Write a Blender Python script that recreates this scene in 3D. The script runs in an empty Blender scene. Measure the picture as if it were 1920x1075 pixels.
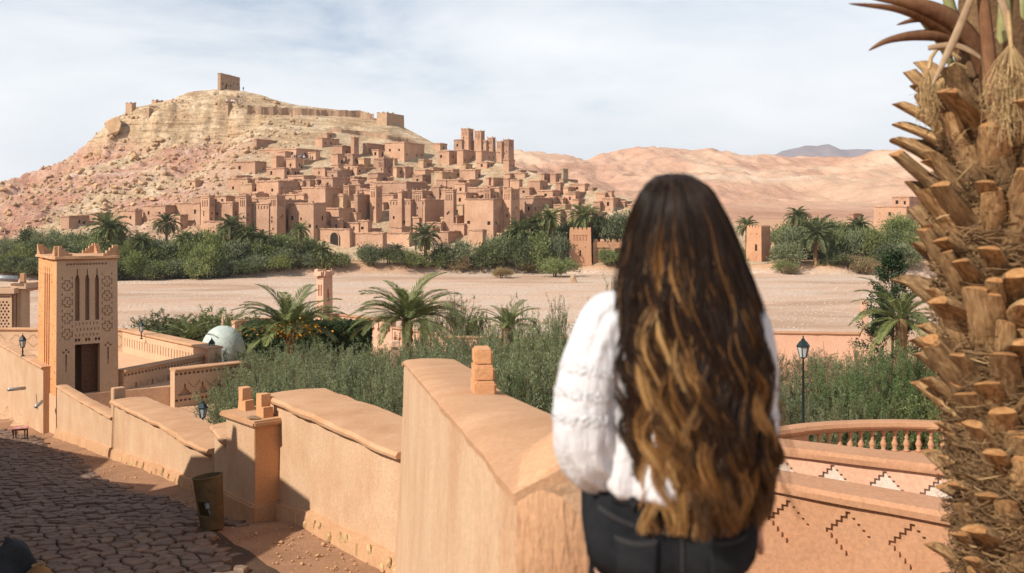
import bpy, bmesh, math, random
import numpy as np
from mathutils import Vector, Matrix

# ------------------------------------------------------------------ camera, sky, sun, exposure
R = math.radians
sc = bpy.context.scene
COL = sc.collection
F = 1867.0          # focal length in pixels of the 1920 px wide photograph
CZ = 16.0           # camera height above the river bed
HOR = 400.0         # horizon row
cam = bpy.data.cameras.new('camera'); camo = bpy.data.objects.new('camera', cam); COL.objects.link(camo)
camo.location = (0, 0, CZ); camo.rotation_euler = (R(90), 0, 0)
cam.lens = 35.0; cam.sensor_width = 36.0; cam.shift_y = -(537.5 - HOR) / 1920.0
cam.clip_start = 0.1; cam.clip_end = 30000
cam.dof.use_dof = True; cam.dof.focus_distance = 60.0; cam.dof.aperture_fstop = 3.2
sc.camera = camo
SUN_H = Vector((-0.80, -0.60)).normalized(); SUN_E = R(39)
SUN = Vector((SUN_H.x * math.cos(SUN_E), SUN_H.y * math.cos(SUN_E), math.sin(SUN_E)))   # towards the sun
sl = bpy.data.lights.new('sun', 'SUN'); sl.energy = 5.0; sl.angle = R(0.53); sl.color = (1.0, 0.93, 0.82)
so = bpy.data.objects.new('sun', sl); COL.objects.link(so)
so.rotation_euler = SUN.to_track_quat('Z', 'Y').to_euler(); so.location = (-40, -30, 60)
sc.view_settings.view_transform = 'Standard'; sc.view_settings.look = 'None'
sc.view_settings.exposure = 0.33; sc.view_settings.gamma = 1.0
try:
    sc.cycles.use_denoising = True
    sc.cycles.max_bounces = 6; sc.cycles.transparent_max_bounces = 8
    sc.cycles.volume_bounces = 0
except Exception: pass

world = bpy.data.worlds.new('World'); sc.world = world; world.use_nodes = True
nt = world.node_tree; nt.nodes.clear()
wo = nt.nodes.new('ShaderNodeOutputWorld'); bg = nt.nodes.new('ShaderNodeBackground')
sky = nt.nodes.new('ShaderNodeTexSky'); sky.sky_type = 'NISHITA'; sky.sun_disc = False
sky.sun_elevation = SUN_E; sky.sun_rotation = math.atan2(SUN.x, SUN.y)
sky.air_density = 1.0; sky.dust_density = 1.2; sky.ozone_density = 1.0; sky.altitude = 1300
tc = nt.nodes.new('ShaderNodeTexCoord')
mp = nt.nodes.new('ShaderNodeMapping'); mp.inputs['Scale'].default_value = (1.0, 1.0, 3.6)
mp.inputs['Location'].default_value = (0.35, 0.1, 0.22)
nz = nt.nodes.new('ShaderNodeTexNoise'); nz.inputs['Scale'].default_value = 2.6; nz.inputs['Detail'].default_value = 9
nz.inputs['Roughness'].default_value = 0.58; nz.inputs['Distortion'].default_value = 0.35
cr = nt.nodes.new('ShaderNodeValToRGB'); cr.color_ramp.elements[0].position = 0.30; cr.color_ramp.elements[1].position = 0.62
cr.color_ramp.elements[0].color = (0.12, 0.12, 0.12, 1); cr.color_ramp.elements[1].color = (1.0, 1.0, 1.0, 1)
skm = nt.nodes.new('ShaderNodeMix'); skm.data_type = 'RGBA'; skm.blend_type = 'MULTIPLY'
skm.inputs[0].default_value = 1.0; skm.inputs[7].default_value = (0.095, 0.095, 0.095, 1)
mx = nt.nodes.new('ShaderNodeMix'); mx.data_type = 'RGBA'
nz2 = nt.nodes.new('ShaderNodeTexNoise'); nz2.inputs['Scale'].default_value = 5.5; nz2.inputs['Detail'].default_value = 7
crc = nt.nodes.new('ShaderNodeValToRGB')
crc.color_ramp.elements[0].position = 0.32; crc.color_ramp.elements[1].position = 0.66
crc.color_ramp.elements[0].color = (0.78, 0.805, 0.83, 1); crc.color_ramp.elements[1].color = (0.90, 0.905, 0.91, 1)
L = nt.links.new
L(tc.outputs['Generated'], mp.inputs['Vector']); L(mp.outputs['Vector'], nz.inputs['Vector']); L(nz.outputs['Fac'], cr.inputs['Fac'])
L(mp.outputs['Vector'], nz2.inputs['Vector']); L(nz2.outputs['Fac'], crc.inputs['Fac'])
L(sky.outputs['Color'], skm.inputs[6]); L(skm.outputs[2], mx.inputs[6]); L(crc.outputs['Color'], mx.inputs[7]); pass
# a thin flat cloud layer: its opacity grows with the slanted path towards the horizon
spw = nt.nodes.new('ShaderNodeSeparateXYZ'); L(tc.outputs['Generated'], spw.inputs[0])
def wm(op, a, b):
    n_ = nt.nodes.new('ShaderNodeMath'); n_.operation = op
    for k_, x_ in ((0, a), (1, b)):
        if x_ is None: continue
        if isinstance(x_, (int, float)): n_.inputs[k_].default_value = x_
        else: L(x_, n_.inputs[k_])
    return n_.outputs[0]
el_ = wm('MAXIMUM', spw.outputs['Z'], 0.045); tau = wm('MULTIPLY', cr.outputs['Color'], 0.42); od = wm('DIVIDE', tau, el_)
fac = wm('SUBTRACT', 1.0, wm('EXPONENT', wm('MULTIPLY', od, -1.0), None)); L(fac, mx.inputs[0])
L(mx.outputs[2], bg.inputs['Color']); bg.inputs['Strength'].default_value = 1.0; L(bg.outputs['Background'], wo.inputs['Surface'])

# ------------------------------------------------------------------ helpers
rng = random.Random(7); nrg = np.random.default_rng(7)

def P(px, py, d):
    return Vector(((px - 960.0) / F * d, d, CZ + (HOR - py) / F * d))

def tag(o, label=None, cat=None, group=None, kind=None):
    if label: o['label'] = label
    if cat: o['category'] = cat
    if group: o['group'] = group
    if kind: o['kind'] = kind
    return o

def empty(name, loc=(0, 0, 0), rz=0.0, parent=None):
    o = bpy.data.objects.new(name, None); COL.objects.link(o); o.location = loc; o.rotation_euler = (0, 0, rz)
    o.empty_display_size = 0.1
    if parent: o.parent = parent
    return o

def link(name, me, parent=None, mats=()):
    o = bpy.data.objects.new(name, me); COL.objects.link(o)
    for m in mats: me.materials.append(m)
    if parent: o.parent = parent
    return o

class MB:
    def __init__(s): s.v = []; s.f = []; s.m = []
    def add(s, vs, fs, mi=0):
        b = len(s.v); s.v.extend([tuple(p) for p in vs])
        for f in fs: s.f.append(tuple(b + i for i in f)); s.m.append(mi)
    def quad(s, a, b, c, d, mi=0): s.add((a, b, c, d), ((0, 1, 2, 3),), mi)
    def box(s, c, size, rz=0.0, taper=0.0, mi=0, jit=0.0):
        cx, cy, cz = c; sx, sy, sz = size[0] / 2, size[1] / 2, size[2] / 2
        ca, sa = math.cos(rz), math.sin(rz); vs = []
        for z in (-1, 1):
            k = 1 - taper * (z > 0)
            for x, y in ((-1, -1), (1, -1), (1, 1), (-1, 1)):
                X = x * sx * k + rng.uniform(-jit, jit); Y = y * sy * k + rng.uniform(-jit, jit); Z = z * sz + rng.uniform(-jit, jit)
                vs.append((cx + X * ca - Y * sa, cy + X * sa + Y * ca, cz + Z))
        s.add(vs, ((3, 2, 1, 0), (4, 5, 6, 7), (0, 1, 5, 4), (1, 2, 6, 5), (2, 3, 7, 6), (3, 0, 4, 7)), mi)
    def loft(s, rings, close=True, cap=True, mi=0):
        n = len(rings[0]); b = len(s.v)
        for r in rings: s.v.extend([tuple(p) for p in r])
        for i in range(len(rings) - 1):
            for j in range(n if close else n - 1):
                k = (j + 1) % n
                s.f.append((b + i * n + j, b + i * n + k, b + (i + 1) * n + k, b + (i + 1) * n + j)); s.m.append(mi)
        if cap and close:
            s.f.append(tuple(b + j for j in reversed(range(n)))); s.m.append(mi)
            e = b + (len(rings) - 1) * n; s.f.append(tuple(e + j for j in range(n))); s.m.append(mi)
    def tube(s, pts, rad, n=8, cap=True, mi=0):
        pts = [Vector(p) for p in pts]; rings = []
        up = Vector((0, 0, 1))
        for i, p in enumerate(pts):
            t = (pts[min(i + 1, len(pts) - 1)] - pts[max(i - 1, 0)]).normalized()
            a = t.cross(up)
            if a.length < 1e-3: a = t.cross(Vector((1, 0, 0)))
            a.normalize(); b2 = t.cross(a).normalized(); r = rad[i] if hasattr(rad, '__len__') else rad
            rings.append([p + a * (math.cos(q) * r) - b2 * (math.sin(q) * r) for q in (2 * math.pi * j / n for j in range(n))])
        s.loft(rings, True, cap, mi)
    def lathe(s, c, prof, n=16, mi=0, cap=True):
        s.loft([[(c[0] + r * math.cos(2 * math.pi * j / n), c[1] + r * math.sin(2 * math.pi * j / n), c[2] + z) for j in range(n)] for r, z in prof], True, cap, mi)
    def panel(s, o, u, v, n, W, H, rects=(), fmap=None, mi=0):
        """rectangle W x H at o spanned by u,v with normal n; rects (u0,v0,u1,v1,depth) are pressed in, depth None = hole"""
        o = Vector(o); u = Vector(u); v = Vector(v); n = Vector(n)
        us = sorted({0.0, W} | {min(max(x, 0), W) for r in rects for x in (r[0], r[2])})
        vs = sorted({0.0, H} | {min(max(x, 0), H) for r in rects for x in (r[1], r[3])})
        us = [x for i, x in enumerate(us) if i == 0 or x - us[i - 1] > 1e-5]; vs = [x for i, x in enumerate(vs) if i == 0 or x - vs[i - 1] > 1e-5]
        nu, nv = len(us) - 1, len(vs) - 1
        D = [[0.0] * nu for _ in range(nv)]
        for r in rects:
            for j in range(nv):
                cv = (vs[j] + vs[j + 1]) / 2
                if r[1] < cv < r[3]:
                    for i in range(nu):
                        cu = (us[i] + us[i + 1]) / 2
                        if r[0] < cu < r[2]: D[j][i] = r[4]
        g = fmap or (lambda a, b, dd: o + u * a + v * b - n * dd)
        for j in range(nv):
            i = 0
            while i < nu:
                k = i
                while k + 1 < nu and D[j][k + 1] == D[j][i]: k += 1
                dd = D[j][i]
                if dd is not None:
                    s.quad(g(us[i], vs[j], dd), g(us[k + 1], vs[j], dd), g(us[k + 1], vs[j + 1], dd), g(us[i], vs[j + 1], dd), mi)
                i = k + 1
        val = lambda x: 0.25 if x is None else x
        for j in range(nv):
            for i in range(1, nu):
                a, b = val(D[j][i - 1]), val(D[j][i])
                if a != b: s.quad(g(us[i], vs[j], a), g(us[i], vs[j], b), g(us[i], vs[j + 1], b), g(us[i], vs[j + 1], a), mi)
        for j in range(1, nv):
            for i in range(nu):
                a, b = val(D[j - 1][i]), val(D[j][i])
                if a != b: s.quad(g(us[i], vs[j], a), g(us[i], vs[j], b), g(us[i + 1], vs[j], b), g(us[i + 1], vs[j], a), mi)
    def build(s, name, mat, parent=None, smooth=False, angle=None):
        me = bpy.data.meshes.new(name); me.from_pydata(s.v, [], s.f)
        mats = mat if isinstance(mat, (list, tuple)) else [mat]
        for m in mats: me.materials.append(m)
        if len(mats) > 1: me.polygons.foreach_set('material_index', s.m)
        if smooth: me.polygons.foreach_set('use_smooth', [True] * len(me.polygons))
        if angle is not None:
            me.polygons.foreach_set('use_smooth', [True] * len(me.polygons))
            try: me.set_sharp_from_angle(angle=R(angle))
            except Exception: pass
        me.update()
        o = bpy.data.objects.new(name, me); COL.objects.link(o)
        if parent: o.parent = parent
        return o

def np_mesh(name, V, Q, mats, smooth=False, cols=None, tris=False):
    me = bpy.data.meshes.new(name); k = 3 if tris else 4
    V = np.asarray(V, dtype=np.float32); Q = np.asarray(Q, dtype=np.int32).reshape(-1, k)
    me.vertices.add(len(V)); me.vertices.foreach_set('co', V.ravel())
    me.loops.add(Q.size); me.loops.foreach_set('vertex_index', Q.ravel())
    me.polygons.add(len(Q)); me.polygons.foreach_set('loop_start', np.arange(0, Q.size, k, dtype=np.int32))
    me.polygons.foreach_set('loop_total', np.full(len(Q), k, dtype=np.int32))
    if smooth: me.polygons.foreach_set('use_smooth', np.ones(len(Q), dtype=bool))
    me.update(calc_edges=True); me.validate()
    if cols is not None:
        a = me.color_attributes.new('tint', 'FLOAT_COLOR', 'POINT')
        C4 = np.ones((len(V), 4), dtype=np.float32); C4[:, :3] = cols; a.data.foreach_set('color', C4.ravel())
    for m in mats: me.materials.append(m)
    return me

def copy_tree(o, parent=None):
    c = o.copy(); COL.objects.link(c); c.parent = parent
    if parent: c.matrix_parent_inverse = o.matrix_parent_inverse.copy()
    for ch in o.children: copy_tree(ch, c)
    return c

def hash2(a, b, seed):
    h = np.sin(a * 127.1 + b * 311.7 + seed * 74.7) * 43758.5453
    return h - np.floor(h)
def vnoise(x, y, seed=0):
    xi = np.floor(x); yi = np.floor(y); fx = x - xi; fy = y - yi
    fx = fx * fx * (3 - 2 * fx); fy = fy * fy * (3 - 2 * fy)
    a = hash2(xi, yi, seed); b = hash2(xi + 1, yi, seed); c = hash2(xi, yi + 1, seed); d = hash2(xi + 1, yi + 1, seed)
    return (a + (b - a) * fx) * (1 - fy) + (c + (d - c) * fx) * fy
def fbm(x, y, octv=4, seed=0, rough=0.5):
    x = np.asarray(x, dtype=np.float64); y = np.asarray(y, dtype=np.float64)
    t = np.zeros(np.broadcast(x, y).shape); a = 1.0; n = 0.0
    for k in range(octv):
        t = t + a * (vnoise(x * 2 ** k, y * 2 ** k, seed + k * 3.3) * 2 - 1); n += a; a *= rough
    return t / n
def sstep(a, b, x):
    t = np.clip((np.asarray(x, dtype=np.float64) - a) / (b - a), 0, 1); return t * t * (3 - 2 * t)

# ------------------------------------------------------------------ materials
def new_mat(name):
    m = bpy.data.materials.new(name); m.use_nodes = True; t = m.node_tree
    b = t.nodes['Principled BSDF']; b.inputs['Specular IOR Level'].default_value = 0.2
    return m, t, b
def ramp(t, cols, poss):
    r = t.nodes.new('ShaderNodeValToRGB'); e = r.color_ramp.elements
    while len(e) < len(cols): e.new(0.5)
    for k, (c, p) in enumerate(zip(cols, poss)): e[k].position = p; e[k].color = (*c, 1)
    return r
def noise(t, scale, detail=5, rough=0.55, vec=None, dist=0.0):
    n = t.nodes.new('ShaderNodeTexNoise'); n.inputs['Scale'].default_value = scale; n.inputs['Detail'].default_value = detail
    n.inputs['Roughness'].default_value = rough; n.inputs['Distortion'].default_value = dist
    if vec is not None: t.links.new(vec, n.inputs['Vector'])
    return n
def mapped(t, scale=(1, 1, 1), coord='Object'):
    c = t.nodes.new('ShaderNodeTexCoord'); mpn = t.nodes.new('ShaderNodeMapping'); mpn.inputs['Scale'].default_value = scale
    t.links.new(c.outputs[coord], mpn.inputs['Vector']); return mpn.outputs['Vector']
def mixc(t, fac, a, b, mode='MIX'):
    m = t.nodes.new('ShaderNodeMix'); m.data_type = 'RGBA'; m.blend_type = mode
    if isinstance(fac, (int, float)): m.inputs[0].default_value = fac
    else: t.links.new(fac, m.inputs[0])
    for i, x in ((6, a), (7, b)):
        if isinstance(x, tuple): m.inputs[i].default_value = (*x, 1)
        else: t.links.new(x, m.inputs[i])
    return m.outputs[2]
def bump(t, b, h, strength=0.4, dist=0.02):
    n = t.nodes.new('ShaderNodeBump'); n.inputs['Strength'].default_value = strength; n.inputs['Distance'].default_value = dist
    t.links.new(h, n.inputs['Height']); t.links.new(n.outputs['Normal'], b.inputs['Normal'])

def mud(name, c0, c1, scale=1.0, fine=18.0, bstr=0.5, bdist=0.02, streak=None, streak_amt=0.5, objvar=0.0, rough=0.92):
    m, t, b = new_mat(name); b.inputs['Roughness'].default_value = rough
    v = mapped(t)
    n1 = noise(t, scale, 6, 0.6, v); r1 = ramp(t, [c0, c1], [0.32, 0.68]); t.links.new(n1.outputs['Fac'], r1.inputs['Fac'])
    out = r1.outputs['Color']
    if streak:
        vs = mapped(t, (1, 1, 0.22)); n2 = noise(t, scale * 5.5, 8, 0.7, vs, 1.2)
        r2 = ramp(t, [(0, 0, 0), (1, 1, 1)], [0.40, 0.72]); t.links.new(n2.outputs['Fac'], r2.inputs['Fac'])
        ml = t.nodes.new('ShaderNodeMath'); ml.operation = 'MULTIPLY'; ml.inputs[1].default_value = streak_amt
        t.links.new(r2.outputs['Color'], ml.inputs[0]); out = mixc(t, ml.outputs[0], out, streak)
    n3 = noise(t, fine, 6, 0.7, v)
    g = ramp(t, [(0.78, 0.78, 0.78), (1.12, 1.12, 1.12)], [0.3, 0.72]); t.links.new(n3.outputs['Fac'], g.inputs['Fac'])
    out = mixc(t, 1.0, out, g.outputs['Color'], 'MULTIPLY')
    if objvar:
        oi = t.nodes.new('ShaderNodeObjectInfo'); g2 = ramp(t, [(1 - objvar, 1 - objvar, 1 - objvar * 0.8), (1 + objvar, 1 + objvar * 0.9, 1 + objvar * 0.75)], [0, 1])
        t.links.new(oi.outputs['Random'], g2.inputs['Fac']); out = mixc(t, 1.0, out, g2.outputs['Color'], 'MULTIPLY')
    t.links.new(out, b.inputs['Base Color'])
    n4 = noise(t, fine * 1.7, 8, 0.65, v); bump(t, b, n4.outputs['Fac'], bstr, bdist)
    return m

def foliage(name, c0, c1, trans=0.35, scale=0.8, objvar=0.25):
    m = bpy.data.materials.new(name); m.use_nodes = True; t = m.node_tree; t.nodes.clear()
    o = t.nodes.new('ShaderNodeOutputMaterial'); d = t.nodes.new('ShaderNodeBsdfPrincipled'); tr = t.nodes.new('ShaderNodeBsdfTranslucent')
    d.inputs['Roughness'].default_value = 0.55; d.inputs['Specular IOR Level'].default_value = 0.25
    v = mapped(t); n1 = noise(t, scale, 4, 0.6, v); r1 = ramp(t, [c0, c1], [0.3, 0.7]); t.links.new(n1.outputs['Fac'], r1.inputs['Fac'])
    oi = t.nodes.new('ShaderNodeObjectInfo'); g2 = ramp(t, [(1 - objvar,) * 3, (1 + objvar, 1 + objvar * 0.9, 1 + objvar * 0.3)], [0, 1])
    t.links.new(oi.outputs['Random'], g2.inputs['Fac']); c = mixc(t, 1.0, r1.outputs['Color'], g2.outputs['Color'], 'MULTIPLY')
    t.links.new(c, d.inputs['Base Color']); t.links.new(c, tr.inputs['Color'])
    mxs = t.nodes.new('ShaderNodeMixShader'); mxs.inputs[0].default_value = trans
    t.links.new(d.outputs[0], mxs.inputs[1]); t.links.new(tr.outputs[0], mxs.inputs[2]); t.links.new(mxs.outputs[0], o.inputs['Surface'])
    return m

def plain(name, c, rough=0.7, metal=0.0, var=0.15, scale=6.0, bstr=0.0):
    m, t, b = new_mat(name); b.inputs['Roughness'].default_value = rough; b.inputs['Metallic'].default_value = metal
    v = mapped(t); n = noise(t, scale, 4, 0.6, v)
    r = ramp(t, [tuple(x * (1 - var) for x in c), tuple(min(1, x * (1 + var)) for x in c)], [0.3, 0.7]); t.links.new(n.outputs['Fac'], r.inputs['Fac'])
    t.links.new(r.outputs['Color'], b.inputs['Base Color'])
    if bstr: bump(t, b, n.outputs['Fac'], bstr, 0.01)
    return m

M = {}
M['village'] = mud('village_mud', (0.375, 0.21, 0.13), (0.50, 0.305, 0.20), 0.22, 2.2, 0.6, 0.12, (0.56, 0.37, 0.25), 0.35, 0.17)
M['village_pale'] = mud('village_pale_mud', (0.40, 0.25, 0.145), (0.52, 0.345, 0.215), 0.25, 2.2, 0.6, 0.12, None, 0, 0.08)
M['village_grey'] = mud('village_grey_mud', (0.33, 0.24, 0.16), (0.40, 0.30, 0.21), 0.25, 2.2, 0.6, 0.12, None, 0, 0.05)
M['stone_wall'] = mud('hill_stone_wall', (0.36, 0.225, 0.14), (0.50, 0.34, 0.22), 0.9, 3.0, 1.0, 0.25, None, 0, 0.08)
M['roof'] = mud('mud_roof', (0.36, 0.22, 0.13), (0.46, 0.30, 0.19), 0.3, 2.0, 0.5, 0.1)
M['plaster'] = mud('plaster_weathered', (0.47, 0.275, 0.155), (0.56, 0.375, 0.235), 0.9, 22, 0.6, 0.014, (0.60, 0.45, 0.32), 0.28)
M['plaster_orange'] = mud('plaster_orange', (0.54, 0.27, 0.125), (0.62, 0.335, 0.17), 0.8, 26, 0.5, 0.012)
M['coping'] = mud('mud_coping', (0.43, 0.23, 0.12), (0.54, 0.315, 0.18), 1.2, 30, 0.6, 0.012)
M['tower'] = mud('tower_render', (0.50, 0.32, 0.20), (0.57, 0.385, 0.25), 0.7, 14, 0.35, 0.012, (0.55, 0.33, 0.19), 0.4)
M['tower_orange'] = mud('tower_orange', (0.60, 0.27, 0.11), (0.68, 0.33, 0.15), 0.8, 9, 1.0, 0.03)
M['pink'] = mud('pink_render', (0.60, 0.35, 0.235), (0.66, 0.41, 0.285), 0.5, 16, 0.25, 0.008, (0.55, 0.31, 0.19), 0.35)
M['terracotta'] = mud('terracotta_render', (0.42, 0.215, 0.118), (0.47, 0.255, 0.145), 0.9, 16, 0.35, 0.008, (0.39, 0.20, 0.11), 0.3)
M['terrace'] = mud('terrace_floor', (0.58, 0.34, 0.20), (0.64, 0.40, 0.25), 0.6, 9, 0.3, 0.01)
M['dark'] = plain('dark_interior_and_door', (0.030, 0.020, 0.014), 0.8)  # near-black colour stands in for unlit window and gateway interiors; also doors
M['door'] = plain('door_wood', (0.10, 0.05, 0.028), 0.6, 0, 0.3, 9)
M['iron'] = plain('painted_iron', (0.022, 0.034, 0.036), 0.45, 0.3)
M['glass'] = plain('lantern_glass', (0.42, 0.44, 0.42), 0.15)
M['pipe'] = plain('metal_pipe', (0.36, 0.36, 0.35), 0.45, 0.6)
M['trunk'] = mud('palm_bark', (0.16, 0.09, 0.045), (0.30, 0.18, 0.09), 4, 30, 1.0, 0.03)
M['bark'] = plain('bush_bark', (0.13, 0.085, 0.05), 0.9)
M['frond'] = foliage('palm_frond', (0.12, 0.145, 0.05), (0.21, 0.235, 0.095), 0.3, 1.5)
M['frond_far'] = foliage('far_palm_frond', (0.10, 0.125, 0.05), (0.19, 0.205, 0.095), 0.3, 0.6)
M['frond_dry'] = foliage('dry_palm_frond', (0.30, 0.20, 0.085), (0.42, 0.29, 0.14), 0.3, 1.5)
M['olive'] = foliage('olive_leaf', (0.14, 0.165, 0.082), (0.30, 0.325, 0.19), 0.38, 1.6, 0.22)
M['bush'] = foliage('bush_leaf', (0.105, 0.13, 0.055), (0.21, 0.235, 0.11), 0.3, 0.6, 0.5)
M['bush_grey'] = foliage('tamarisk_leaf', (0.14, 0.16, 0.085), (0.23, 0.245, 0.14), 0.3, 0.35, 0.2)
M['bush_dry'] = foliage('dry_scrub', (0.20, 0.145, 0.075), (0.33, 0.25, 0.135), 0.3, 0.6, 0.2)
M['hedge'] = foliage('hedge_leaf', (0.028, 0.048, 0.015), (0.05, 0.08, 0.028), 0.25, 1.2, 0.1)
M['conifer'] = foliage('conifer_leaf', (0.025, 0.048, 0.018), (0.055, 0.085, 0.032), 0.2, 1.5, 0.1)
M['flower'] = plain('orange_flower', (0.65, 0.30, 0.03), 0.6)
M['grass'] = foliage('reed_grass', (0.16, 0.19, 0.06), (0.30, 0.30, 0.12), 0.4, 0.8, 0.2)
M['bush_light'] = foliage('light_leaf', (0.15, 0.18, 0.06), (0.25, 0.27, 0.10), 0.35, 0.6, 0.25)
# ------------------------------------------------------------------ terrain: one height function, sampled by several sheets
STY = [-30, 0, 5, 12, 15.8, 16.5, 19.5, 21, 25.3, 27, 33.5, 43, 60, 90]
STZ = [-3.2, -3.9, -4.4, -5.35, -5.85, -5.9, -6.2, -6.5, -7.18, -7.42, -8.34, -9.68, -11.4, -14]
WLY = [-30, 3.56, 15.8, 21.5, 27, 33.5, 43, 47.4, 60]
WLX = [0.6, 0.05, -1.72, -5.24, -9.47, -13.4, -19.7, -23.4, -33]
def street_z(y): return np.interp(y, STY, STZ)
def wall_x(y): return np.interp(y, WLY, WLX)
SIL = [(-300, 372, 375), (-100, 358, 385), (0, 347, 390), (60, 328, 392), (100, 310, 395), (150, 290, 398), (195, 262, 400), (225, 222, 400), (240, 206, 400), (300, 191, 400),
       (330, 184, 400), (350, 173, 400), (410, 167, 400), (455, 170, 400), (490, 179, 400), (520, 189, 400), (555, 197, 400), (640, 207, 400), (705, 222, 400),
       (740, 226, 400), (760, 240, 398), (805, 264, 392), (860, 290, 372), (920, 302, 352), (965, 312, 345), (1010, 326, 336), (1060, 338, 326), (1120, 352, 318),
       (1180, 372, 310), (1240, 398, 305), (1330, 425, 302)]
SX = np.array([(a - 960) / F * c for a, b, c in SIL]); SZ_ = np.array([(HOR - b) / F * c for a, b, c in SIL]); SY = np.array([c for a, b, c in SIL])
FOOT = 271.0; ZF = -10.8
FARROWS = [(300, [(-3000, 425), (960, 425), (5000, 425)]),
           (450, [(-3000, 408), (960, 408), (1400, 412), (5000, 410)]),
           (700, [(-3000, 399), (700, 395), (960, 372), (1200, 376), (1350, 384), (1500, 380), (1620, 372), (1700, 345), (1760, 330), (1900, 330), (5000, 350)]),
           (1000, [(-3000, 399), (600, 390), (880, 325), (960, 318), (1100, 333), (1250, 331), (1340, 322), (1400, 326), (1550, 334), (1640, 322), (1700, 292), (1735, 276), (1800, 268), (2000, 275), (5000, 320)]),
           (1400, [(-3000, 399), (500, 385), (800, 300), (900, 278), (960, 277), (1060, 285), (1095, 294), (1120, 284), (1220, 269), (1320, 275), (1400, 287), (1440, 291), (1560, 300), (1700, 306), (2200, 306), (5000, 310)]),
           (1900, [(-3000, 385), (5000, 385)]), (3000, [(-3000, 398), (5000, 398)])]
FD = np.array([r[0] for r in FARROWS], dtype=float)
def far_rel(x, y):
    x = np.asarray(x, float); y = np.asarray(y, float); rows = []
    for D, pts in FARROWS:
        xs = [(a - 960) / F * D for a, b in pts]; zs = [(HOR - b) / F * D for a, b in pts]
        rows.append(np.interp(x, xs, zs))
    rows = np.array(rows); k = np.clip(np.searchsorted(FD, y) - 1, 0, len(FD) - 2)
    t = np.clip((y - FD[k]) / (FD[k + 1] - FD[k]), 0, 1); t = t * t * (3 - 2 * t) * 0.6 + t * 0.4
    idx = np.indices(x.shape) if x.ndim else ()
    a = rows[(k, *idx)]; b = rows[(k + 1, *idx)]
    z = a + (b - a) * t
    far = sstep(480, 900, y)
    return z + far * (fbm(x / 160, y / 160, 4, 3) * 9 + np.abs(fbm(x / 48, y / 130, 4, 9)) * -15 - np.abs(fbm(x / 17, y / 40, 3, 19)) * 4) + fbm(x / 14, y / 14, 3, 5) * 0.5 * sstep(300, 420, y)
def bank_y(x):
    return np.interp(x, [-170, -110, -70, -40, -20, 0, 60, 150, 400], [226, 232, 246, 256, 262, 263, 261, 257, 250]) + fbm(x / 16, x * 0 + 3.3, 3, 2) * 4
def rel_z(x, y, fine=True):
    x, y = np.broadcast_arrays(np.asarray(x, float), np.asarray(y, float))
    garden = np.interp(y, [-50, 0, 10, 30, 60, 80, 98, 108], [-6.3, -6.3, -6.9, -8.5, -9.3, -10.0, -15.2, -16.0])
    garden = garden + fbm(x / 5, y / 5, 3, 8) * 0.15
    left = (x < wall_x(y) + 0.45) & (y < 62)
    z = np.where(left, np.minimum(street_z(y) - 0.5, garden), garden)
    river = -16 + fbm(x / 22, y / 9, 4, 1) * 0.28 + fbm(x / 3, y / 3, 2, 4) * 0.05
    z = np.where(y > 108, river, z)
    yb = bank_y(x)
    bank = -16 + 2.6 * sstep(0, 7, y - yb) + 2.6 * np.clip((y - yb - 6) / 30, 0, 1) + fbm(x / 7, y / 7, 3, 6) * 0.35
    z = np.where(y > yb, bank, z)
    far = far_rel(np.where(y > 300, x, 0 * x), np.maximum(y, 300.0))
    z = np.where(y > 300, np.maximum(far, -10.8 + 0 * y) * sstep(300, 330, y) + z * (1 - sstep(300, 330, y)), z)
    # the ksar hill
    yc = np.interp(x, SX, SY); zc = np.interp(x, SX, SZ_)
    s = np.clip((y - FOOT) / (yc - FOOT), 0, 1)
    k = 0.26 * sstep(-90, -112, x)
    strata = k * sstep(0.80, 0.87, s + fbm(x / 9, y / 30, 3, 12) * 0.035)
    g = (s ** 0.93) * (1 - k) + strata
    h = ZF + (zc - ZF) * g
    rough = (0.5 + 1.5 * sstep(-85, -120, x)) * sstep(0, 0.12, s) * (1 - 0.75 * sstep(0.93, 1.0, s))
    h = h + rough * fbm(x / 11, y / 11, 5, 21, 0.6) * 1.5
    if fine:
        led = fbm(x / 26, y / 26, 3, 33)
        h = h + rough * 0.5 * (np.abs(fbm(x / 3.2, y / 3.2, 3, 41)) * 1.4 - 0.4)
        # stepped strata ledges on the upper slope
        st = 3.1; q = (h + led * 3) / st; fr = q - np.floor(q)
        h = h + (sstep(0.55, 0.95, fr) - fr) * st * 0.42 * sstep(0.45, 0.75, s) * (1 - sstep(0.985, 1.0, s)) * sstep(-20, -70, x)
    h = np.where(y > yc, zc - 0.42 * (y - yc) + rough * fbm(x / 11, y / 11, 4, 21) * 0.6, h)
    inside = (y > FOOT) & (x < SX[-1])
    return np.where(inside, np.maximum(z, h), z)
def zz(x, y): return CZ + float(rel_z(np.array([float(x)]), np.array([float(y)]))[0])

def ray_hit(px, py, d0=205.0, d1=470.0, n=1400):
    d = np.linspace(d0, d1, n); x = (px - 960) / F * d; zr = (HOR - py) / F * d
    hit = np.nonzero(zr <= rel_z(x, d))[0]
    k = hit[0] if len(hit) else n - 1
    return float(d[k])

def grid_sheet(name, xs, ys, mat, low=None, fine=True, smooth=True):
    X, Y = np.meshgrid(xs, ys); Z = rel_z(X, Y, fine)
    if low is not None: Z = Z - low(X, Y)
    V = np.stack([X.ravel(), Y.ravel(), Z.ravel() + CZ], 1); nx = len(xs); ny = len(ys)
    i = np.arange(nx - 1)[None, :] + (np.arange(ny - 1) * nx)[:, None]
    Q = np.stack([i, i + 1, i + 1 + nx, i + nx], -1).reshape(-1, 4)
    return link(name, np_mesh(name, V, Q, [mat], smooth))

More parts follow.
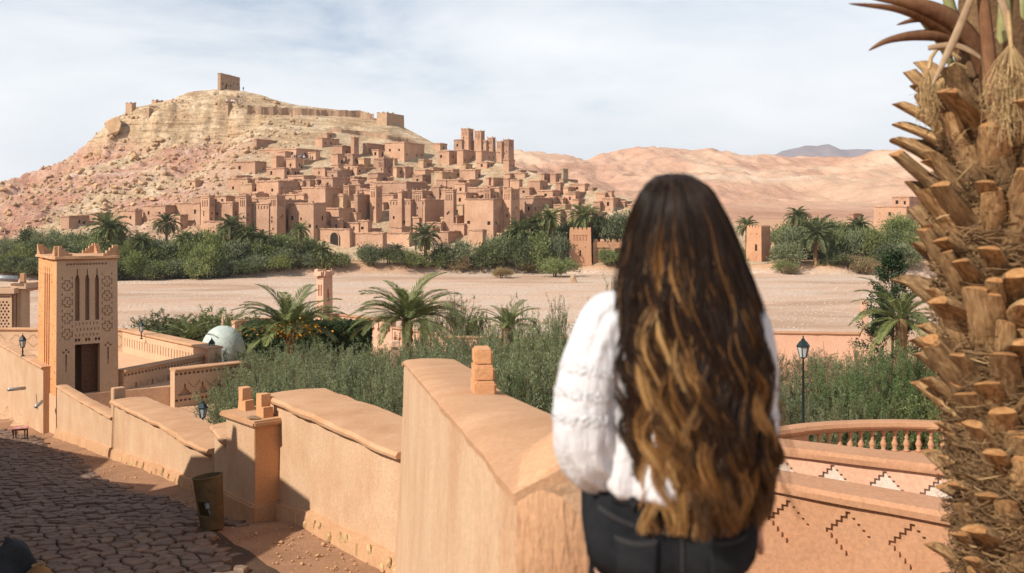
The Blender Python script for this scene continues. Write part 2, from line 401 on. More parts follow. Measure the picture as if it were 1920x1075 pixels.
def ground_material():
    m, t, b = new_mat('dry_ground'); b.inputs['Roughness'].default_value = 0.95; b.inputs['Specular IOR Level'].default_value = 0.1
    geo = t.nodes.new('ShaderNodeNewGeometry'); sep = t.nodes.new('ShaderNodeSeparateXYZ'); t.links.new(geo.outputs['Position'], sep.inputs[0])
    v = mapped(t); vs = mapped(t, (0.5, 1.0, 1))
    n1 = noise(t, 0.05, 6, 0.6, vs); sand = ramp(t, [(0.47, 0.295, 0.20), (0.55, 0.375, 0.27)], [0.35, 0.65]); t.links.new(n1.outputs['Fac'], sand.inputs['Fac'])
    n2 = noise(t, 0.06, 5, 0.65, vs, 0.6); gm = ramp(t, [(0, 0, 0), (1, 1, 1)], [0.42, 0.56]); t.links.new(n2.outputs['Fac'], gm.inputs['Fac'])
    n3 = noise(t, 1.7, 4, 0.75, v); grav = ramp(t, [(0.38, 0.265, 0.195), (0.52, 0.385, 0.29), (0.66, 0.53, 0.42)], [0.34, 0.5, 0.66]); t.links.new(n3.outputs['Fac'], grav.inputs['Fac'])
    c = mixc(t, gm.outputs['Color'], sand.outputs['Color'], grav.outputs['Color'])
    nd = noise(t, 0.022, 5, 0.6, mapped(t, (0.35, 1.3, 1)), 1.5); dmp = ramp(t, [(0, 0, 0), (0.75, 0.75, 0.75)], [0.53, 0.62]); t.links.new(nd.outputs['Fac'], dmp.inputs['Fac'])
    c = mixc(t, dmp.outputs['Color'], c, (0.36, 0.225, 0.145))
    n5 = noise(t, 0.5, 5, 0.6, v); soil = ramp(t, [(0.42, 0.235, 0.13), (0.53, 0.325, 0.20)], [0.3, 0.7]); t.links.new(n5.outputs['Fac'], soil.inputs['Fac'])
    mr = t.nodes.new('ShaderNodeMapRange'); mr.inputs['From Min'].default_value = 0.5; mr.inputs['From Max'].default_value = 2.0
    t.links.new(sep.outputs['Z'], mr.inputs['Value'])
    c = mixc(t, mr.outputs['Result'], c, soil.outputs['Color'])
    t.links.new(c, b.inputs['Base Color']); bump(t, b, n3.outputs['Fac'], 0.9, 0.25)
    return m
def hill_material():
    m, t, b = new_mat('hill_rock'); b.inputs['Roughness'].default_value = 0.95; b.inputs['Specular IOR Level'].default_value = 0.1
    geo = t.nodes.new('ShaderNodeNewGeometry'); sep = t.nodes.new('ShaderNodeSeparateXYZ'); t.links.new(geo.outputs['Position'], sep.inputs[0])
    v = mapped(t); vb = mapped(t, (0.35, 0.35, 1.6))
    n1 = noise(t, 0.09, 7, 0.65, v); r1 = ramp(t, [(0.44, 0.295, 0.175), (0.55, 0.40, 0.255), (0.66, 0.53, 0.375)], [0.32, 0.5, 0.7]); t.links.new(n1.outputs['Fac'], r1.inputs['Fac'])
    # reddish and whitish marl low on the left flank
    n2 = noise(t, 0.055, 5, 0.6, vb, 1.2); red = ramp(t, [(0.46, 0.235, 0.16), (0.52, 0.31, 0.225), (0.62, 0.46, 0.37)], [0.36, 0.52, 0.68]); t.links.new(n2.outputs['Fac'], red.inputs['Fac'])
    mz = t.nodes.new('ShaderNodeMapRange'); mz.interpolation_type = 'SMOOTHSTEP'
    mz.inputs['From Min'].default_value = 47.0; mz.inputs['From Max'].default_value = 38.0; t.links.new(sep.outputs['Z'], mz.inputs['Value'])
    n4 = noise(t, 0.035, 4, 0.55, v, 0.5); rm = ramp(t, [(0, 0, 0), (1, 1, 1)], [0.38, 0.50]); t.links.new(n4.outputs['Fac'], rm.inputs['Fac'])
    fm = t.nodes.new('ShaderNodeMath'); fm.operation = 'MULTIPLY'
    mxx = t.nodes.new('ShaderNodeMapRange'); mxx.interpolation_type = 'SMOOTHSTEP'; mxx.inputs['From Min'].default_value = -78.0; mxx.inputs['From Max'].default_value = -105.0
    t.links.new(sep.outputs['X'], mxx.inputs['Value']); f2 = t.nodes.new('ShaderNodeMath'); f2.operation = 'MULTIPLY'
    t.links.new(mxx.outputs['Result'], f2.inputs[0]); t.links.new(mz.outputs['Result'], f2.inputs[1]); t.links.new(f2.outputs[0], fm.inputs[0]); t.links.new(rm.outputs['Color'], fm.inputs[1])
    c = mixc(t, fm.outputs[0], r1.outputs['Color'], red.outputs['Color'])
    n3 = noise(t, 0.8, 8, 0.75, v); g = ramp(t, [(0.58, 0.55, 0.52), (1.18, 1.18, 1.18)], [0.32, 0.64]); t.links.new(n3.outputs['Fac'], g.inputs['Fac'])
    c = mixc(t, 1.0, c, g.outputs['Color'], 'MULTIPLY')
    vst = mapped(t, (0.10, 0.10, 1.1)); nst = noise(t, 0.9, 6, 0.7, vst, 0.6); gst = ramp(t, [(0.62, 0.58, 0.54), (1.1, 1.1, 1.1)], [0.36, 0.56]); t.links.new(nst.outputs['Fac'], gst.inputs['Fac'])
    mzz = t.nodes.new('ShaderNodeMapRange'); mzz.interpolation_type = 'SMOOTHSTEP'; mzz.inputs['From Min'].default_value = 36.0; mzz.inputs['From Max'].default_value = 46.0; t.links.new(sep.outputs['Z'], mzz.inputs['Value'])
    c = mixc(t, mzz.outputs['Result'], c, mixc(t, 1.0, c, gst.outputs['Color'], 'MULTIPLY'))
    n6 = noise(t, 0.55, 3, 0.6, v); sc_ = ramp(t, [(0, 0, 0), (1, 1, 1)], [0.66, 0.72]); t.links.new(n6.outputs['Fac'], sc_.inputs['Fac'])
    c = mixc(t, sc_.outputs['Color'], c, (0.23, 0.19, 0.10))
    t.links.new(c, b.inputs['Base Color']); bump(t, b, n3.outputs['Fac'], 1.0, 0.9)
    return m
def far_material():
    m, t, b = new_mat('far_hills'); b.inputs['Roughness'].default_value = 1.0; b.inputs['Specular IOR Level'].default_value = 0.0
    v = mapped(t, (1, 0.55, 1)); n1 = noise(t, 0.006, 6, 0.6, v, 0.8)
    r1 = ramp(t, [(0.45, 0.25, 0.165), (0.54, 0.325, 0.225), (0.58, 0.39, 0.27), (0.64, 0.48, 0.36)], [0.34, 0.48, 0.60, 0.70]); t.links.new(n1.outputs['Fac'], r1.inputs['Fac'])
    n3 = noise(t, 0.05, 8, 0.75, v); g = ramp(t, [(0.84, 0.82, 0.80), (1.1, 1.1, 1.1)], [0.32, 0.66]); t.links.new(n3.outputs['Fac'], g.inputs['Fac'])
    c = mixc(t, 1.0, r1.outputs['Color'], g.outputs['Color'], 'MULTIPLY'); t.links.new(c, b.inputs['Base Color'])
    bump(t, b, n3.outputs['Fac'], 1.0, 5.0)
    return m
M['ground'] = ground_material(); M['hill'] = hill_material(); M['far'] = far_material()

HX0, HX1, HY0, HY1 = -300.0, 75.0, 266.0, 440.0
FX0, FX1, FY0, FY1 = -420.0, 1500.0, 436.0, 2100.0
def lowmask(X, Y):
    def ins(a, b, c, d, e): return np.clip(np.minimum(np.minimum(X - a, b - X), np.minimum(Y - c, d - Y)) / e, 0, 1)
    return 1.6 * np.maximum(ins(HX0, HX1, HY0, HY1, 5.0), ins(FX0, FX1, FY0, FY1, 30.0)) + 7 * ins(FX0, FX1, FY0, FY1, 60.0)
def spaced(edges):
    out = []
    for a, b, n in edges: out += list(np.linspace(a, b, n, endpoint=False))
    return np.array(out + [edges[-1][1]])
gx = spaced([(-9000, -1500, 10), (-1500, -400, 30), (-400, -140, 70), (-140, 160, 300), (160, 400, 70), (400, 1500, 40), (1500, 9000, 12)])
gy = spaced([(-60, 0, 20), (0, 112, 120), (112, 225, 80), (225, 300, 100), (300, 480, 60), (480, 2200, 80), (2200, 12000, 14)])
tag(grid_sheet('ground', gx, gy, M['ground'], lowmask), 'dry river bed with gravel and sandy banks', None, None, 'structure')
hx = spaced([(HX0, -215, 60), (-215, 40, 330), (40, HX1, 26)]); hy = spaced([(HY0, 420, 200), (420, HY1, 10)])
tag(grid_sheet('rocky_hill', hx, hy, M['hill']), 'rocky hill of sandstone and pink marl above the village', None, None, 'structure')
fx = spaced([(FX0, -60, 30), (-60, 900, 300), (900, FX1, 40)]); fy = spaced([(FY0, 1450, 220), (1450, FY1, 24)])
tag(grid_sheet('desert_hills', fx, fy, M['far']), 'bare pinkish desert hills behind the village', None, None, 'structure')

# far mountain range
mpts = [(1250, 318), (1380, 304), (1440, 290), (1480, 280), (1520, 276), (1548, 270), (1572, 274), (1605, 267), (1640, 269), (1668, 276), (1700, 286), (1740, 296), (1820, 300), (1950, 296), (2100, 304)]
D = 5200.0
mxs = np.linspace(-670, 4160, 160); mys = np.linspace(-1, 1, 24)
X, T = np.meshgrid(mxs, mys)
crest = np.interp(X, [(a - 960) / F * D for a, b in mpts], [(HOR - b) / F * D for a, b in mpts])
Zm = crest * (1 - np.abs(T) ** 1.15) + fbm(X / 310, T * 3, 5, 17, 0.6) * 56 * (1 - np.abs(T)) - 52 * np.abs(T)
Y = D + T * 1100
V = np.stack([X.ravel(), Y.ravel(), Zm.ravel() + CZ - 5], 1); nx = len(mxs)
i = np.arange(nx - 1)[None, :] + (np.arange(len(mys) - 1) * nx)[:, None]
Q = np.stack([i, i + 1, i + 1 + nx, i + nx], -1).reshape(-1, 4)
M['mount'] = mud('mountain_rock', (0.24, 0.19, 0.19), (0.30, 0.24, 0.235), 0.002, 0.02, 0.5, 10)
tag(link('mountains', np_mesh('mountains', V, Q, [M['mount']], True)), 'distant blue grey mountain range', None, None, 'structure')
# ------------------------------------------------------------------ the mud-brick village on the hill
def unit_box(name, mat):
    b = MB(); b.box((0, 0, 0), (1, 1, 1)); me = bpy.data.meshes.new(name); me.from_pydata(b.v, [], b.f); me.materials.append(mat); return me
WIN_ME = unit_box('window', M['dark']); DOOR_ME = unit_box('door', M['dark'])
def merlon_mesh(mat):
    b = MB()
    for w, z0, z1 in ((0.62, 0, 0.32), (0.40, 0.32, 0.62), (0.20, 0.62, 0.95)): b.box((0, 0, (z0 + z1) / 2), (w, w, z1 - z0), 0, 0.08)
    me = bpy.data.meshes.new('merlon'); me.from_pydata(b.v, [], b.f); me.materials.append(mat); return me
MER_ME = merlon_mesh(M['village'])

def mud_block(name, C, u, v, a, b, h, deep, mat, taper=0.03, left_rects=(), right_rects=(), wins=(), doors=(), parapet=0.4, crown=False, merl=False, ragged=0.0, seed=0):
    """one building: corner C (base), u/v unit wall directions, a/b lengths, height h above base, deep below base."""
    C = Vector(C); u = Vector((u[0], u[1], 0)); v = Vector((v[0], v[1], 0)); up = Vector((0, 0, 1))
    mid = C + u * (a / 2) + v * (b / 2); H = h + deep; r = random.Random(seed)
    nl = -v; nr = -u
    def shrink(p):
        k = 1 - taper * (p.z - (C.z - deep)) / H; q = mid + (p - mid) * k; q.z = p.z; return q
    mb = MB(); base = C - up * deep
    fl = lambda s, t, d: shrink(base + u * s + up * t - nl * d)
    fr = lambda s, t, d: shrink(base + v * s + up * t - nr * d)
    L2 = [(x0, y0 + deep, x1, y1 + deep, d) for x0, y0, x1, y1, d in left_rects]
    R2 = [(x0, y0 + deep, x1, y1 + deep, d) for x0, y0, x1, y1, d in right_rects]
    mb.panel(base, u, up, nl, a, H, L2, fl); mb.panel(base, v, up, nr, b, H, R2, fr)
    mb.panel(base, u, up, v, a, H, (), lambda s, t, d: shrink(base + v * b + u * s + up * t)); mb.panel(base, v, up, u, b, H, (), lambda s, t, d: shrink(base + u * a + v * s + up * t))
    # roof sunk behind a parapet, rim pieces uneven
    T = base + up * H; wth = min(0.35, a * 0.2, b * 0.2)
    o4 = [shrink(T), shrink(T + u * a), shrink(T + u * a + v * b), shrink(T + v * b)]
    i4 = [shrink(T + u * wth + v * wth), shrink(T + u * (a - wth) + v * wth), shrink(T + u * (a - wth) + v * (b - wth)), shrink(T + u * wth + v * (b - wth))]
    dn = up * parapet
    for k in range(4):
        j = (k + 1) % 4
        mb.quad(o4[k], o4[j], i4[j], i4[k]); mb.quad(i4[k], i4[j], i4[j] - dn, i4[k] - dn)
    mb.quad(*[p - dn for p in i4])
    rootn = empty(name, tuple(mid.xy) + (C.z,))
    inv = Matrix.Translation(-Vector((mid.x, mid.y, C.z)))
    w = mb.build('wall', mat); w.data.transform(inv); w.parent = rootn
    # a lip of uneven mud along the roof edge
    lip = MB(); n = max(3, int((a + b) / 0.9))
    for (p, q) in ((o4[1], o4[0]), (o4[0], o4[3])):
        seg = max(2, int((q - p).length / 1.0))
        for k in range(seg):
            if ragged and r.random() < ragged: continue
            p0 = p.lerp(q, k / seg); p1 = p.lerp(q, (k + 1) / seg); e = (q - p).normalized()
            lip.box(tuple((p0 + p1) / 2 + up * (0.07 + r.uniform(-0.03, 0.08))), ((p1 - p0).length * 0.99, 0.42, 0.2 + r.uniform(0, 0.34)), math.atan2(e.y, e.x), 0.1, 0, 0.03)
    if lip.v:
        lo = lip.build('roof_edge', mat); lo.data.transform(inv); lo.parent = rootn
    dirs = {'l': (u, nl, fl), 'r': (v, nr, fr)}
    for side, x, z, ww, wh, dep, kind in wins:
        d_, n_, f_ = dirs[side]; ctr = f_(x, z + deep, dep - 0.03)
        o = bpy.data.objects.new(kind, WIN_ME if kind == 'window' else DOOR_ME); COL.objects.link(o); o.parent = rootn
        o.matrix_local = Matrix.Translation(ctr - Vector((mid.x, mid.y, C.z))) @ Matrix.Rotation(math.atan2(d_.y, d_.x), 4, 'Z') @ Matrix.Diagonal((ww * 0.98, 0.05, wh * 0.98, 1))
    if merl:
        for k in range(4):
            o = bpy.data.objects.new('merlon', MER_ME); COL.objects.link(o); o.parent = rootn
            pt = o4[k].lerp(mid + up * (o4[k].z - mid.z), 0.09); s = merl
            o.matrix_local = Matrix.Translation(pt + up * 0.05 - Vector((mid.x, mid.y, C.z))) @ Matrix.Rotation(math.atan2(u.y, u.x), 4, 'Z') @ Matrix.Diagonal((s, s, s * 1.1, 1))
    return rootn

ANG = R(27)
HOUSES = []
def house(x0, xc, x1, yt, yb, conv, kind='house', label=None, mat='village', wins=None, seed=0, dyaw=0.0, group=None, name=None, depth=None, rag=0.0):
    """pixel outline (left edge, corner, right edge, top, base) of one building -> a block on the hillside"""
    ox, oy, s = conv
    x0, xc, x1, yt, yb = ox + x0 / s, ox + xc / s, ox + x1 / s, oy + yt / s, oy + yb / s
    r = random.Random(seed * 13 + int(x0 * 7 + yt * 3))
    an = ANG + R(r.uniform(-5, 5)) + dyaw
    u = Vector((-math.cos(an), math.sin(an))); v = Vector((math.sin(an), math.cos(an)))
    d = depth if depth else ray_hit(xc, yb)
    X, Y = (xc - 960) / F * d, d
    tl = (x0 - 960) / F; tr = (x1 - 960) / F
    a = (tl * Y - X) / (u.x - tl * u.y); b = (tr * Y - X) / (v.x - tr * v.y)
    a = min(max(a, 1.3), 42); b = min(max(b, 2.2), 30)
    zb = (HOR - yb) / F * d; h = (yb - yt) / F * d
    lr, rr, wn = [], [], []
    def opening(side, cx, cz, ww, wh, dep, k='window'):
        (lr if side == 'l' else rr).append((cx - ww / 2, cz - wh / 2, cx + ww / 2, cz + wh / 2, dep)); wn.append((side, cx, cz, ww, wh, dep, k))
    if kind == 'tower':
        for side, ln in (('l', a), ('r', b)):
            if ln > 1.6:
                nn = 4 if ln > 3 else 3; ww = ln / (nn * 2.6)
                for k in range(nn):
                    cx = ln * (k + 1) / (nn + 1)
                    (lr if side == 'l' else rr).append((cx - ww / 2, h - 3.0, cx + ww / 2, h - 1.2, 0.28))
                    (lr if side == 'l' else rr).append((cx - ww * 0.9, h - 0.85, cx + ww * 0.9, h - 0.6, 0.22))
                for k in range(int(h / 4)):
                    if r.random() < 0.75: opening(side, ln * r.choice((0.35, 0.5, 0.65)), h * r.uniform(0.3, 0.62), 0.45, 0.7, 0.3)
    elif kind == 'arcade':
        nn = max(4, int(a / 0.95))
        for k in range(nn):
            cx = a * (k + 0.5) / nn; lr.append((cx - 0.22, h - 1.5, cx + 0.22, h - 0.6, 0.25))
        for k in range(int(a / 3.5)): opening('l', a * (k + 0.6) / (a / 3.5), h * r.uniform(0.25, 0.55), 0.6, 0.85, 0.3)
    elif kind != 'wall':
        for side, ln in (('l', a), ('r', b)):
            if ln < 2.2 or h < 1.8: continue
            nn = int(ln / r.uniform(2.2, 3.8)); used = []
            for k in range(nn):
                if r.random() < 0.72:
                    cx = ln * (k + 0.5) / max(nn, 1) + r.uniform(-.3, .3)
                    cz = h * (r.choice((0.42, 0.62)) if h > 4.5 else 0.55) + r.uniform(-.15, .15)
                    opening(side, cx, cz, r.uniform(0.6, 1.0), r.uniform(0.75, 1.25), 0.3)
        if r.random() < 0.35 and b > 3 and h > 2.6: opening('r', b * 0.78, 1.05, 1.0, 2.1, 0.35, 'door')
    for wdef in (wins or ()):
        opening(*wdef)
    # no overlapping holes
    keep, wk = {'l': [], 'r': []}, []
    for side, lst in (('l', lr), ('r', rr)):
        for q in lst: keep[side].append(q)
    nm = name or {'house': 'mud_house', 'tower': 'mud_tower', 'arcade': 'mud_wall_house', 'wall': 'mud_wall'}[kind]
    o = mud_block(nm, (X, Y, CZ + zb), u, v, a, b, h, 3.2, M[mat], 0.07 if kind == 'tower' else 0.02, keep['l'], keep['r'], wn, (), 0.45, False, 0.75 if kind == 'tower' else 0, rag, seed)
    HOUSES.append((o, kind, (x0 + x1) / 2, (yt + yb) / 2, a, h, mat, len([q for q in wn if q[0] == 'l']), len([q for q in wn if q[0] == 'r']), label, rag))
    return o, d
Z1 = (0, 120, 2.986); Z2 = (380, 120, 2.986); Z3 = (440, 230, 4.3); Z4 = (680, 220, 4.133); Z5 = (920, 220, 4.134); Z0 = (0, 0, 1.0)
T, A, W = 'tower', 'arcade', 'wall'
# --- left end of the village
for q in [(340, 385, 500, 855, 925, Z1), (500, 545, 640, 838, 905, Z1), (640, 757, 797, 822, 905, Z1), (800, 925, 1000, 795, 905, Z1), (970, 1120, 1146, 780, 905, Z1),
          (840, 1010, 1055, 848, 935, Z1), (1040, 1092, 1140, 655, 700, Z1, 'house', None, 'village_pale'), (50, 160, 202, 790, 935, Z2), (45, 130, 180, 742, 800, Z2), (-60, 20, 62, 745, 800, Z2)]:
    house(*q, seed=len(HOUSES))
house(1122, 1172, 1188, 740, 945, Z1, T, seed=5)
# --- zoom 3: centre left
for q in [(155, 172, 655, 135, 220, Z3, W), (200, 495, 850, 210, 300, Z3), (650, 705, 845, 125, 205, Z3), (710, 745, 850, 85, 128, Z3), (790, 865, 945, 190, 290, Z3),
          (500, 555, 800, 302, 346, Z3, W, None, 'stone_wall'), (700, 825, 955, 372, 435, Z3, 'house', None, 'village_pale'), (890, 950, 1055, 340, 405, Z3), (955, 985, 1150, 360, 425, Z3),
          (-10, 165, 258, 315, 420, Z3), (255, 400, 458, 368, 455, Z3), (-30, 15, 145, 430, 485, Z3), (-60, 90, 185, 510, 560, Z3), (330, 475, 580, 462, 560, Z3), (185, 318, 380, 505, 600, Z3), (60, 190, 280, 565, 660, Z3),
          (374, 386, 525, 525, 650, Z3), (578, 600, 616, 490, 560, Z3), (520, 590, 652, 560, 650, Z3), (612, 665, 700, 462, 525, Z3), (697, 790, 932, 445, 590, Z3), (930, 965, 1090, 440, 520, Z3),
          (742, 868, 884, 582, 705, Z3, A), (978, 990, 1138, 585, 815, Z3), (735, 838, 1010, 695, 875, Z3), (108, 276, 290, 655, 975, Z3, A), (384, 396, 592, 628, 880, Z3),
          (582, 735, 750, 725, 870, Z3), (848, 1000, 1020, 810, 905, Z3), (1005, 1120, 1185, 860, 905, Z3), (940, 1010, 1100, 500, 590, Z3), (1090, 1130, 1230, 480, 540, Z3)]:
    house(*q, seed=len(HOUSES))
for q in [(935, 962, 1003, 122, 292, Z3, T), (645, 733, 778, 510, 725, Z3, T), (875, 920, 978, 510, 680, Z3, T), (1088, 1140, 1192, 520, 810, Z3, T),
          (275, 340, 414, 588, 985, Z3, T), (30, 92, 140, 592, 970, Z3, T)]:
    house(*q, seed=len(HOUSES))
for q in [(398, 436, 452, 380, 434, Z0), (466, 505, 532, 372, 454, Z0), (540, 588, 612, 382, 456, Z0), (870, 925, 960, 374, 450, Z0),
          (565, 610, 642, 352, 402, Z0), (700, 762, 800, 342, 388, Z0), (480, 522, 560, 340, 384, Z0), (968, 1000, 1040, 372, 422, Z0)]:
    house(*q, seed=len(HOUSES))
# front wall with the arched gate
og, dg = house(430, 930, 945, 862, 1012, Z3, W, seed=3, name='gate_wall', label='long mud wall with the dark arched village gateway')
house(935, 1195, 1215, 895, 1050, Z3, W, seed=4)
# --- zoom 4: centre right and the castle
for q in [(0, 30, 172, 205, 300, Z4), (170, 322, 480, 195, 350, Z4), (70, 122, 165, 255, 315, Z4), (545, 600, 655, 205, 262, Z4), (705, 768, 793, 175, 250, Z4),
          (580, 670, 732, 262, 375, Z4), (730, 778, 877, 255, 380, Z4), (875, 920, 1035, 262, 352, Z4), (885, 962, 1092, 350, 400, Z4), (1088, 1132, 1180, 330, 425, Z4),
          (243, 330, 374, 388, 475, Z4), (525, 545, 632, 392, 445, Z4), (628, 700, 752, 405, 480, Z4), (750, 872, 916, 408, 485, Z4), (762, 790, 1030, 382, 415, Z4),
          (530, 567, 670, 438, 535, Z4, 'house', None, 'village_grey'), (385, 462, 530, 450, 535, Z4), (90, 238, 400, 500, 625, Z4), (300, 400, 588, 540, 600, Z4), (670, 828, 932, 485, 565, Z4),
          (955, 975, 1240, 470, 560, Z4), (1100, 1140, 1240, 440, 480, Z4), (205, 372, 384, 640, 895, Z4, A), (468, 480, 634, 640, 895, Z4, A), (716, 728, 864, 768, 890, Z4),
          (700, 800, 897, 590, 725, Z4), (885, 1076, 1092, 722, 910, Z4), (0, 362, 380, 900, 1010, Z4, W),
          (565, 662, 822, 890, 990, Z4, W), (820, 930, 947, 878, 1005, Z4), (940, 1092, 1110, 905, 950, Z4), (620, 690, 905, 535, 590, Z4), (640, 700, 760, 600, 650, Z4), (560, 640, 700, 560, 640, Z4),
          (900, 990, 1090, 655, 722, Z4), (160, 200, 240, 470, 530, Z4), (450, 500, 545, 575, 640, Z4)]:
    house(*q, seed=len(HOUSES))
for q in [(60, 105, 152, 545, 815, Z4, T), (270, 302, 350, 575, 895, Z4, T), (380, 464, 480, 572, 895, Z4, T), (630, 704, 722, 565, 895, Z4, T), (935, 990, 1022, 560, 700, Z4, T),
          (1083, 1150, 1220, 560, 915, Z4, T), (115, 160, 240, 318, 455, Z4, T)]:
    house(*q, seed=len(HOUSES))
castle = []
for q in [(758, 820, 862, 90, 260, Z4), (862, 918, 948, 108, 260, Z4), (962, 1008, 1032, 160, 335, Z4), (1035, 1076, 1096, 190, 345, Z4), (1084, 1130, 1174, 175, 340, Z4)]:
    house(*q, T, seed=len(HOUSES), label='tall tower of the fort with corner merlons on the village ridge', group='towers of the ridge fort')
house(790, 958, 990, 183, 268, Z4, A, seed=9, label='mud curtain wall joining the towers of the ridge fort')
# --- zoom 5: right end
for q in [(220, 300, 362, 548, 615, Z5), (268, 345, 414, 612, 725, Z5), (230, 245, 372, 708, 765, Z5, W), (0, 18, 287, 472, 550, Z5), (125, 265, 290, 435, 475, Z5), (212, 230, 360, 412, 442, Z5),
          (285, 310, 457, 500, 565, Z5), (396, 415, 462, 440, 525, Z5), (460, 503, 548, 440, 520, Z5), (530, 560, 677, 482, 525, Z5, 'house', None, 'stone_wall'), (540, 563, 602, 402, 445, Z5, 'house', None, 'village_grey'),
          (610, 730, 767, 520, 580, Z5), (755, 790, 822, 550, 580, Z5), (360, 480, 560, 570, 645, Z5), (600, 652, 812, 580, 655, Z5), (440, 560, 632, 630, 695, Z5), (630, 680, 832, 640, 695, Z5),
          (815, 885, 950, 590, 655, Z5), (893, 938, 952, 575, 645, Z5), (808, 822, 990, 680, 728, Z5, W), (985, 1040, 1095, 655, 700, Z5), (500, 560, 640, 690, 740, Z5, W), (395, 440, 500, 640, 715, Z5), (560, 600, 660, 545, 600, Z5),
          (940, 1000, 1060, 640, 690, Z5, 'house', None, 'village_pale'), (1060, 1110, 1180, 680, 715, Z5)]:
    house(*q, seed=len(HOUSES))
# far building on the right bank
for q in [(1593, 1600, 1640, 402, 425, Z0), (1638, 1700, 1725, 388, 425, Z0), (1672, 1705, 1740, 370, 392, Z0)]:
    house(*q, seed=len(HOUSES), depth=330.0 if q[0] < 1660 else 334.0)
# granary and ruins on the summit
house(408, 413, 450, 138, 170, Z0, 'house', 'square stone granary standing alone on the hilltop', 'stone_wall', [('r', 4.2, 1.5, 1.0, 2.2, 0.4, 'door')], seed=1, name='granary', dyaw=R(-12))
for q in [(235, 247, 252, 193, 209, Z0), (269, 279, 284, 204, 226, Z0), (284, 292, 306, 188, 194, Z0)]:
    house(*q, W, 'ruined stone hut on the cliff edge of the hill', 'stone_wall', seed=2, rag=0.4, name='ruined_hut', group='ruined huts on the cliff edge')
house(422, 427, 464, 195, 221, Z0, W, 'stone bastion below the hilltop granary', 'stone_wall', seed=2, name='stone_bastion')
house(706, 725, 758, 211, 236, Z0, W, 'crumbling ruin at the end of the hilltop wall', 'stone_wall', seed=2, rag=0.6, name='ruined_tower')

def hill_wall(name, pts, label, thick=1.0, mat='stone_wall'):
    """rampart following the slope: pts (px, top row, base row)"""
    rings = []; prev = None
    for k in range(len(pts) - 1):
        for s in range(14):
            t = s / 14; a = [pts[k][i] + (pts[k + 1][i] - pts[k][i]) * t for i in range(3)]
            d = ray_hit(a[0], a[2]); X = (a[0] - 960) / F * d
            if prev is not None: d = prev + max(-2.5, min(2.5, d - prev)); X = (a[0] - 960) / F * d
            prev = d; zt = CZ + (HOR - a[1] + rng.uniform(-1.2, 1.2)) / F * d; zb_ = CZ + (HOR - a[2]) / F * d - 2.5
            rings.append([(X, d, zb_), (X, d, zt), (X, d + thick, zt + rng.uniform(-.2, .2)), (X, d + thick, zb_)])
    mb = MB(); mb.loft(rings, True, True); o = mb.build(name, M[mat]); return tag(o, label, 'wall')
hill_wall('rampart', [(464, 198, 214), (500, 201, 216), (557, 203, 216), (620, 207, 218), (675, 208, 221), (702, 215, 226)], 'long stone rampart running below the hilltop')
hill_wall('retaining_wall', [(618, 240, 247), (680, 246, 254), (730, 254, 262), (786, 266, 272)], 'low mud retaining wall across the slope below the rampart', 0.8)

# arched gate in the front wall: raised surround, shaded opening painted as a near-black sheet
gd = dg - 0.12
pm = P(627, 464, dg)
mb = MB(); n = 10; prof = [(-1.35, 0), (-1.35, 2.7)] + [(-1.35 * math.cos(math.pi * k / n), 2.7 + 1.5 * math.sin(math.pi * k / n)) for k in range(1, n)] + [(1.35, 2.7), (1.35, 0)]
# find the wall plane: project along the wall direction
uw = Vector((-math.cos(ANG), math.sin(ANG), 0)); nw = Vector((-math.sin(ANG), -math.cos(ANG), 0))
mats_w = og.children[0]
wl = og.matrix_world
def on_wall(px, py):
    # intersection of the pixel ray with the vertical plane of the gate wall's front face
    vv = [og.location + v_.co for v_ in mats_w.data.vertices[:2]]
    p0 = Vector(vv[0]); dr = (Vector(vv[1]) - p0); dr.z = 0; dr.normalize(); nn_ = Vector((dr.y, -dr.x, 0))
    if nn_.y > 0: nn_ = -nn_
    ray = Vector(((px - 960) / F, 1, (HOR - py) / F)); t = (p0 - Vector((0, 0, CZ))).dot(nn_) / ray.dot(nn_)
    return Vector((0, 0, CZ)) + ray * t, dr, nn_
bpy.context.view_layer.update()
pc, dr, nn_ = on_wall(627, 464.5)
outer = [pc + dr * (x * 1.14) + Vector((0, 0, z * 1.07)) + nn_ * 0.14 for x, z in prof]
inner = [pc + dr * x + Vector((0, 0, z)) + nn_ * 0.14 for x, z in prof]; innb = [pc + dr * x + Vector((0, 0, z)) + nn_ * 0.03 for x, z in prof]
for k in range(len(prof) - 1):
    mb.quad(outer[k], outer[k + 1], inner[k + 1], inner[k]); mb.quad(inner[k], inner[k + 1], innb[k + 1], innb[k])
    mb.quad(outer[k] - nn_ * 0.2, outer[k + 1] - nn_ * 0.2, outer[k + 1], outer[k])
ar = mb.build('gate_surround', M['village']); ar.data.transform(Matrix.Translation(-og.location)); ar.parent = og
mb = MB(); mb.add([p + nn_ * 0.02 for p in innb], [tuple(range(len(innb)))]); dd = mb.build('gateway', M['dark']); dd.data.transform(Matrix.Translation(-og.location)); dd.parent = og

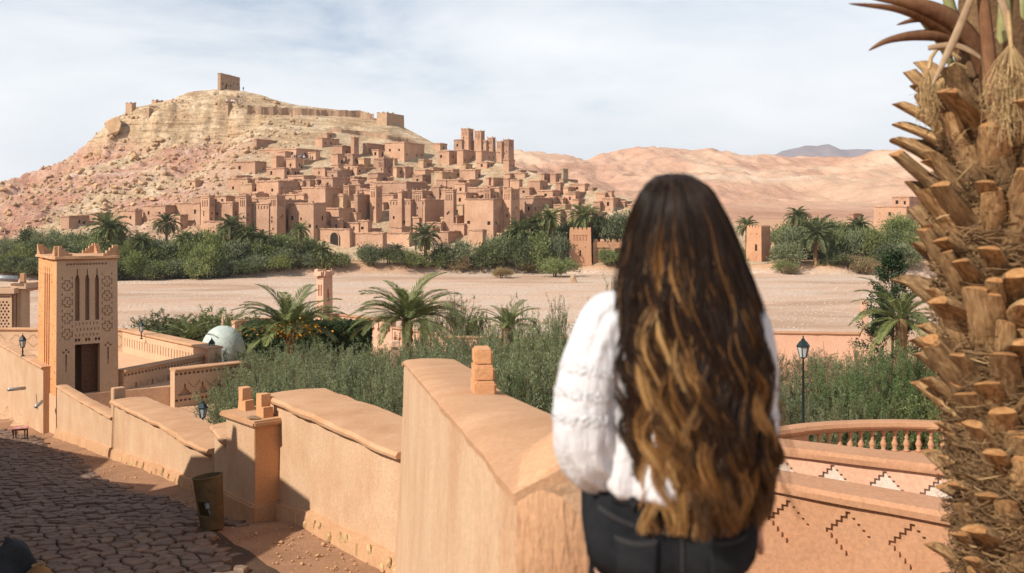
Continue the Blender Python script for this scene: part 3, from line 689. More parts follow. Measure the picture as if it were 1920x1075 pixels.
# smaller houses packed into the gaps of the village
fr_ = random.Random(11); spots = []
for k in range(34):
    px = fr_.uniform(420, 1120); py = float(np.interp(px, [395, 470, 560, 700, 860, 960, 1050, 1120], [430, 372, 352, 350, 362, 385, 395, 405])) + fr_.uniform(-14, 46); py = min(py, 448 if px < 940 else 424)
    w = fr_.uniform(42, 72); cf = fr_.uniform(0.35, 0.7); house(px - w * cf, px, px + w * (1 - cf), py - fr_.uniform(20, 32), py, Z0, 'house', None, fr_.choice(['village', 'village', 'village_pale']), seed=len(HOUSES))
ub = ([395, 430, 470, 520, 600, 700, 860, 930, 980, 1050, 1110, 1165], [430, 385, 330, 300, 292, 296, 318, 345, 352, 360, 376, 392])
tries = 0
while len(spots) < 92 and tries < 4000:
    tries += 1
    px = fr_.uniform(400, 1150); py = fr_.uniform(300, 452)
    if py < np.interp(px, *ub) + 4: continue
    if px > 960 and py > 425: continue
    if any(abs(px - a) < 15 and abs(py - b) < 9 for a, b in spots): continue
    spots.append((px, py)); w = fr_.uniform(16, 40); cf = fr_.uniform(0.35, 0.75); hh = fr_.uniform(13, 26) * (1.15 if py > 400 else 1)
    house(px - w * cf, px, px + w * (1 - cf), py - hh, py, Z0, 'house', None, fr_.choice(['village'] * 5 + ['village_pale']), seed=len(HOUSES))
# labels
ZONES = [(0, 400, 'at the foot of the boulder slope'), (400, 560, 'behind the tall river palms'), (560, 700, 'above the arched village gateway'),
         (700, 860, 'under the summit rampart'), (860, 980, 'below the ridge fort'), (980, 1300, 'on the slope beyond the fort'), (1300, 2000, 'beyond the windowed tower grove')]
NUM = ['no', 'one', 'two', 'three', 'four', 'five', 'six', 'seven', 'eight', 'nine', 'ten']
seen = {}
for (o, kind, cx, cy, a, h, mat, nl, nr, label, rag) in HOUSES:
    if label: tag(o, label, {'granary': 'granary', 'gate_wall': 'wall'}.get(o.name.split('.')[0], 'ruin' if 'ruin' in o.name else ('tower' if kind == 'tower' else 'wall')))
    else:
        zone = next(z for a0, b0, z in ZONES if a0 <= cx < b0)
        row = 'low ' if cy > 415 else ('lower-slope ' if cy > 375 else ('upper-slope ' if cy > 330 else 'high '))
        colr = {'village': 'reddish', 'village_pale': 'pale', 'village_grey': 'grey', 'stone_wall': 'rubble'}[mat]
        size = ('broad ' if a > 9 else ('narrow ' if a < 4.5 else '')) + ('tall ' if h > 8 else ('squat ' if h < 3.6 else ''))
        kn = {'tower': 'decorated tower', 'arcade': 'niched mud wall', 'house': 'mud house', 'wall': 'blank mud wall'}[kind]
        wn = '' if kind == 'wall' else f' with {NUM[min(nl + nr, 10)]} opening' + ('' if nl + nr == 1 else 's')
        tag(o, f'{row}{size}{colr} {kn}{wn} {zone}', {'tower': 'tower', 'wall': 'wall'}.get(kind, 'house'))
    seen.setdefault(o['label'], []).append(o)
for lab, os_ in seen.items():
    if len(os_) > 1:
        for o in os_: o['group'] = 'village: ' + lab

# the two river-bank towers with the film-set gate wall
def bank_tower(x0, xc, x1, yt, yb, label, dep):
    d = dep; an = R(4) if xc > 1108 and x0 < 1200 else R(40)
    u = Vector((-math.cos(an), math.sin(an))); v = Vector((math.sin(an), math.cos(an))); X = (xc - 960) / F * d
    tl = (x0 - 960) / F; tr = (x1 - 960) / F
    a = (tl * d - X) / (u.x - tl * u.y); b = max((tr * d - X) / (v.x - tr * v.y), 2.0); b = min(b, 6.0); h = (yb - yt) / F * d
    lr = []; wins = []
    if an < R(10):
        for k in range(5): cx = a * (0.22 + 0.14 * k); lr += [(cx - 0.13, h - 3.0, cx + 0.13, h - 1.7, 0.2), (cx - 0.3, h - 1.7, cx + 0.3, h - 1.45, 0.2)]
        lr += [(a * 0.5 - 0.2, h * 0.42, a * 0.5 + 0.2, h * 0.55, 0.4)]; wins += [('l', a * 0.5, h * 0.485, 0.4, h * 0.13, 0.4, 'window')]
        for q in (0.25, 0.77): lr += [(a * q - 0.15, h * 0.6, a * q + 0.15, h * 0.63, 0.2)]
        rr = []
    else:
        rr = []
        for k in range(5): cx = b * (0.12 + 0.19 * k); rr += [(cx - 0.18, h - 2.4, cx + 0.18, h - 0.9, 0.25)]
        lr = [(a * 0.35 - 0.35, h * 0.42, a * 0.35 + 0.35, h * 0.58, 0.4)]; wins = [('l', a * 0.35, h * 0.5, 0.7, h * 0.16, 0.4, 'window')]
        for q in (0.3, 0.7): lr += [(a * q - 0.15, h * 0.82, a * q + 0.15, h * 0.85, 0.2)]
    o = mud_block('river_tower', (X, d, CZ + (HOR - yb) / F * d), u, v, a, b, h, 2.5, M['bank_tower'], 0.09, lr, rr, wins, (), 0.5)
    # ragged crenellation
    ch = [c for c in o.children if c.name.startswith('roof_edge')]
    for c in ch: bpy.data.objects.remove(c)
    T_ = Vector((X, d, CZ + (HOR - yt) / F * d)); mid = T_ + Vector((u.x, u.y, 0)) * a / 2 + Vector((v.x, v.y, 0)) * b / 2
    for side, ln, dv in ((u, a, v), (v, b, u)):
        nn = 5
        for k in range(nn):
            m2 = MB(); m2.box((0, 0, 0), (ln / nn * 0.8, 0.4, 0.75), 0, 0.3, 0, 0.05)
            p = T_ + Vector((side.x, side.y, 0)) * (ln * (k + 0.5) / nn) + Vector((dv.x, dv.y, 0)) * 0.25
            p = mid.lerp(p, 0.92); p.z = T_.z + 0.2
            e = m2.build('crenel', M['bank_tower'], o); e.matrix_local = Matrix.Translation(p - o.location) @ Matrix.Rotation(math.atan2(side.y, side.x), 4, 'Z')
    return tag(o, label, 'tower')
M['bank_tower'] = mud('bank_tower_mud', (0.44, 0.225, 0.125), (0.52, 0.285, 0.165), 0.3, 3.0, 0.5, 0.08)
bank_tower(1066, 1110, 1113, 431, 516, 'tapered red mud tower with slit niches beside the gate wall', 266.0)
bank_tower(1398, 1428, 1448, 427, 503, 'tapered red mud tower with a window at the water channel', 268.0)
gw = empty('gate_wall', P(1150, 516, 267)); g0 = gw.location
mb = MB(); x0 = P(1112, 0, 267.4).x; x1 = P(1215, 0, 267.4).x; H_ = 9.0; zb_ = g0.z - 1.5
W_ = x1 - x0; xo = P(1153, 0, 267.4).x - x0; zo = CZ + (HOR - 466) / F * 267 - zb_
mb.panel((x0, 267.4, zb_), (1, 0, 0), (0, 0, 1), (0, -1, 0), W_, CZ + (HOR - 454) / F * 267 - zb_, [(xo, 0, W_, zo, None), (1.0, 1.5, xo - 1.2, zo + 0.2, 0.25)])
mb.box(((x0 + x1) / 2, 268.4, CZ + (HOR - 460) / F * 267), (W_, 1.4, 1.6))
g = mb.build('wall', M['bank_tower']); g.data.transform(Matrix.Translation(-g0)); g.parent = gw
for k in range(9):
    m2 = MB(); m2.box((0, 0, 0), (W_ / 9 * 0.8, 1.2, 0.7), 0, 0.35, 0, 0.06); e = m2.build('crenel', M['bank_tower'], gw)
    e.location = Vector((x0 + W_ * (k + 0.5) / 9, 268.3, CZ + (HOR - 453) / F * 267 + 0.25)) - g0
tag(gw, 'orange mud gate wall with a wide opening beside the slit tower', 'wall')
# ------------------------------------------------------------------ vegetation
def leaf_quads(cen, dirs, nrm, ln, wd):
    """cen (N,3) leaf bases, dirs (N,3) leaf axis, nrm (N,3) side vector, ln/wd (N,) -> V,Q with pointed leaves (one quad each)"""
    s = np.cross(dirs, nrm); s /= np.linalg.norm(s, axis=1, keepdims=True) + 1e-9
    ln = ln[:, None]; wd = wd[:, None]
    a = cen; b = cen + dirs * ln * 0.5 + s * wd * 0.5; c = cen + dirs * ln; d = cen + dirs * ln * 0.5 - s * wd * 0.5
    V = np.stack([a, b, c, d], 1).reshape(-1, 3); Q = np.arange(len(V)).reshape(-1, 4); return V, Q
def rand_unit(n, g):
    v = g.normal(size=(n, 3)); return v / np.linalg.norm(v, axis=1, keepdims=True)

def bush_mesh(seed, n_clump=70, per=46, leaf=0.30, flat=0.85, spiky=0.3):
    """rounded uneven bush of unit radius (height about 1.6), leaves in clumps"""
    g = np.random.default_rng(seed); lob = [(g.normal(0, 0.42, 2), g.uniform(0.5, 0.95), g.uniform(0.45, 0.75)) for _ in range(6)]
    C = []
    for k in range(n_clump):
        (c2, hz, rr) = lob[g.integers(0, 6)]
        d = rand_unit(1, g)[0]; d[2] = abs(d[2]) * 1.1 - 0.25; rad = rr * g.uniform(0.7, 1.05)
        C.append([c2[0] + d[0] * rad, c2[1] + d[1] * rad, max(0.06, hz * flat + d[2] * rad)])
    C = np.array(C); cs = g.uniform(0.12, 0.24, len(C))
    cen = np.repeat(C, per, 0) + g.normal(size=(len(C) * per, 3)) * np.repeat(cs, per)[:, None] * np.array([1, 1, 0.8])
    n = len(cen); out = cen - np.array([0, 0, 0.5]); out /= np.linalg.norm(out, axis=1, keepdims=True) + 1e-9
    dirs = out * 0.6 + rand_unit(n, g) * 0.8 + np.array([0, 0, spiky]); dirs /= np.linalg.norm(dirs, axis=1, keepdims=True)
    return leaf_quads(cen, dirs, rand_unit(n, g), g.uniform(0.6, 1.3, n) * leaf * 0.34, g.uniform(0.6, 1.2, n) * leaf * 0.17)

def stem_mesh(seed, n=7, h=0.8, sp=0.45):
    r = random.Random(seed); b = MB()
    for k in range(n):
        a = r.uniform(0, 6.28); q = r.uniform(0.2, 1) * sp
        b.tube([(0.05 * math.cos(a), 0.05 * math.sin(a), -0.25), (q * 0.4 * math.cos(a), q * 0.4 * math.sin(a), h * 0.45), (q * math.cos(a), q * math.sin(a), h)], [0.035, 0.022, 0.008], 5)
    me = bpy.data.meshes.new('stem'); me.from_pydata(b.v, [], b.f); me.materials.append(M['bark']); return me
FAR_FOL = {}; STEMS = [stem_mesh(i) for i in range(3)]
for key, mat, spk in (('bush', 'bush', 0.25), ('bush_grey', 'bush_grey', 0.5), ('bush_dry', 'bush_dry', 0.6), ('bush_light', 'bush_light', 0.4)):
    FAR_FOL[key] = [np_mesh('foliage', *bush_mesh(100 + i + 10 * len(key), 78, 44, 0.42, 0.85, spk), [M[mat]]) for i in range(3)]
def place_bush(name, x, y, w, h, key, label, group, cat='bush', sink=0.1):
    e = empty(name, (x, y, zz(x, y) - sink), rng.uniform(0, 6.28)); k = rng.randrange(3)
    f = bpy.data.objects.new('foliage', FAR_FOL[key][k]); COL.objects.link(f); f.parent = e; f.scale = (w * rng.uniform(0.9, 1.1), w * rng.uniform(0.9, 1.1), h / 1.45)
    s = bpy.data.objects.new('stem', STEMS[k]); COL.objects.link(s); s.parent = e; s.scale = (w, w, h * 0.8)
    return tag(e, label, cat, group)
vr = random.Random(21)
def bank_bush(px, py, wpx, hpx, key, label, group, cat='bush'):
    d = ray_hit(px, py, 190.0, 300.0, 900); d = min(d, 292.0)
    return place_bush('bush' if cat == 'bush' else 'tree', (px - 960) / F * d, d, wpx * 0.5 / F * d, hpx / F * d, key, label, group, cat)
# left bank thicket
LABL = {'bush_light': 'yellow green leafy bush', 'bush': 'dark green rounded bush', 'bush_grey': 'feathery grey green tamarisk', 'bush_dry': 'dry straw coloured scrub'}
rows = []
for k in range(46):
    px = 4 + k * 12.6 + vr.uniform(-6, 6); edge = np.interp(px, [0, 60, 180, 230, 420, 560], [515, 520, 526, 528, 522, 505]); rows.append((px, edge - vr.uniform(0, 4), vr.uniform(34, 54), vr.uniform(26, 40), vr.choice(['bush', 'bush_light', 'bush_grey', 'bush', 'bush_grey'])))
for k in range(48):
    px = 2 + k * 12.2 + vr.uniform(-8, 8); edge = np.interp(px, [0, 60, 230, 420, 590], [492, 496, 502, 498, 486]); rows.append((px, edge, vr.uniform(36, 66), vr.uniform(30, 50), vr.choice(['bush', 'bush_grey', 'bush', 'bush_light'])))
for k in range(20):
    px = 5 + k * 29 + vr.uniform(-10, 10); rows.append((px, np.interp(px, [0, 200, 560], [474, 478, 474]), vr.uniform(36, 60), vr.uniform(24, 40), vr.choice(['bush', 'bush_grey'])))
for (px, py, w, h, key) in rows:
    if vr.random() < 0.2: h *= vr.uniform(1.25, 1.6)
    elif vr.random() < 0.2: h *= 0.7
    bank_bush(px, py, w, h, key, LABL[key] + ' in the thicket on the bank below the rocky slope', 'thicket below the rocky slope: ' + key)
# middle clumps between the gateway and the slit tower
for (px, py, w, h, key) in [(612, 508, 42, 40, 'bush'), (640, 502, 36, 30, 'bush_grey'), (700, 498, 40, 42, 'bush_grey'), (728, 496, 44, 36, 'bush'), (690, 500, 26, 30, 'bush'), (765, 502, 46, 34, 'bush'), (835, 505, 56, 44, 'bush'), (868, 512, 40, 30, 'bush_dry'),
                            (860, 500, 52, 48, 'bush_grey'), (905, 512, 56, 62, 'bush'), (930, 500, 56, 56, 'bush_grey'), (975, 505, 64, 66, 'bush'), (1010, 502, 60, 70, 'bush'), (1045, 505, 48, 72, 'bush_grey'), (1040, 520, 62, 34, 'bush'),
                            (940, 522, 40, 22, 'bush_dry'), (985, 512, 34, 26, 'bush_dry'), (1005, 468, 60, 44, 'bush'), (1060, 462, 60, 46, 'bush_grey'), (960, 470, 50, 40, 'bush'), (1120, 470, 56, 66, 'bush'), (1150, 472, 60, 72, 'bush_grey'), (1185, 474, 60, 70, 'bush'), (1135, 496, 50, 30, 'bush'), (1170, 498, 60, 34, 'bush')]:
    bank_bush(px, py, w, h, key, LABL[key] + ' on the bank between the gateway and the slit tower', 'bushes between gateway and slit tower: ' + key)
# right bank
for k in range(34):
    px = 1345 + vr.uniform(0, 380); py = vr.uniform(462, 488)
    if 1375 < px < 1475: px += 110
    key = vr.choice(['bush', 'bush_grey', 'bush_light'])
    bank_bush(px, py, vr.uniform(44, 70), vr.uniform(40, 66), key, LABL[key] + ' in the grove beside the windowed tower', 'grove beside the windowed tower: ' + key)
for (px, py, w, h, key) in [(1480, 496, 60, 44, 'bush_grey'), (1465, 512, 36, 22, 'bush'), (1482, 515, 30, 18, 'bush_dry'), (1625, 515, 56, 32, 'bush_dry'), (1660, 498, 60, 44, 'bush'), (1590, 500, 46, 24, 'bush_dry'), (1560, 496, 50, 30, 'bush'), (1700, 505, 60, 50, 'bush_grey')]:
    bank_bush(px, py, w, h, key, LABL[key] + ' at the edge of the river bed by the windowed tower', 'scrub by the windowed tower: ' + key)

def frond_arrays(L_, n_pair, leafl, droop, g, width=0.022, up0=0.9, lift=1.0):
    """arching palm frond along +x; returns V,Q"""
    t = np.linspace(0, 1, n_pair); ang0 = up0; x = L_ * (np.sin(ang0 + 0 * t) * 0) 
    a = up0 - droop * t ** 1.3; dx = np.cos(a); dz = np.sin(a); ds = L_ / n_pair
    X = np.cumsum(dx) * ds; Z = np.cumsum(dz) * ds
    pts = np.stack([X, 0 * X, Z], 1); tang = np.stack([dx, 0 * dx, dz], 1); nor = np.stack([-dz, 0 * dx, dx], 1)
    Vs = []; Qs = []; base = 0
    # rachis as a thin ribbon pair
    w = (0.035 * (1 - t) + 0.006)[:, None] * L_ / 2.6
    for sv in (np.array([0, 1.0, 0]), ):
        A = pts + sv * w; B = pts - sv * w; V = np.empty((2 * len(t), 3)); V[0::2] = A; V[1::2] = B
        q = np.arange(0, 2 * (len(t) - 1), 2); Q = np.stack([q, q + 1, q + 3, q + 2], 1); Vs.append(V); Qs.append(Q + base); base += len(V)
    k = np.arange(int(n_pair * 0.14), n_pair); prof = np.sin(np.clip((k / n_pair) * 0.95 + 0.08, 0, 1) * math.pi) ** 0.55
    for sgn in (-1, 1):
        m = len(k); spread = g.uniform(0.75, 1.1, m)
        d = tang[k] * (0.75 + 0.25 * (k / n_pair))[:, None] + np.array([0, sgn, 0]) * spread[:, None] * 0.75 + nor[k] * (g.uniform(0.1, 0.55, m) * lift)[:, None]
        d /= np.linalg.norm(d, axis=1, keepdims=True)
        l = leafl * prof * g.uniform(0.8, 1.1, m); V, Q = leaf_quads(pts[k], d, nor[k] + g.normal(0, 0.25, (m, 3)), l, np.full(m, width))
        V = V.reshape(-1, 4, 3); V[:, 2, 2] -= 0.16 * l; V = V.reshape(-1, 3)
        Vs.append(V); Qs.append(Q + base); base += len(V)
    return np.concatenate(Vs), np.concatenate(Qs)
def rot_frond(V, az, tilt, roll):
    Mx = np.array(Matrix.Rotation(az, 3, 'Z') @ Matrix.Rotation(-tilt, 3, 'Y') @ Matrix.Rotation(roll, 3, 'X')); return V @ Mx.T
def palm_crown(seed, n=34, L_=2.7, pairs=34, leafl=0.5, width=0.05):
    g = np.random.default_rng(seed); Vs, Qs, b = [], [], 0; 
    for k in range(n):
        q = k / n; az = k * 2.39996 + g.uniform(-.2, .2); up0 = 1.25 - 1.75 * q + g.uniform(-.15, .15)
        V, Q = frond_arrays(L_ * g.uniform(0.85, 1.1), pairs, leafl, 1.0 + 0.5 * q, g, width, up0); V = rot_frond(V, az, 0, g.uniform(-.3, .3)); V[:, 2] += 0.1
        Vs.append(V); Qs.append(Q + b); b += len(V)
    return np.concatenate(Vs), np.concatenate(Qs)
CROWNS = [np_mesh('crown', *palm_crown(40 + i, 44, 2.7, 26, 0.62, 0.12), [M['frond_far']]) for i in range(3)]
SKIRTS = []
for i in range(2):
    g = np.random.default_rng(70 + i); Vs, Qs, b = [], [], 0
    for k in range(12):
        V, Q = frond_arrays(1.9, 16, 0.35, 0.7, g, 0.10, -0.75); V = rot_frond(V, k * 0.53 + g.uniform(-.2, .2), 0, g.uniform(-.5, .5)); Vs.append(V); Qs.append(Q + b); b += len(V)
    SKIRTS.append(np_mesh('dry_skirt', np.concatenate(Vs), np.concatenate(Qs), [M['frond_dry']]))
def trunk_mesh(seed):
    r = random.Random(seed); b = MB(); rings = []
    for k in range(15):
        z = k / 14; rr = 0.23 * (1.15 - 0.25 * z) * (1 + 0.09 * (k % 2)); rings.append([(rr * math.cos(a) + 0.06 * math.sin(z * 3 + seed), rr * math.sin(a), z) for a in (2 * math.pi * j / 9 for j in range(9))])
    b.loft(rings); me = bpy.data.meshes.new('trunk'); me.from_pydata(b.v, [], b.f); me.materials.append(M['trunk']); return me
TRUNKS = [trunk_mesh(i) for i in range(2)]
def far_palm(px, pyc, pyb, rpx, label, group, dd=None):
    d = dd or min(ray_hit(px, pyb, 190.0, 300.0, 900), 290.0); x = (px - 960) / F * d; zb_ = zz(x, d) - 0.2; zt = CZ + (HOR - pyc) / F * d
    e = empty('date_palm', (x, d, zb_), rng.uniform(0, 6.28)); k = rng.randrange(3); s = rpx / F * d / 2.6
    c = bpy.data.objects.new('crown', CROWNS[k]); COL.objects.link(c); c.parent = e; c.location = (0, 0, zt - zb_); c.scale = (s, s, s)
    c = bpy.data.objects.new('dry_skirt', SKIRTS[k % 2]); COL.objects.link(c); c.parent = e; c.location = (0, 0, zt - zb_); c.scale = (s, s, s)
    c = bpy.data.objects.new('trunk', TRUNKS[k % 2]); COL.objects.link(c); c.parent = e; c.scale = (s * 0.9, s * 0.9, zt - zb_)
    return tag(e, label, 'palm', group)
for (px, pyc, pyb, r, lab, grp) in [
    (203, 430, 495, 44, 'largest date palm of the thicket below the boulder slope with a full crown', None), (312, 420, 490, 30, 'date palm in front of the outlying mud houses', 'palms in front of the outlying houses'), (262, 455, 500, 30, 'low date palm beside the largest thicket palm', None),
    (433, 427, 490, 34, 'date palm in front of the tall arcaded house', 'palms before the arcaded house'), (463, 440, 492, 27, 'date palm in front of the tall arcaded house', 'palms before the arcaded house'), (491, 452, 495, 28, 'date palm in front of the tall arcaded house', 'palms before the arcaded house'),
    (563, 432, 496, 22, 'slender date palm with a bare trunk near the gateway', None), (602, 472, 506, 24, 'stubby date palm just below the gateway wall', None), (548, 468, 500, 22, 'young date palm at the foot of the slender palm', None),
    (797, 445, 503, 36, 'tall date palm in front of the twin decorated towers', None), (745, 470, 498, 18, 'small fan of palm leaves beside the tall palm', None), (976, 432, 495, 34, 'date palm at the foot of the great corner tower', None),
    (1030, 412, 478, 34, 'date palm between the corner tower and slit tower', None), (1096, 410, 476, 38, 'wide date palm standing behind the slit tower', None), (1003, 420, 480, 22, 'small palm tucked beside the corner tower', None),
    (345, 450, 498, 26, 'date palm in front of the outlying mud houses', 'palms in front of the outlying houses'), (110, 470, 505, 26, 'half hidden date palm near the foot of the boulder slope', None), (1496, 408, 478, 28, 'tall slim date palm above the grove by the windowed tower', None),
    (1530, 440, 498, 44, 'bushy date palm with orange fruit in the grove by the windowed tower', None), (1400, 425, 480, 24, 'date palm behind the windowed tower', None), (1610, 425, 480, 26, 'date palm below the lone mud house across the river', None), (925, 388, 440, 16, 'palm rising inside a walled village court', None)]:
    far_palm(px, pyc, pyb, r, lab, grp, 285.0 if px == 925 else None)

# reeds and dry grass on the right bank, one mass
g = np.random.default_rng(5); n = 9000
px = g.uniform(1380, 1700, n); d = g.uniform(263, 290, n); x = (px - 960) / F * d; keep = (fbm(x / 6, d / 6, 3, 77) > 0.02); x = x[keep]; d = d[keep]; n = len(x)
cen = np.stack([x, d, rel_z(x, d) + CZ], 1); dirs = g.normal(0, 0.18, (n, 3)) + np.array([0, 0, 1]); dirs /= np.linalg.norm(dirs, axis=1, keepdims=True)
V, Q = leaf_quads(cen, dirs, rand_unit(n, g), g.uniform(0.8, 2.2, n), np.full(n, 0.14))
tag(link('reeds', np_mesh('reeds', V, Q, [M['grass']])), 'dry reeds and grass near the windowed tower', None, None, 'stuff')

# boulders on the rocky slope
def boulder_mesh(seed, mat):
    bm = bmesh.new(); bmesh.ops.create_icosphere(bm, subdivisions=2, radius=1.0); r = np.random.default_rng(seed)
    for _ in range(9):
        nv = Vector(rand_unit(1, r)[0]); lim = r.uniform(0.45, 0.8)
        for v in bm.verts:
            k = v.co.dot(nv)
            if k > lim: v.co -= nv * (k - lim)
    for v in bm.verts: v.co *= 1 + r.normal(0, 0.02)
    me = bpy.data.meshes.new('boulder'); bm.to_mesh(me); bm.free(); me.materials.append(mat); return me
M['boulder'] = mud('boulder_rock', (0.42, 0.26, 0.14), (0.58, 0.40, 0.24), 0.5, 4, 0.8, 0.1, None, 0, 0.15)
BOULD = [boulder_mesh(i, M['boulder']) for i in range(6)]
br = random.Random(3); nb = 0
def boulder(px, py, wpx, hpx, label, group=None, name='boulder'):
    d = ray_hit(px, py); x = (px - 960) / F * d; o = bpy.data.objects.new(name, br.choice(BOULD)); COL.objects.link(o)
    w = wpx / 2 / F * d; h = hpx / 2 / F * d; o.location = (x, d, zz(x, d) + h * 0.45); o.scale = (w, w * br.uniform(0.8, 1.2), h); o.rotation_euler = (br.uniform(-.3, .3), br.uniform(-.3, .3), br.uniform(0, 6.28))
    return tag(o, label, 'boulder', group)
boulder(214, 247, 44, 44, 'huge detached block of sandstone at the cliff edge')
boulder(1076, 531, 16, 28, 'weathered rock stump on the bank beside the slit tower')
boulder(185, 292, 22, 16, 'squarish boulder below the detached cliff block')
while nb < 210:
    px = br.uniform(2, 470); py = br.uniform(262, 440); lo = np.interp(px, [0, 60, 190, 330, 470], [352, 335, 275, 255, 262]); hi = np.interp(px, [0, 110, 220, 330, 420, 470], [440, 425, 405, 385, 330, 290])
    if not (lo + 4 < py < hi): continue
    s = br.choice((5, 6, 7, 8, 10, 12, 15)); boulder(px, py, s * br.uniform(0.9, 1.4), s * br.uniform(0.7, 1.0), 'tan sandstone boulder lying loose on the rocky slope', 'boulders on the rocky slope'); nb += 1
# finer rubble as one mass
g = np.random.default_rng(9); bm_v = np.array([v.co[:] for v in BOULD[0].vertices]); bm_f = np.array([p.vertices[:] for p in BOULD[0].polygons])
n = 2400; px = g.uniform(-10, 520, n); py = g.uniform(250, 440, n); Vs, Qs, b = [], [], 0
ico = np.array([[1, 0, 0], [-1, 0, 0], [0, 1, 0], [0, -1, 0], [0, 0, 1], [0, 0, -1]], float); icf = np.array([[0, 2, 4], [2, 1, 4], [1, 3, 4], [3, 0, 4], [2, 0, 5], [1, 2, 5], [3, 1, 5], [0, 3, 5]])
x = g.uniform(-215, -75, n); y = g.uniform(275, 396, n); z = rel_z(x, y) + CZ
for k in range(n):
    s = g.uniform(0.2, 0.75) * (1 + (g.random() < 0.1)); v = ico * s * g.uniform(0.6, 1.3, 3) + g.normal(0, 0.12 * s, (6, 3)); c_, s_ = math.cos(k), math.sin(k)
    v = np.stack([v[:, 0] * c_ - v[:, 1] * s_, v[:, 0] * s_ + v[:, 1] * c_, v[:, 2]], 1); Vs.append(v + np.array([x[k], y[k], z[k] + s * 0.2])); Qs.append(icf + b); b += 6
tag(link('rubble', np_mesh('rubble', np.concatenate(Vs), np.concatenate(Qs), [M['boulder']], False, None, True)), 'loose rubble scattered over the rocky slope', None, None, 'stuff')
# river stones, one mass
n = 9000; x = g.uniform(-125, 130, n); y = g.uniform(115, 262, n); keep = y < bank_y(x) - 1; x = x[keep]; y = y[keep]; z = rel_z(x, y) + CZ; Vs, Qs, b = [], [], 0
band = fbm(x / 30, y / 8, 3, 51)
for k in range(len(x)):
    if band[k] < -0.1: continue
    s = g.uniform(0.07, 0.22); v = ico * s * np.array([1.2, 1.0, 0.55]) + g.normal(0, 0.1 * s, (6, 3)); Vs.append(v + np.array([x[k], y[k], z[k] + 0.02])); Qs.append(icf + b); b += 6
M['cobble_river'] = mud('river_stones', (0.42, 0.33, 0.26), (0.66, 0.56, 0.47), 0.6, 4, 0.4, 0.05)
tag(link('river_gravel', np_mesh('river_gravel', np.concatenate(Vs), np.concatenate(Qs), [M['cobble_river']], False, None, True)), 'pale stones scattered over the dry river bed', None, None, 'stuff')

# tiny visitors on the hill
def tiny_person_mesh(seed, top, low):
    r = random.Random(seed); b = MB()
    prof = [(0.10, 0.0), (0.12, 0.05), (0.11, 0.45), (0.15, 0.85), (0.17, 1.0), (0.20, 1.35), (0.19, 1.42), (0.07, 1.47), (0.065, 1.52), (0.10, 1.60), (0.105, 1.68), (0.06, 1.76), (0.01, 1.78)]
    b.loft([[(rr * math.cos(a) * (1.0 if z > 1.45 else 1.15), rr * math.sin(a) * (1.0 if z > 1.45 else 0.7), z) for a in (2 * math.pi * j / 8 for j in range(8))] for rr, z in prof])
    for f_, p in zip(range(len(b.f)), b.f): b.m[f_] = 1 if sum(b.v[i][2] for i in p) / len(p) < 0.9 else (2 if sum(b.v[i][2] for i in p) / len(p) > 1.5 else 0)
    for sx in (-1, 1):
        b.tube([(sx * 0.2, 0, 1.38), (sx * 0.27, 0.03, 1.1), (sx * 0.24, -0.1, 0.85)], [0.06, 0.05, 0.035], 6, True, 0)
    me = bpy.data.meshes.new('person'); me.from_pydata(b.v, [], b.f)
    for m in (top, low, M['skin_far']): me.materials.append(m)
    me.polygons.foreach_set('material_index', b.m); return me
M['skin_far'] = plain('far_skin', (0.30, 0.18, 0.12)); cl = {}
for nme, c in (('blue', (0.03, 0.10, 0.38)), ('white', (0.75, 0.75, 0.73)), ('black', (0.03, 0.03, 0.035)), ('red', (0.4, 0.05, 0.05)), ('jeans', (0.06, 0.09, 0.16)), ('tan', (0.45, 0.35, 0.22))): cl[nme] = plain('cloth_' + nme, c, 0.9)
PP = {}
for k, (a, b_) in enumerate((('blue', 'black'), ('white', 'jeans'), ('black', 'jeans'), ('red', 'black'), ('tan', 'jeans'), ('white', 'black'))): PP[(a, b_)] = tiny_person_mesh(k, cl[a], cl[b_])
pr = random.Random(2)
def visitor(px, py, key, label, group):
    d = ray_hit(px, py); x = (px - 960) / F * d; o = bpy.data.objects.new('person', PP[key]); COL.objects.link(o); o.location = (x, d, zz(x, d)); o.rotation_euler = (0, 0, pr.uniform(0, 6.28)); tag(o, label, 'person', group)
keys = list(PP)
for px in (350, 355): visitor(px, 169, ('black', 'jeans'), 'visitor in dark clothes standing on the skyline apart from the granary in a pair', 'visitors left of the granary')
visitor(456, 171, ('black', 'jeans'), 'visitor in dark clothes alone beside the hilltop granary', None)
for k in range(16):
    key = keys[k % 6]; visitor(545 + k * 3.6 + pr.uniform(-1, 1), 299.5 + pr.uniform(-1, 1), key, f'visitor in {key[0]} top and {key[1]} trousers in the crowd below the long terrace wall', f'crowd below the terrace wall: {key[0]}')
for k in range(7):
    key = keys[(k * 2 + 1) % 6]; visitor(424 + k * 5 + pr.uniform(-1, 1), 195, key, f'visitor in {key[0]} top on the path above the stone bastion', f'visitors above the stone bastion: {key[0]}')
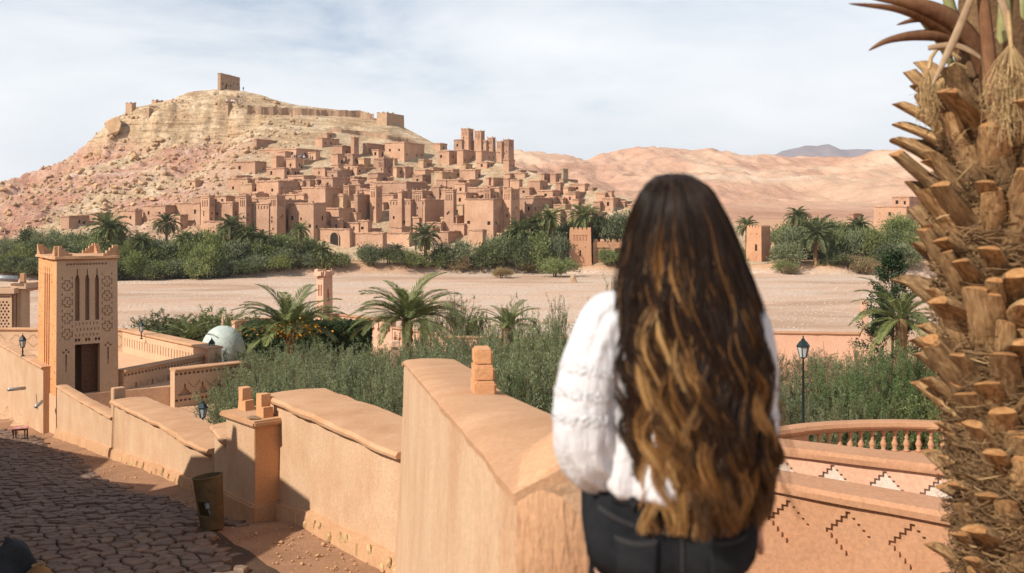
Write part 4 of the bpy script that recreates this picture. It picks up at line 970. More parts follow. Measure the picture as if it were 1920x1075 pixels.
# ------------------------------------------------------------------ street, street walls, decorated tower and its terrace
def gz(y): return CZ + float(street_z(y))
def trowel_material():
    m = mud('trowelled_mud', (0.44, 0.232, 0.12), (0.53, 0.305, 0.17), 1.5, 30, 0.4, 0.01); t = m.node_tree; b = t.nodes['Principled BSDF']
    v = mapped(t, (34, 34, 5)); n = noise(t, 1.0, 3, 0.5, v, 0.6)
    n2 = noise(t, 40, 6, 0.7, mapped(t)); ad = t.nodes.new('ShaderNodeMath'); ad.operation = 'MULTIPLY_ADD'; ad.inputs[1].default_value = 0.35
    t.links.new(n2.outputs['Fac'], ad.inputs[0]); t.links.new(n.outputs['Fac'], ad.inputs[2])
    bump(t, b, ad.outputs[0], 0.9, 0.012); return m
M['trowel'] = trowel_material()
M['dirt'] = mud('street_dirt', (0.25, 0.132, 0.073), (0.35, 0.195, 0.112), 0.7, 14, 0.7, 0.03)
M['cobble'] = mud('street_stone', (0.15, 0.098, 0.072), (0.235, 0.16, 0.118), 1.6, 12, 0.5, 0.015, None, 0, 0.16)
M['joint'] = mud('lane_joint_earth', (0.055, 0.032, 0.02), (0.095, 0.055, 0.034), 0.8, 14, 0.7, 0.03)
M['plinth'] = mud('plinth_mud', (0.46, 0.255, 0.135), (0.56, 0.33, 0.18), 1.8, 16, 0.8, 0.03)
M['yellow_stone'] = mud('yellow_stone', (0.50, 0.34, 0.16), (0.64, 0.47, 0.26), 3, 20, 0.6, 0.02, None, 0, 0.12)

# street surface
ys = np.arange(2.0, 62.0, 0.4); ts = np.concatenate([np.arange(-16, -3, 0.8), np.arange(-3, 0.31, 0.3)])
V = []; 
for y in ys:
    for t in ts:
        x = wall_x(y) + t; V.append((x, y, CZ + street_z(y) + 0.05 * float(fbm(np.array([x * 1.3]), np.array([y * 1.3]), 2, 6)[0]) + 0.10 * max(0, 1 + t / 1.3) ** 2))
nx = len(ts); i = np.arange(nx - 1)[None, :] + (np.arange(len(ys) - 1) * nx)[:, None]
street = link('street', np_mesh('street', V, np.stack([i, i + 1, i + 1 + nx, i + nx], -1).reshape(-1, 4), [M['dirt'], M['joint']], True))
pol = np.tile((ts[:-1] < -2.0).astype(np.int32), len(ys) - 1); street.data.polygons.foreach_set('material_index', pol)
tag(street, 'sloping dirt lane paved with flat stones', None, None, 'structure')
# flagstones: voronoi cells
sr = np.random.default_rng(14); cells = {}
cw, chh = 0.33, 0.26
def seed_pt(i, j): 
    r = random.Random(i * 7919 + j * 104729); return (i + 0.5 * (j % 2) + r.uniform(-.36, .36)) * cw, (j + r.uniform(-.36, .36)) * chh
stones = []
for j in range(int(12.5 / chh), int(46 / chh)):
    y0 = j * chh
    for i in range(int((wall_x(y0) - 12) / cw), int(wall_x(y0) / cw)):
        c = seed_pt(i, j); px = 960 + F * c[0] / c[1]; py = HOR - F * float(street_z(c[1])) / c[1]
        if px < -60 or py > 1120 or px > 640: continue
        off = wall_x(c[1]) - c[0]
        if off < 1.15 + 0.5 * float(fbm(np.array([c[0] * 0.6]), np.array([c[1] * 0.6]), 2, 3)[0]) + (1.0 if c[1] < 20 else 0): continue
        poly = [(c[0] - 1, c[1] - 1), (c[0] + 1, c[1] - 1), (c[0] + 1, c[1] + 1), (c[0] - 1, c[1] + 1)]
        for dj in (-2, -1, 0, 1, 2):
            for di in (-2, -1, 0, 1, 2):
                if di == 0 and dj == 0: continue
                o = seed_pt(i + di, j + dj); mxp = ((c[0] + o[0]) / 2, (c[1] + o[1]) / 2); nn = (o[0] - c[0], o[1] - c[1]); ln = math.hypot(*nn)
                off_ = (mxp[0] * nn[0] + mxp[1] * nn[1]) / ln - 0.022; out = []
                for k in range(len(poly)):
                    a, b = poly[k], poly[(k + 1) % len(poly)]; da = (a[0] * nn[0] + a[1] * nn[1]) / ln - off_; db = (b[0] * nn[0] + b[1] * nn[1]) / ln - off_
                    if da <= 0: out.append(a)
                    if da * db < 0: q = da / (da - db); out.append((a[0] + (b[0] - a[0]) * q, a[1] + (b[1] - a[1]) * q))
                poly = out
                if len(poly) < 3: break
            if len(poly) < 3: break
        if len(poly) >= 3: stones.append((c[1], c, poly))
stones.sort(key=lambda s: s[0] + max(0, 0.02 * abs(960 + F * s[1][0] / s[1][1] - 300)))
def stone_geo(c, poly, rr):
    zt = rr.uniform(0.03, 0.085); tx, ty = rr.uniform(-.05, .05), rr.uniform(-.05, .05); n = len(poly); vs = []
    f = lambda p, k: (c[0] + (p[0] - c[0]) * k, c[1] + (p[1] - c[1]) * k)
    for k, z in ((1.0, -0.12), (1.0, zt - 0.02), (0.88, zt)):
        for p in poly:
            q = f(p, k); vs.append((q[0], q[1], CZ + float(street_z(q[1])) + z + (tx * (q[0] - c[0]) + ty * (q[1] - c[1])) * (z > 0)))
    fs = [tuple(range(2 * n, 3 * n))] + [(l * n + k, l * n + (k + 1) % n, (l + 1) * n + (k + 1) % n, (l + 1) * n + k) for l in (0, 1) for k in range(n)]
    return vs, fs
rr = random.Random(8); rest = MB()
for k, (dd_, c, poly) in enumerate(stones):
    vs, fs = stone_geo(c, poly, rr)
    if k < 290:
        b = MB(); b.add([(v[0] - c[0], v[1] - c[1], v[2] - gz(c[1])) for v in vs], fs); o = b.build('paving_stone', M['cobble'], street); o.location = (c[0], c[1], gz(c[1]))
    else: rest.add(vs, fs)
if rest.v: tag(rest.build('paving_stones', M['cobble'], street), None, None, None, 'stuff')

# loose pebbles and grit along the dusty edge of the lane
g = np.random.default_rng(23); Vs, Qs, b = [], [], 0
for k in range(1500):
    y = g.uniform(13, 45); o_ = abs(g.normal(0, 1.1)) + 0.12; x = wall_x(y) - o_; s = g.uniform(0.008, 0.03) * (1.8 if g.random() < 0.06 else 1); v = ico * s * np.array([1.2, 1.0, 0.7]) + g.normal(0, 0.15 * s, (6, 3))
    Vs.append(v + np.array([x, y, CZ + float(street_z(y)) + 0.10 * max(0, 1 - o_ / 1.3) ** 2 + 0.3 * s])); Qs.append(icf + b); b += 6
o = link('pebbles', np_mesh('pebbles', np.concatenate(Vs), np.concatenate(Qs), [M['plinth']], False, None, True)); tag(o, 'loose pebbles along the dusty lane edge', None, None, 'stuff')
def jn(x, y, s=1.0, seed=0): return float(fbm(np.array([x * s]), np.array([y * s]), 3, seed)[0])
def street_wall(name, pts, thick, label, cap=0.10, over=0.07, body='plaster', nrm=None, plinth=True, capmat='coping', step=0.25, ragged=1.0):
    """wall along pts (x, y, ztop_rel), street face on the path, body on its right-hand/back side"""
    root = empty(name, (pts[0][0], pts[0][1], gz(pts[0][1]))); o0 = root.location.copy(); st = []
    for k in range(len(pts) - 1):
        a = Vector(pts[k]); b = Vector(pts[k + 1]); n = max(2, int((b - a).xy.length / step))
        for s in range(n + (k == len(pts) - 2)): st.append(a.lerp(b, s / n))
    dirs = []
    for k in range(len(st)):
        d = st[min(k + 1, len(st) - 1)] - st[max(k - 1, 0)]; d.z = 0; d.normalize(); w = Vector((-d.y, d.x, 0))
        if w.x < 0: w = -w
        dirs.append(w if nrm is None else Vector(nrm))
    mb = MB(); rings = []; cp = []; pl = []
    for k, (p, w) in enumerate(zip(st, dirs)):
        zb = gz(p.y) - 0.6; zt = CZ + p.z; th = thick(k / (len(st) - 1)) if callable(thick) else thick
        base = Vector((p.x, p.y, 0)); ring = []
        for q in range(7): 
            z = zb + (zt - zb) * q / 6; ring.append(base + w * (0.012 * jn(k * step * 1.5, z * 2, 1, 4) + 0.02 * q / 6) + Vector((0, 0, z)))
        for q in (0.5, 1.0): ring.append(base + w * th * q + Vector((0, 0, zt)))
        ring.append(base + w * th + Vector((0, 0, zb))); rings.append(ring)
        ov = over * (1 + 0.5 * ragged * jn(k * step * 2.2, 1.7, 1, 7)); sg = 0.02 * ragged * jn(k * step * 1.7, 4.1, 1, 9); t0 = cap * (1 + 0.25 * ragged * jn(k * step * 1.2, 9.1, 1, 3))
        prof = [(-ov, 0.0), (-ov - 0.012, t0 * 0.45), (-ov + 0.03, t0 * 0.92), (th * 0.25, t0 * 1.12), (th * 0.6, t0 * 1.2), (th + over - 0.03, t0 * 0.95), (th + over, t0 * 0.4), (th + over * 0.9, 0.0)]
        cp.append([base + w * a_ + Vector((0, 0, zt + b_ + sg + 0.004)) for a_, b_ in prof])
        hp = 0.42 + 0.05 * jn(k * step, 2.2, 1, 5); out = 0.11 + 0.03 * jn(k * step * 2, 6.6, 1, 6); g0 = gz(p.y)
        pl.append([base - w * out * 1.25 + Vector((0, 0, g0 - 0.5)), base - w * out + Vector((0, 0, g0 + hp * 0.6)), base - w * out * 0.7 + Vector((0, 0, g0 + hp * 0.93)), base + w * 0.05 + Vector((0, 0, g0 + hp)), base + w * 0.08 + Vector((0, 0, g0 - 0.5))])
    T0 = Matrix.Translation(-o0)
    mb.loft(rings); b_ = mb.build('wall', M[body], None, True, 40) if False else mb.build('wall', M[body], None, False, 35); b_.data.transform(T0); b_.parent = root
    if cap:
        m2 = MB(); m2.loft(cp); c_ = m2.build('coping', M[capmat], None, False, 40); c_.data.transform(T0); c_.parent = root
    if plinth:
        m3 = MB(); m3.loft(pl); c_ = m3.build('plinth', M['plinth'], None, False, 40); c_.data.transform(T0); c_.parent = root
    tag(root, label, 'wall'); return root, st, dirs
def wall_stones(root, st, dirs, i0, i1, cnt, seed):
    r = random.Random(seed)
    for k in range(cnt):
        q = int(i0 + (i1 - i0) * (k + r.uniform(0, 0.8)) / cnt); q = min(q, len(st) - 1); p = st[q]; w = dirs[q]
        o = bpy.data.objects.new('stone', BST[r.randrange(3)]); COL.objects.link(o); o.parent = root
        s = r.uniform(0.07, 0.13); o.scale = (s * r.uniform(0.6, 0.9), s * 0.6, s * r.uniform(1.0, 1.6)); o.rotation_euler = (0, r.uniform(-.25, .25), math.atan2(w.y, w.x) + math.pi / 2)
        o.location = Vector((p.x, p.y, gz(p.y) + r.uniform(0.12, 0.3))) - w * 0.115 - root.location
BST = [boulder_mesh(50 + i, M['yellow_stone']) for i in range(3)]

# wall B, the tall run that climbs to the viewpoint
WB = [(-1.72, 15.8, -2.40), (-1.66, 15.4, -2.30), (-1.143, 11.8, -1.90), (-0.57, 7.8, -1.47), (-0.28, 5.8, -1.25), (0.035, 3.60, -1.02)]
rootB = empty('garden_wall', (-1.72, 15.8, gz(15.8))); st = []
for k in range(len(WB) - 1):
    a, b = Vector(WB[k]), Vector(WB[k + 1]); n = max(2, int((b - a).length / 0.16))
    for s in range(n + (k == len(WB) - 2)): st.append(a.lerp(b, s / n))
rings, cp = [], []
for k, p in enumerate(st):
    w = float(np.interp(p.y, [3.6, 5.8, 7.8, 11.8, 15.8], [0.42, 0.52, 0.55, 0.70, 0.78])); rise = float(np.interp(p.y, [3.6, 4.6, 5.8, 8], [0.12, 0.07, 0.04, 0.0]))
    zb = gz(p.y) - 0.5; zt = CZ + p.z; base = Vector((p.x, p.y, 0)); X = Vector((1, 0.06, 0)); ring = []
    for q in range(9):
        z = zb + (zt - zb) * q / 8; ring.append(base + X * (-0.20 * (1 - q / 8) ** 1.5 + 0.010 * jn(p.y * 1.4, z * 1.6, 1, 4)) + Vector((0, 0, z)))
    ring += [base + X * w + Vector((0, 0, zt + rise)), base + X * (w + 0.1) + Vector((0, 0, zb))]; rings.append(ring)
    e = 0.014 * jn(p.y * 3.0, 3.3, 1, 7) + 0.006 * jn(p.y * 11, 1.1, 1, 8)
    cp.append([base + X * (-0.022 + e) + Vector((0, 0, zt - 0.035 + e)), base + X * (-0.028 + e) + Vector((0, 0, zt + 0.004)), base + X * 0.02 + Vector((0, 0, zt + 0.03)), base + X * (w * 0.35) + Vector((0, 0, zt + 0.05 + rise * 0.4 + 0.012 * jn(p.y, 5, 1, 2))),
               base + X * (w * 0.7) + Vector((0, 0, zt + 0.05 + rise * 0.8)), base + X * (w - 0.02) + Vector((0, 0, zt + rise + 0.035)), base + X * (w + 0.03) + Vector((0, 0, zt + rise - 0.01)), base + X * (w + 0.02) + Vector((0, 0, zt + rise - 0.06))])
for nm_, rg, mt in (('wall', rings, 'plaster'), ('coping', cp, 'coping')):
    m_ = MB(); m_.loft(rg); o = m_.build(nm_, M[mt], None, False, 35); o.data.transform(Matrix.Translation(-rootB.location)); o.parent = rootB
# rounded far cap
m_ = MB(); rg = []
# trowelled end block facing the viewer
ex0, ex1, ey, eyr = 0.022, 0.46, 3.585, 3.60
m_ = MB(); rg = []
for k in range(13):
    f = k / 12; x = ex0 + (ex1 - ex0) * f; zt = CZ - 1.035 + 0.11 * min(1, f / 0.36) ** 0.85 - 0.10 * max(0, f - 0.4); y = ey + 0.10 * f
    rg.append([(x + 0.02, y + 0.55, zt + 0.03), (x, y + 0.12, zt + 0.035), (x, y + 0.03, zt + 0.012), (x - 0.004, y, zt - 0.03), (x - 0.01, y - 0.06, zt - 0.35), (x - 0.02, y - 0.16, zt - 0.9), (x - 0.04, y - 0.4, zt - 3.2), (x, y + 0.55, zt - 3.2)])
m_.loft(rg); o = m_.build('end_block', M['trowel'], None, False, 40); o.data.transform(Matrix.Translation(-rootB.location)); o.parent = rootB
# plinth with stones under wall A and B
tag(rootB, 'tall pale plastered wall climbing beside the lane to the viewpoint', 'wall')
# stepped finial on wall B
fin = empty('stepped_finial', (-0.205, 7.75, CZ - 1.49)); 
for k, (h0, h1, y0, y1) in enumerate(((-0.1, 0.17, 0.0, 0.42), (0.165, 0.285, 0.07, 0.42), (0.28, 0.405, 0.15, 0.42))):
    bm = bmesh.new(); bmesh.ops.create_cube(bm, size=1.0)
    for v in bm.verts: v.co = Vector((v.co.x * (0.17 - 0.012 * k), y0 + (v.co.y + 0.5) * (y1 - y0), h0 + (v.co.z + 0.5) * (h1 - h0)))
    bmesh.ops.bevel(bm, geom=bm.edges[:], offset=0.016, segments=2, affect='EDGES'); me = bpy.data.meshes.new('step'); bm.to_mesh(me); bm.free(); me.materials.append(M['plaster_orange']); o = link('step', me, fin)
fin.rotation_euler = (0, 0, R(7)); tag(fin, 'three-step mud finial standing on the tall plastered wall', 'finial')

rA, sA, dA = street_wall('lane_wall', [(-5.24, 21.5, -4.02), (-3.9, 19.3, -3.98), (-1.74, 15.78, -3.90)], 1.2, 'plastered lane wall with a thick overhanging coping slab next to the tall wall', 0.13, 0.10, 'plaster', (0.851, 0.525, 0))
wall_stones(rA, sA, dA, 8, 27, 11, 5)
# plinth run below wall B
rBp, sBp, dBp = street_wall('wall_plinth', [(-1.75, 15.85, -5.6), (-0.9, 10.0, -4.9), (-0.3, 6.0, -4.5)], 0.3, 'low mud plinth with yellow stones at the foot of the tall wall', 0.0, 0.0, 'plinth')
wall_stones(rBp, sBp, dBp, 0, 8, 4, 9)
# pier
def boxy(name, C, u, v, a, b, z0, z1, mat, parent, bev=0.02):
    C = Vector((C[0], C[1], 0)); u = Vector((u[0], u[1], 0)); v = Vector((v[0], v[1], 0)); bm = bmesh.new()
    q = [C, C + u * a, C + u * a + v * b, C + v * b]; lo = [bm.verts.new(p + Vector((0, 0, z0))) for p in q]; hi = [bm.verts.new(p + Vector((0, 0, z1))) for p in q]
    bm.faces.new(lo[::-1]); bm.faces.new(hi)
    for k in range(4): bm.faces.new((lo[k], lo[(k + 1) % 4], hi[(k + 1) % 4], hi[k]))
    bmesh.ops.recalc_face_normals(bm, faces=bm.faces[:])
    if bev: bmesh.ops.bevel(bm, geom=bm.edges[:], offset=bev, segments=2, affect='EDGES')
    me = bpy.data.meshes.new(name); bm.to_mesh(me); bm.free(); me.materials.append(M[mat]); me.transform(Matrix.Translation(-parent.location)); return link(name, me, parent)
pu = Vector((-0.66, 0.75)); pv = Vector((0.75, 0.66)); pC = Vector((-5.32, 20.6))
pier = empty('gate_pier', (pC.x, pC.y, gz(20.6)))
boxy('pier', pC, pu, pv, 1.35, 1.0, gz(20.6) - 0.5, CZ - 4.42, 'plaster', pier)
boxy('pier_face', pC - pv * 0.0 + pu * (-0.012), pu, pv, 0.012, 1.0, gz(20.6) - 0.5, CZ - 4.43, 'plaster_orange', pier, 0)
cpz = CZ - 4.42
boxy('coping', pC - pu * 0.14 - pv * 0.10, pu, pv, 1.62, 1.25, cpz, cpz + 0.13, 'coping', pier, 0.035)
boxy('plinth', pC - pu * 0.1 - pv * 0.1, pu, pv, 1.5, 1.1, gz(20.6) - 0.5, gz(20.6) + 0.40, 'plinth', pier, 0.04)
tag(pier, 'square plastered pier with flat coping between the lane walls', 'pier')
for (s, t, lab) in ((0.25, 0.35, 'stepped mud finial at the lane edge of the pier'), (1.2, 0.4, 'stepped mud finial at the garden side of the pier')):
    q = pC + pu * s + pv * t; f = empty('stepped_finial', (q.x, q.y, cpz + 0.13), math.atan2(pu.y, pu.x))
    for k, (w, h0, h1) in enumerate(((0.34, 0, 0.22), (0.22, 0.22, 0.48))):
        b = MB(); b.box((0.05 * k, 0, (h0 + h1) / 2), (w, 0.22, h1 - h0), 0, 0.04, 0, 0.008); b.build('step', M['plaster_orange'], f)
    tag(f, lab, 'finial')
o = link('loose_stone', BOULD[3].copy()); o.data.materials.clear(); o.data.materials.append(M['boulder']); o.scale = (0.16, 0.1, 0.05); q = pC + pu * 0.12 + pv * 0.05; o.location = (q.x, q.y, cpz + 0.17); tag(o, 'flat loose stone lying on the coping of the pier', 'stone')
# linking low wall and wall C
street_wall('low_wall', [(-6.25, 21.75, -5.05), (-7.1, 23.7, -5.15)], 0.6, 'short low wall capped with a dark slab beside the pier', 0.12, 0.09, 'plaster', (0.8, 0.6, 0))
rC, sC, dC = street_wall('lane_wall', [(-7.3, 24.2, -5.86), (-8.5, 26.0, -6.0), (-10.1, 28.6, -6.1), (-13.4, 33.5, -6.42)], 0.95, 'long sloping lane wall with uneven coping below the decorated tower', 0.14, 0.12, 'plaster', (0.82, 0.57, 0))
wall_stones(rC, sC, dC, 4, 40, 12, 12)
street_wall('ramp_wall', [(-13.6, 33.8, -7.0), (-16.4, 38.0, -7.25), (-19.35, 42.3, -7.4)], 0.4, 'thin parapet wall running up to the foot of the decorated tower', 0.08, 0.05, 'plaster', (0.82, 0.57, 0))
q = empty('wall_post', (-13.5, 33.7, gz(33.7))); boxy('post', (-13.5, 33.75), pu, pv, 0.3, 0.4, gz(33.7), CZ - 5.95, 'plaster', q); tag(q, 'narrow plastered post between the sloping wall and thin parapet', 'post')

# ---- decorated tower
tu = Vector((-0.6, 0.8, 0)); tv = Vector((0.8, 0.6, 0)); tC = Vector((-19.7, 43.0, 0)); up = Vector((0, 0, 1))
TW, TD = 2.62, 3.7; tz0 = CZ - 9.9; tz1 = CZ - 2.05; TH = tz1 - tz0
tower = empty('decorated_tower', (tC.x, tC.y, CZ - 9.7)); T0 = Matrix.Translation(-tower.location)
dpt = 44.0
def fu(px): return (px - 105) / 122.0 * TW
def fv(py): return (CZ + (HOR - py) / F * dpt) - tz0
rects = []
def rp(x0, y0, x1, y1, d): rects.append((fu(x0), fv(y1), fu(x1), fv(y0), d))
lw = 0.045
def line_rect(u0, v0, u1, v1, d=0.06): rects.append((min(u0, u1) - lw / 2, min(v0, v1) - lw / 2, max(u0, u1) + lw / 2, max(v0, v1) + lw / 2, d))
for col, ysq in ((125.8, (533.8, 564.5, 594.7, 623.8)), (205.2, (528.6, 555.6, 583.5, 613.0))):
    for yq in ysq:
        cu, cv = fu(col), fv(yq); a_, b_ = 0.10, 0.21
        pts = [(-a_, b_), (a_, b_), (a_, a_), (b_, a_), (b_, -a_), (a_, -a_), (a_, -b_), (-a_, -b_), (-a_, -a_), (-b_, -a_), (-b_, a_), (-a_, a_)]
        for k in range(12): p, q = pts[k], pts[(k + 1) % 12]; line_rect(cu + p[0], cv + p[1], cu + q[0], cv + q[1])
        line_rect(cu, cv - 0.05, cu, cv + 0.05)
        for sx in (-1, 1): line_rect(cu + sx * 0.21, cv + 0.30, cu + sx * 0.21, cv + 0.36)
for x0, x1 in ((141, 150.4), (161.2, 169.8), (181, 189.3)):
    m_ = (x0 + x1) / 2; rp(x0, 521, x1, 600, 0.35); rp(x0 + 1.5, 516, x1 - 1.5, 521, 0.35); rp(m_ - 1.0, 504, m_ + 1.0, 516, 0.2)
for k in range(4):
    for x_ in (153, 158, 173, 178): pass
for row, yq in enumerate((606, 616.5, 627)):
    for k in range(7): line_rect(fu(143 + k * 7 + (row % 2) * 2), fv(yq + 1.5), fu(143 + k * 7 + (row % 2) * 2), fv(yq - 1.5))
for c_ in (146, 166, 185.5):
    for s_ in (-3, 3): rp(c_ + s_ - 2.2, 633, c_ + s_ + 2.2, 638.5, 0.2)
for c_, y0 in ((123.8, 651), (206.6, 643)):
    for (dx, dy) in ((0, 0), (-5, 4), (5, 4)): rp(c_ + dx - 1.8, y0 + dy, c_ + dx + 1.8, y0 + dy + 3.5, 0.10)
    rp(c_ - 1.6, y0 + 10, c_ + 1.6, y0 + 32, 0.12); rp(c_ - 0.8, y0 + 32, c_ + 0.8, y0 + 42, 0.08)
for k in range(13): rp(124 + k * 6.4, 493, 128.2 + k * 6.4, 496.5, 0.12)
rects.append((fu(141), fv(738.5), fu(190.5), fv(644), None))
tmid = tC + tu * TD / 2 + tv * TW / 2
def shr(p, k0=0.035):
    k = 1 - k0 * (p.z - tz0) / TH; q = tmid + (p - tmid) * k; q.z = p.z; return q
mb = MB(); base = tC + up * tz0
mb.panel(base, tv, up, -tu, TW, TH, rects, lambda s, t, d: shr(base + tv * s + up * t + tu * d))
for o_, d_, l_ in ((base + tu * TD, tv, TW), (base + tv * TW, tu, TD)): mb.panel(o_, d_, up, None or Vector((0, 0, 1)), l_, TH, (), lambda s, t, d, o_=o_, d_=d_: shr(o_ + d_ * s + up * t))
t4 = [shr(p + up * TH) for p in (base, base + tv * TW, base + tv * TW + tu * TD, base + tu * TD)]; mb.quad(*t4)
w = mb.build('wall', M['tower']); w.data.transform(T0); w.parent = tower
mb = MB(); gr = [(TD * 0.5 + k * 0.42 - 0.11, 2.0, TD * 0.5 + k * 0.42 + 0.11, TH - 0.65, 0.16) for k in (-1, 0, 1)] 
gr += [(TD * 0.5 + k * 0.42 - 0.05, TH - 0.65, TD * 0.5 + k * 0.42 + 0.05, TH - 0.35, 0.1) for k in (-1, 0, 1)]
r_ = random.Random(4)
for k in range(90): a_ = r_.uniform(0.1, TD - 0.15); b_ = r_.uniform(2.0, TH - 0.3); (gr.append((a_, b_, a_ + 0.07, b_ + 0.07, 0.035)) if abs(a_ - TD / 2) > 0.72 else None)
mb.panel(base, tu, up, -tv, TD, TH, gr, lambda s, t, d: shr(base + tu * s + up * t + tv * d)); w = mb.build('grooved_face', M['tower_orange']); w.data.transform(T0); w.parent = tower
# inside lining of doorway, door leaf
mb = MB(); dz0 = tz0 + fv(738.5); 
for sgn, uu in ((1, fu(141)), (-1, fu(190.5))):
    a = base + tv * uu + tu * 0.24; mb.quad(a + up * fv(738.5), a + tu * 1.6 + up * fv(738.5), a + tu * 1.6 + up * fv(644), a + up * fv(644))
a = base + tv * fu(141) + tu * 0.24; b = base + tv * fu(190.5) + tu * 0.24; mb.quad(a + up * fv(644), b + up * fv(644), b + tu * 1.6 + up * fv(644), a + tu * 1.6 + up * fv(644))
mb.quad(a + tu * 1.6 + up * fv(738.5), b + tu * 1.6 + up * fv(738.5), b + tu * 1.6 + up * fv(644), a + tu * 1.6 + up * fv(644))
w = mb.build('doorway', M['tower']); w.data.transform(T0); w.parent = tower
dl = MB(); a = base + tv * fu(157) + tu * 0.35; b = base + tv * fu(188.5) + tu * 0.45
dl.box(tuple((a + b) / 2 + up * (fv(738.5) + fv(645)) / 2), ((b - a).length, 0.06, fv(645) - fv(738.5)), math.atan2((b - a).y, (b - a).x)); w = dl.build('door', M['door']); w.data.transform(T0); w.parent = tower
# cornice and stepped corner merlons
mb = MB(); ctop = [tmid.lerp(Vector((p.x, p.y, tmid.z)), 1.0) for p in t4]; n_ = 9; ring0, ring1, ring2 = [], [], []
for k in range(4):
    p, q = t4[k], t4[(k + 1) % 4]
    for s in range(n_):
        m_ = p.lerp(q, s / n_); o_ = (m_ - Vector((tmid.x, tmid.y, m_.z))).normalized(); e = 0.16 + 0.04 * rng.uniform(-1, 1)
        ring0.append(m_ - up * 0.02); ring1.append(m_ + o_ * e + up * (0.05 + rng.uniform(-.015, .015))); ring2.append(m_ + o_ * e * 0.85 + up * (0.17 + rng.uniform(-.02, .02)))
mb.loft([ring0, ring1, ring2]); w = mb.build('cornice', M['coping'], None, False, 50); w.data.transform(T0); w.parent = tower
for k in range(4):
    p = t4[k]; e1 = (t4[(k + 1) % 4] - p).normalized(); e2 = (t4[(k - 1) % 4] - p).normalized(); mb = MB()
    for e in (e1, e2):
        for s in range(4): mb.box(tuple(p + (e1 + e2) * 0.02 + e * (0.11 + s * 0.14) + up * (0.16 + (0.46 - s * 0.115) / 2)), (0.145, 0.19, 0.46 - s * 0.115), math.atan2(e.y, e.x), 0.03, 0, 0.01)
    w = mb.build('merlon', M['coping']); w.data.transform(T0); w.parent = tower
tag(tower, 'tall carved tower with cross patterns, slit windows and a dark doorway', 'tower')

# ---- terrace behind the tower
ter = empty('terrace', (-20, 50, CZ - 7.95)); poly = [(-19.7, 43.0), (-17.5, 44.6), (-15.2, 46.0), (-13.0, 48.0), (-15.0, 50.0), (-22.3, 57.2), (-31.0, 57.5), (-26.8, 52.0)]
mb = MB(); n = len(poly); mb.add([(x + 20, y - 50, -3.0) for x, y in poly] + [(x + 20, y - 50, 0) for x, y in poly], [tuple(range(n, 2 * n))] + [(k, (k + 1) % n, n + (k + 1) % n, n + k) for k in range(n)])
o = mb.build('floor_slab', M['terrace'], ter); tag(ter, 'sunlit orange terrace floor behind the carved tower', 'terrace')
def parapet(name, p0, p1, zt, zb, thick, rects, label, mat='tower', capmat='coping', side=1, back=None, over=0.09, cap=0.10):
    """p0->p1 seen with its patterned face on the viewer's side"""
    p0 = Vector((*p0, 0)); p1 = Vector((*p1, 0)); d = (p1 - p0); L_ = d.length; d.normalize(); n = Vector((d.y, -d.x, 0))
    if n.y > 0 and side == 1: n = -n
    if side == -1 and n.x > 0: n = -n
    root = empty(name, (p0.x, p0.y, CZ + zb)); T_ = Matrix.Translation(-root.location); mb = MB(); bz = CZ + zb; H = zt - zb
    mb.panel(p0 + up * bz, d, up, n, L_, H, rects); bk = p0 - n * thick
    mb.panel(bk + up * bz, d, up, -n, L_, H, ()); mb.quad(p0 + up * bz, bk + up * bz, bk + up * (bz + H), p0 + up * (bz + H)); e = p1 - n * thick
    mb.quad(p1 + up * bz, e + up * bz, e + up * (bz + H), p1 + up * (bz + H))
    w = mb.build('wall', M[mat]); w.data.transform(T_); w.parent = root
    m2 = MB(); rings = []; ns = max(3, int(L_ / 0.4))
    for k in range(ns + 1):
        c = p0 + d * (L_ * k / ns) + up * (bz + H); j1 = rng.uniform(-.012, .012)
        rings.append([c + n * (over + j1) + up * 0.004, c + n * (over + 0.01 + j1) + up * cap * 0.6, c + n * (over - 0.03) + up * cap, c - n * (thick + over - 0.03) + up * cap * 1.05, c - n * (thick + over) + up * cap * 0.6, c - n * (thick + over) + up * 0.004])
    m2.loft(rings); w = m2.build('coping', M[capmat], None, False, 40); w.data.transform(T_); w.parent = root
    tag(root, label, 'parapet'); return root
def slits(L_, H, step, z0, h, w=0.07):
    out = []
    for k in range(int(L_ / step)):
        c = (k + 0.5) * step; out += [(c - w / 2, z0, c + w / 2, z0 + h, 0.12), (c - w * 1.1, z0, c + w * 1.1, z0 + h * 0.25, 0.12)]
    return out
def stairs_niche(c, z, s=0.12, d=0.16):
    return [(c - 3 * s, z, c + 3 * s, z + s, d), (c - 2 * s, z + s, c + 2 * s, z + 2 * s, d), (c - s, z + 2 * s, c + s, z + 3 * s, d), (c - s * 0.4, z + 3 * s, c + s * 0.4, z + 5 * s, d)]
def zig(c, z, s=0.09, d=0.03, w=0.03):
    out = []
    for k in range(3):
        for sg in (-1, 1):
            x0, x1 = sorted((c + sg * (k * s), c + sg * ((k + 1) * s))); zz_ = z + k * s; out += [(x0 - w / 2, zz_ - w / 2, x1 + w / 2, zz_ + w / 2, d)]; x = c + sg * (k + 1) * s; out += [(x - w / 2, zz_ - w / 2, x + w / 2, zz_ + s + w / 2, d)]
    return out
def band(L_, z, h=0.10, step=0.21): return [(k * step + 0.03, z, k * step + 0.16, z + h, 0.14) for k in range(int(L_ / step))]
pl_rects = slits(10.4, 2.8, 0.42, 2.15, 0.5)
parapet('street_parapet', (-26.8, 52.0), (-20.6, 43.75), -6.85, -10.9, 0.45, [(a, b + 1.0, c, d, e) for a, b, c, d, e in pl_rects], 'sunlit lane parapet with a row of slits beside the carved tower', 'plaster', 'coping', -1)
p1_r = []
for k in range(5): p1_r += stairs_niche(0.75 + k * 1.02, 1.25); p1_r += zig(1.26 + k * 1.02, 1.6)
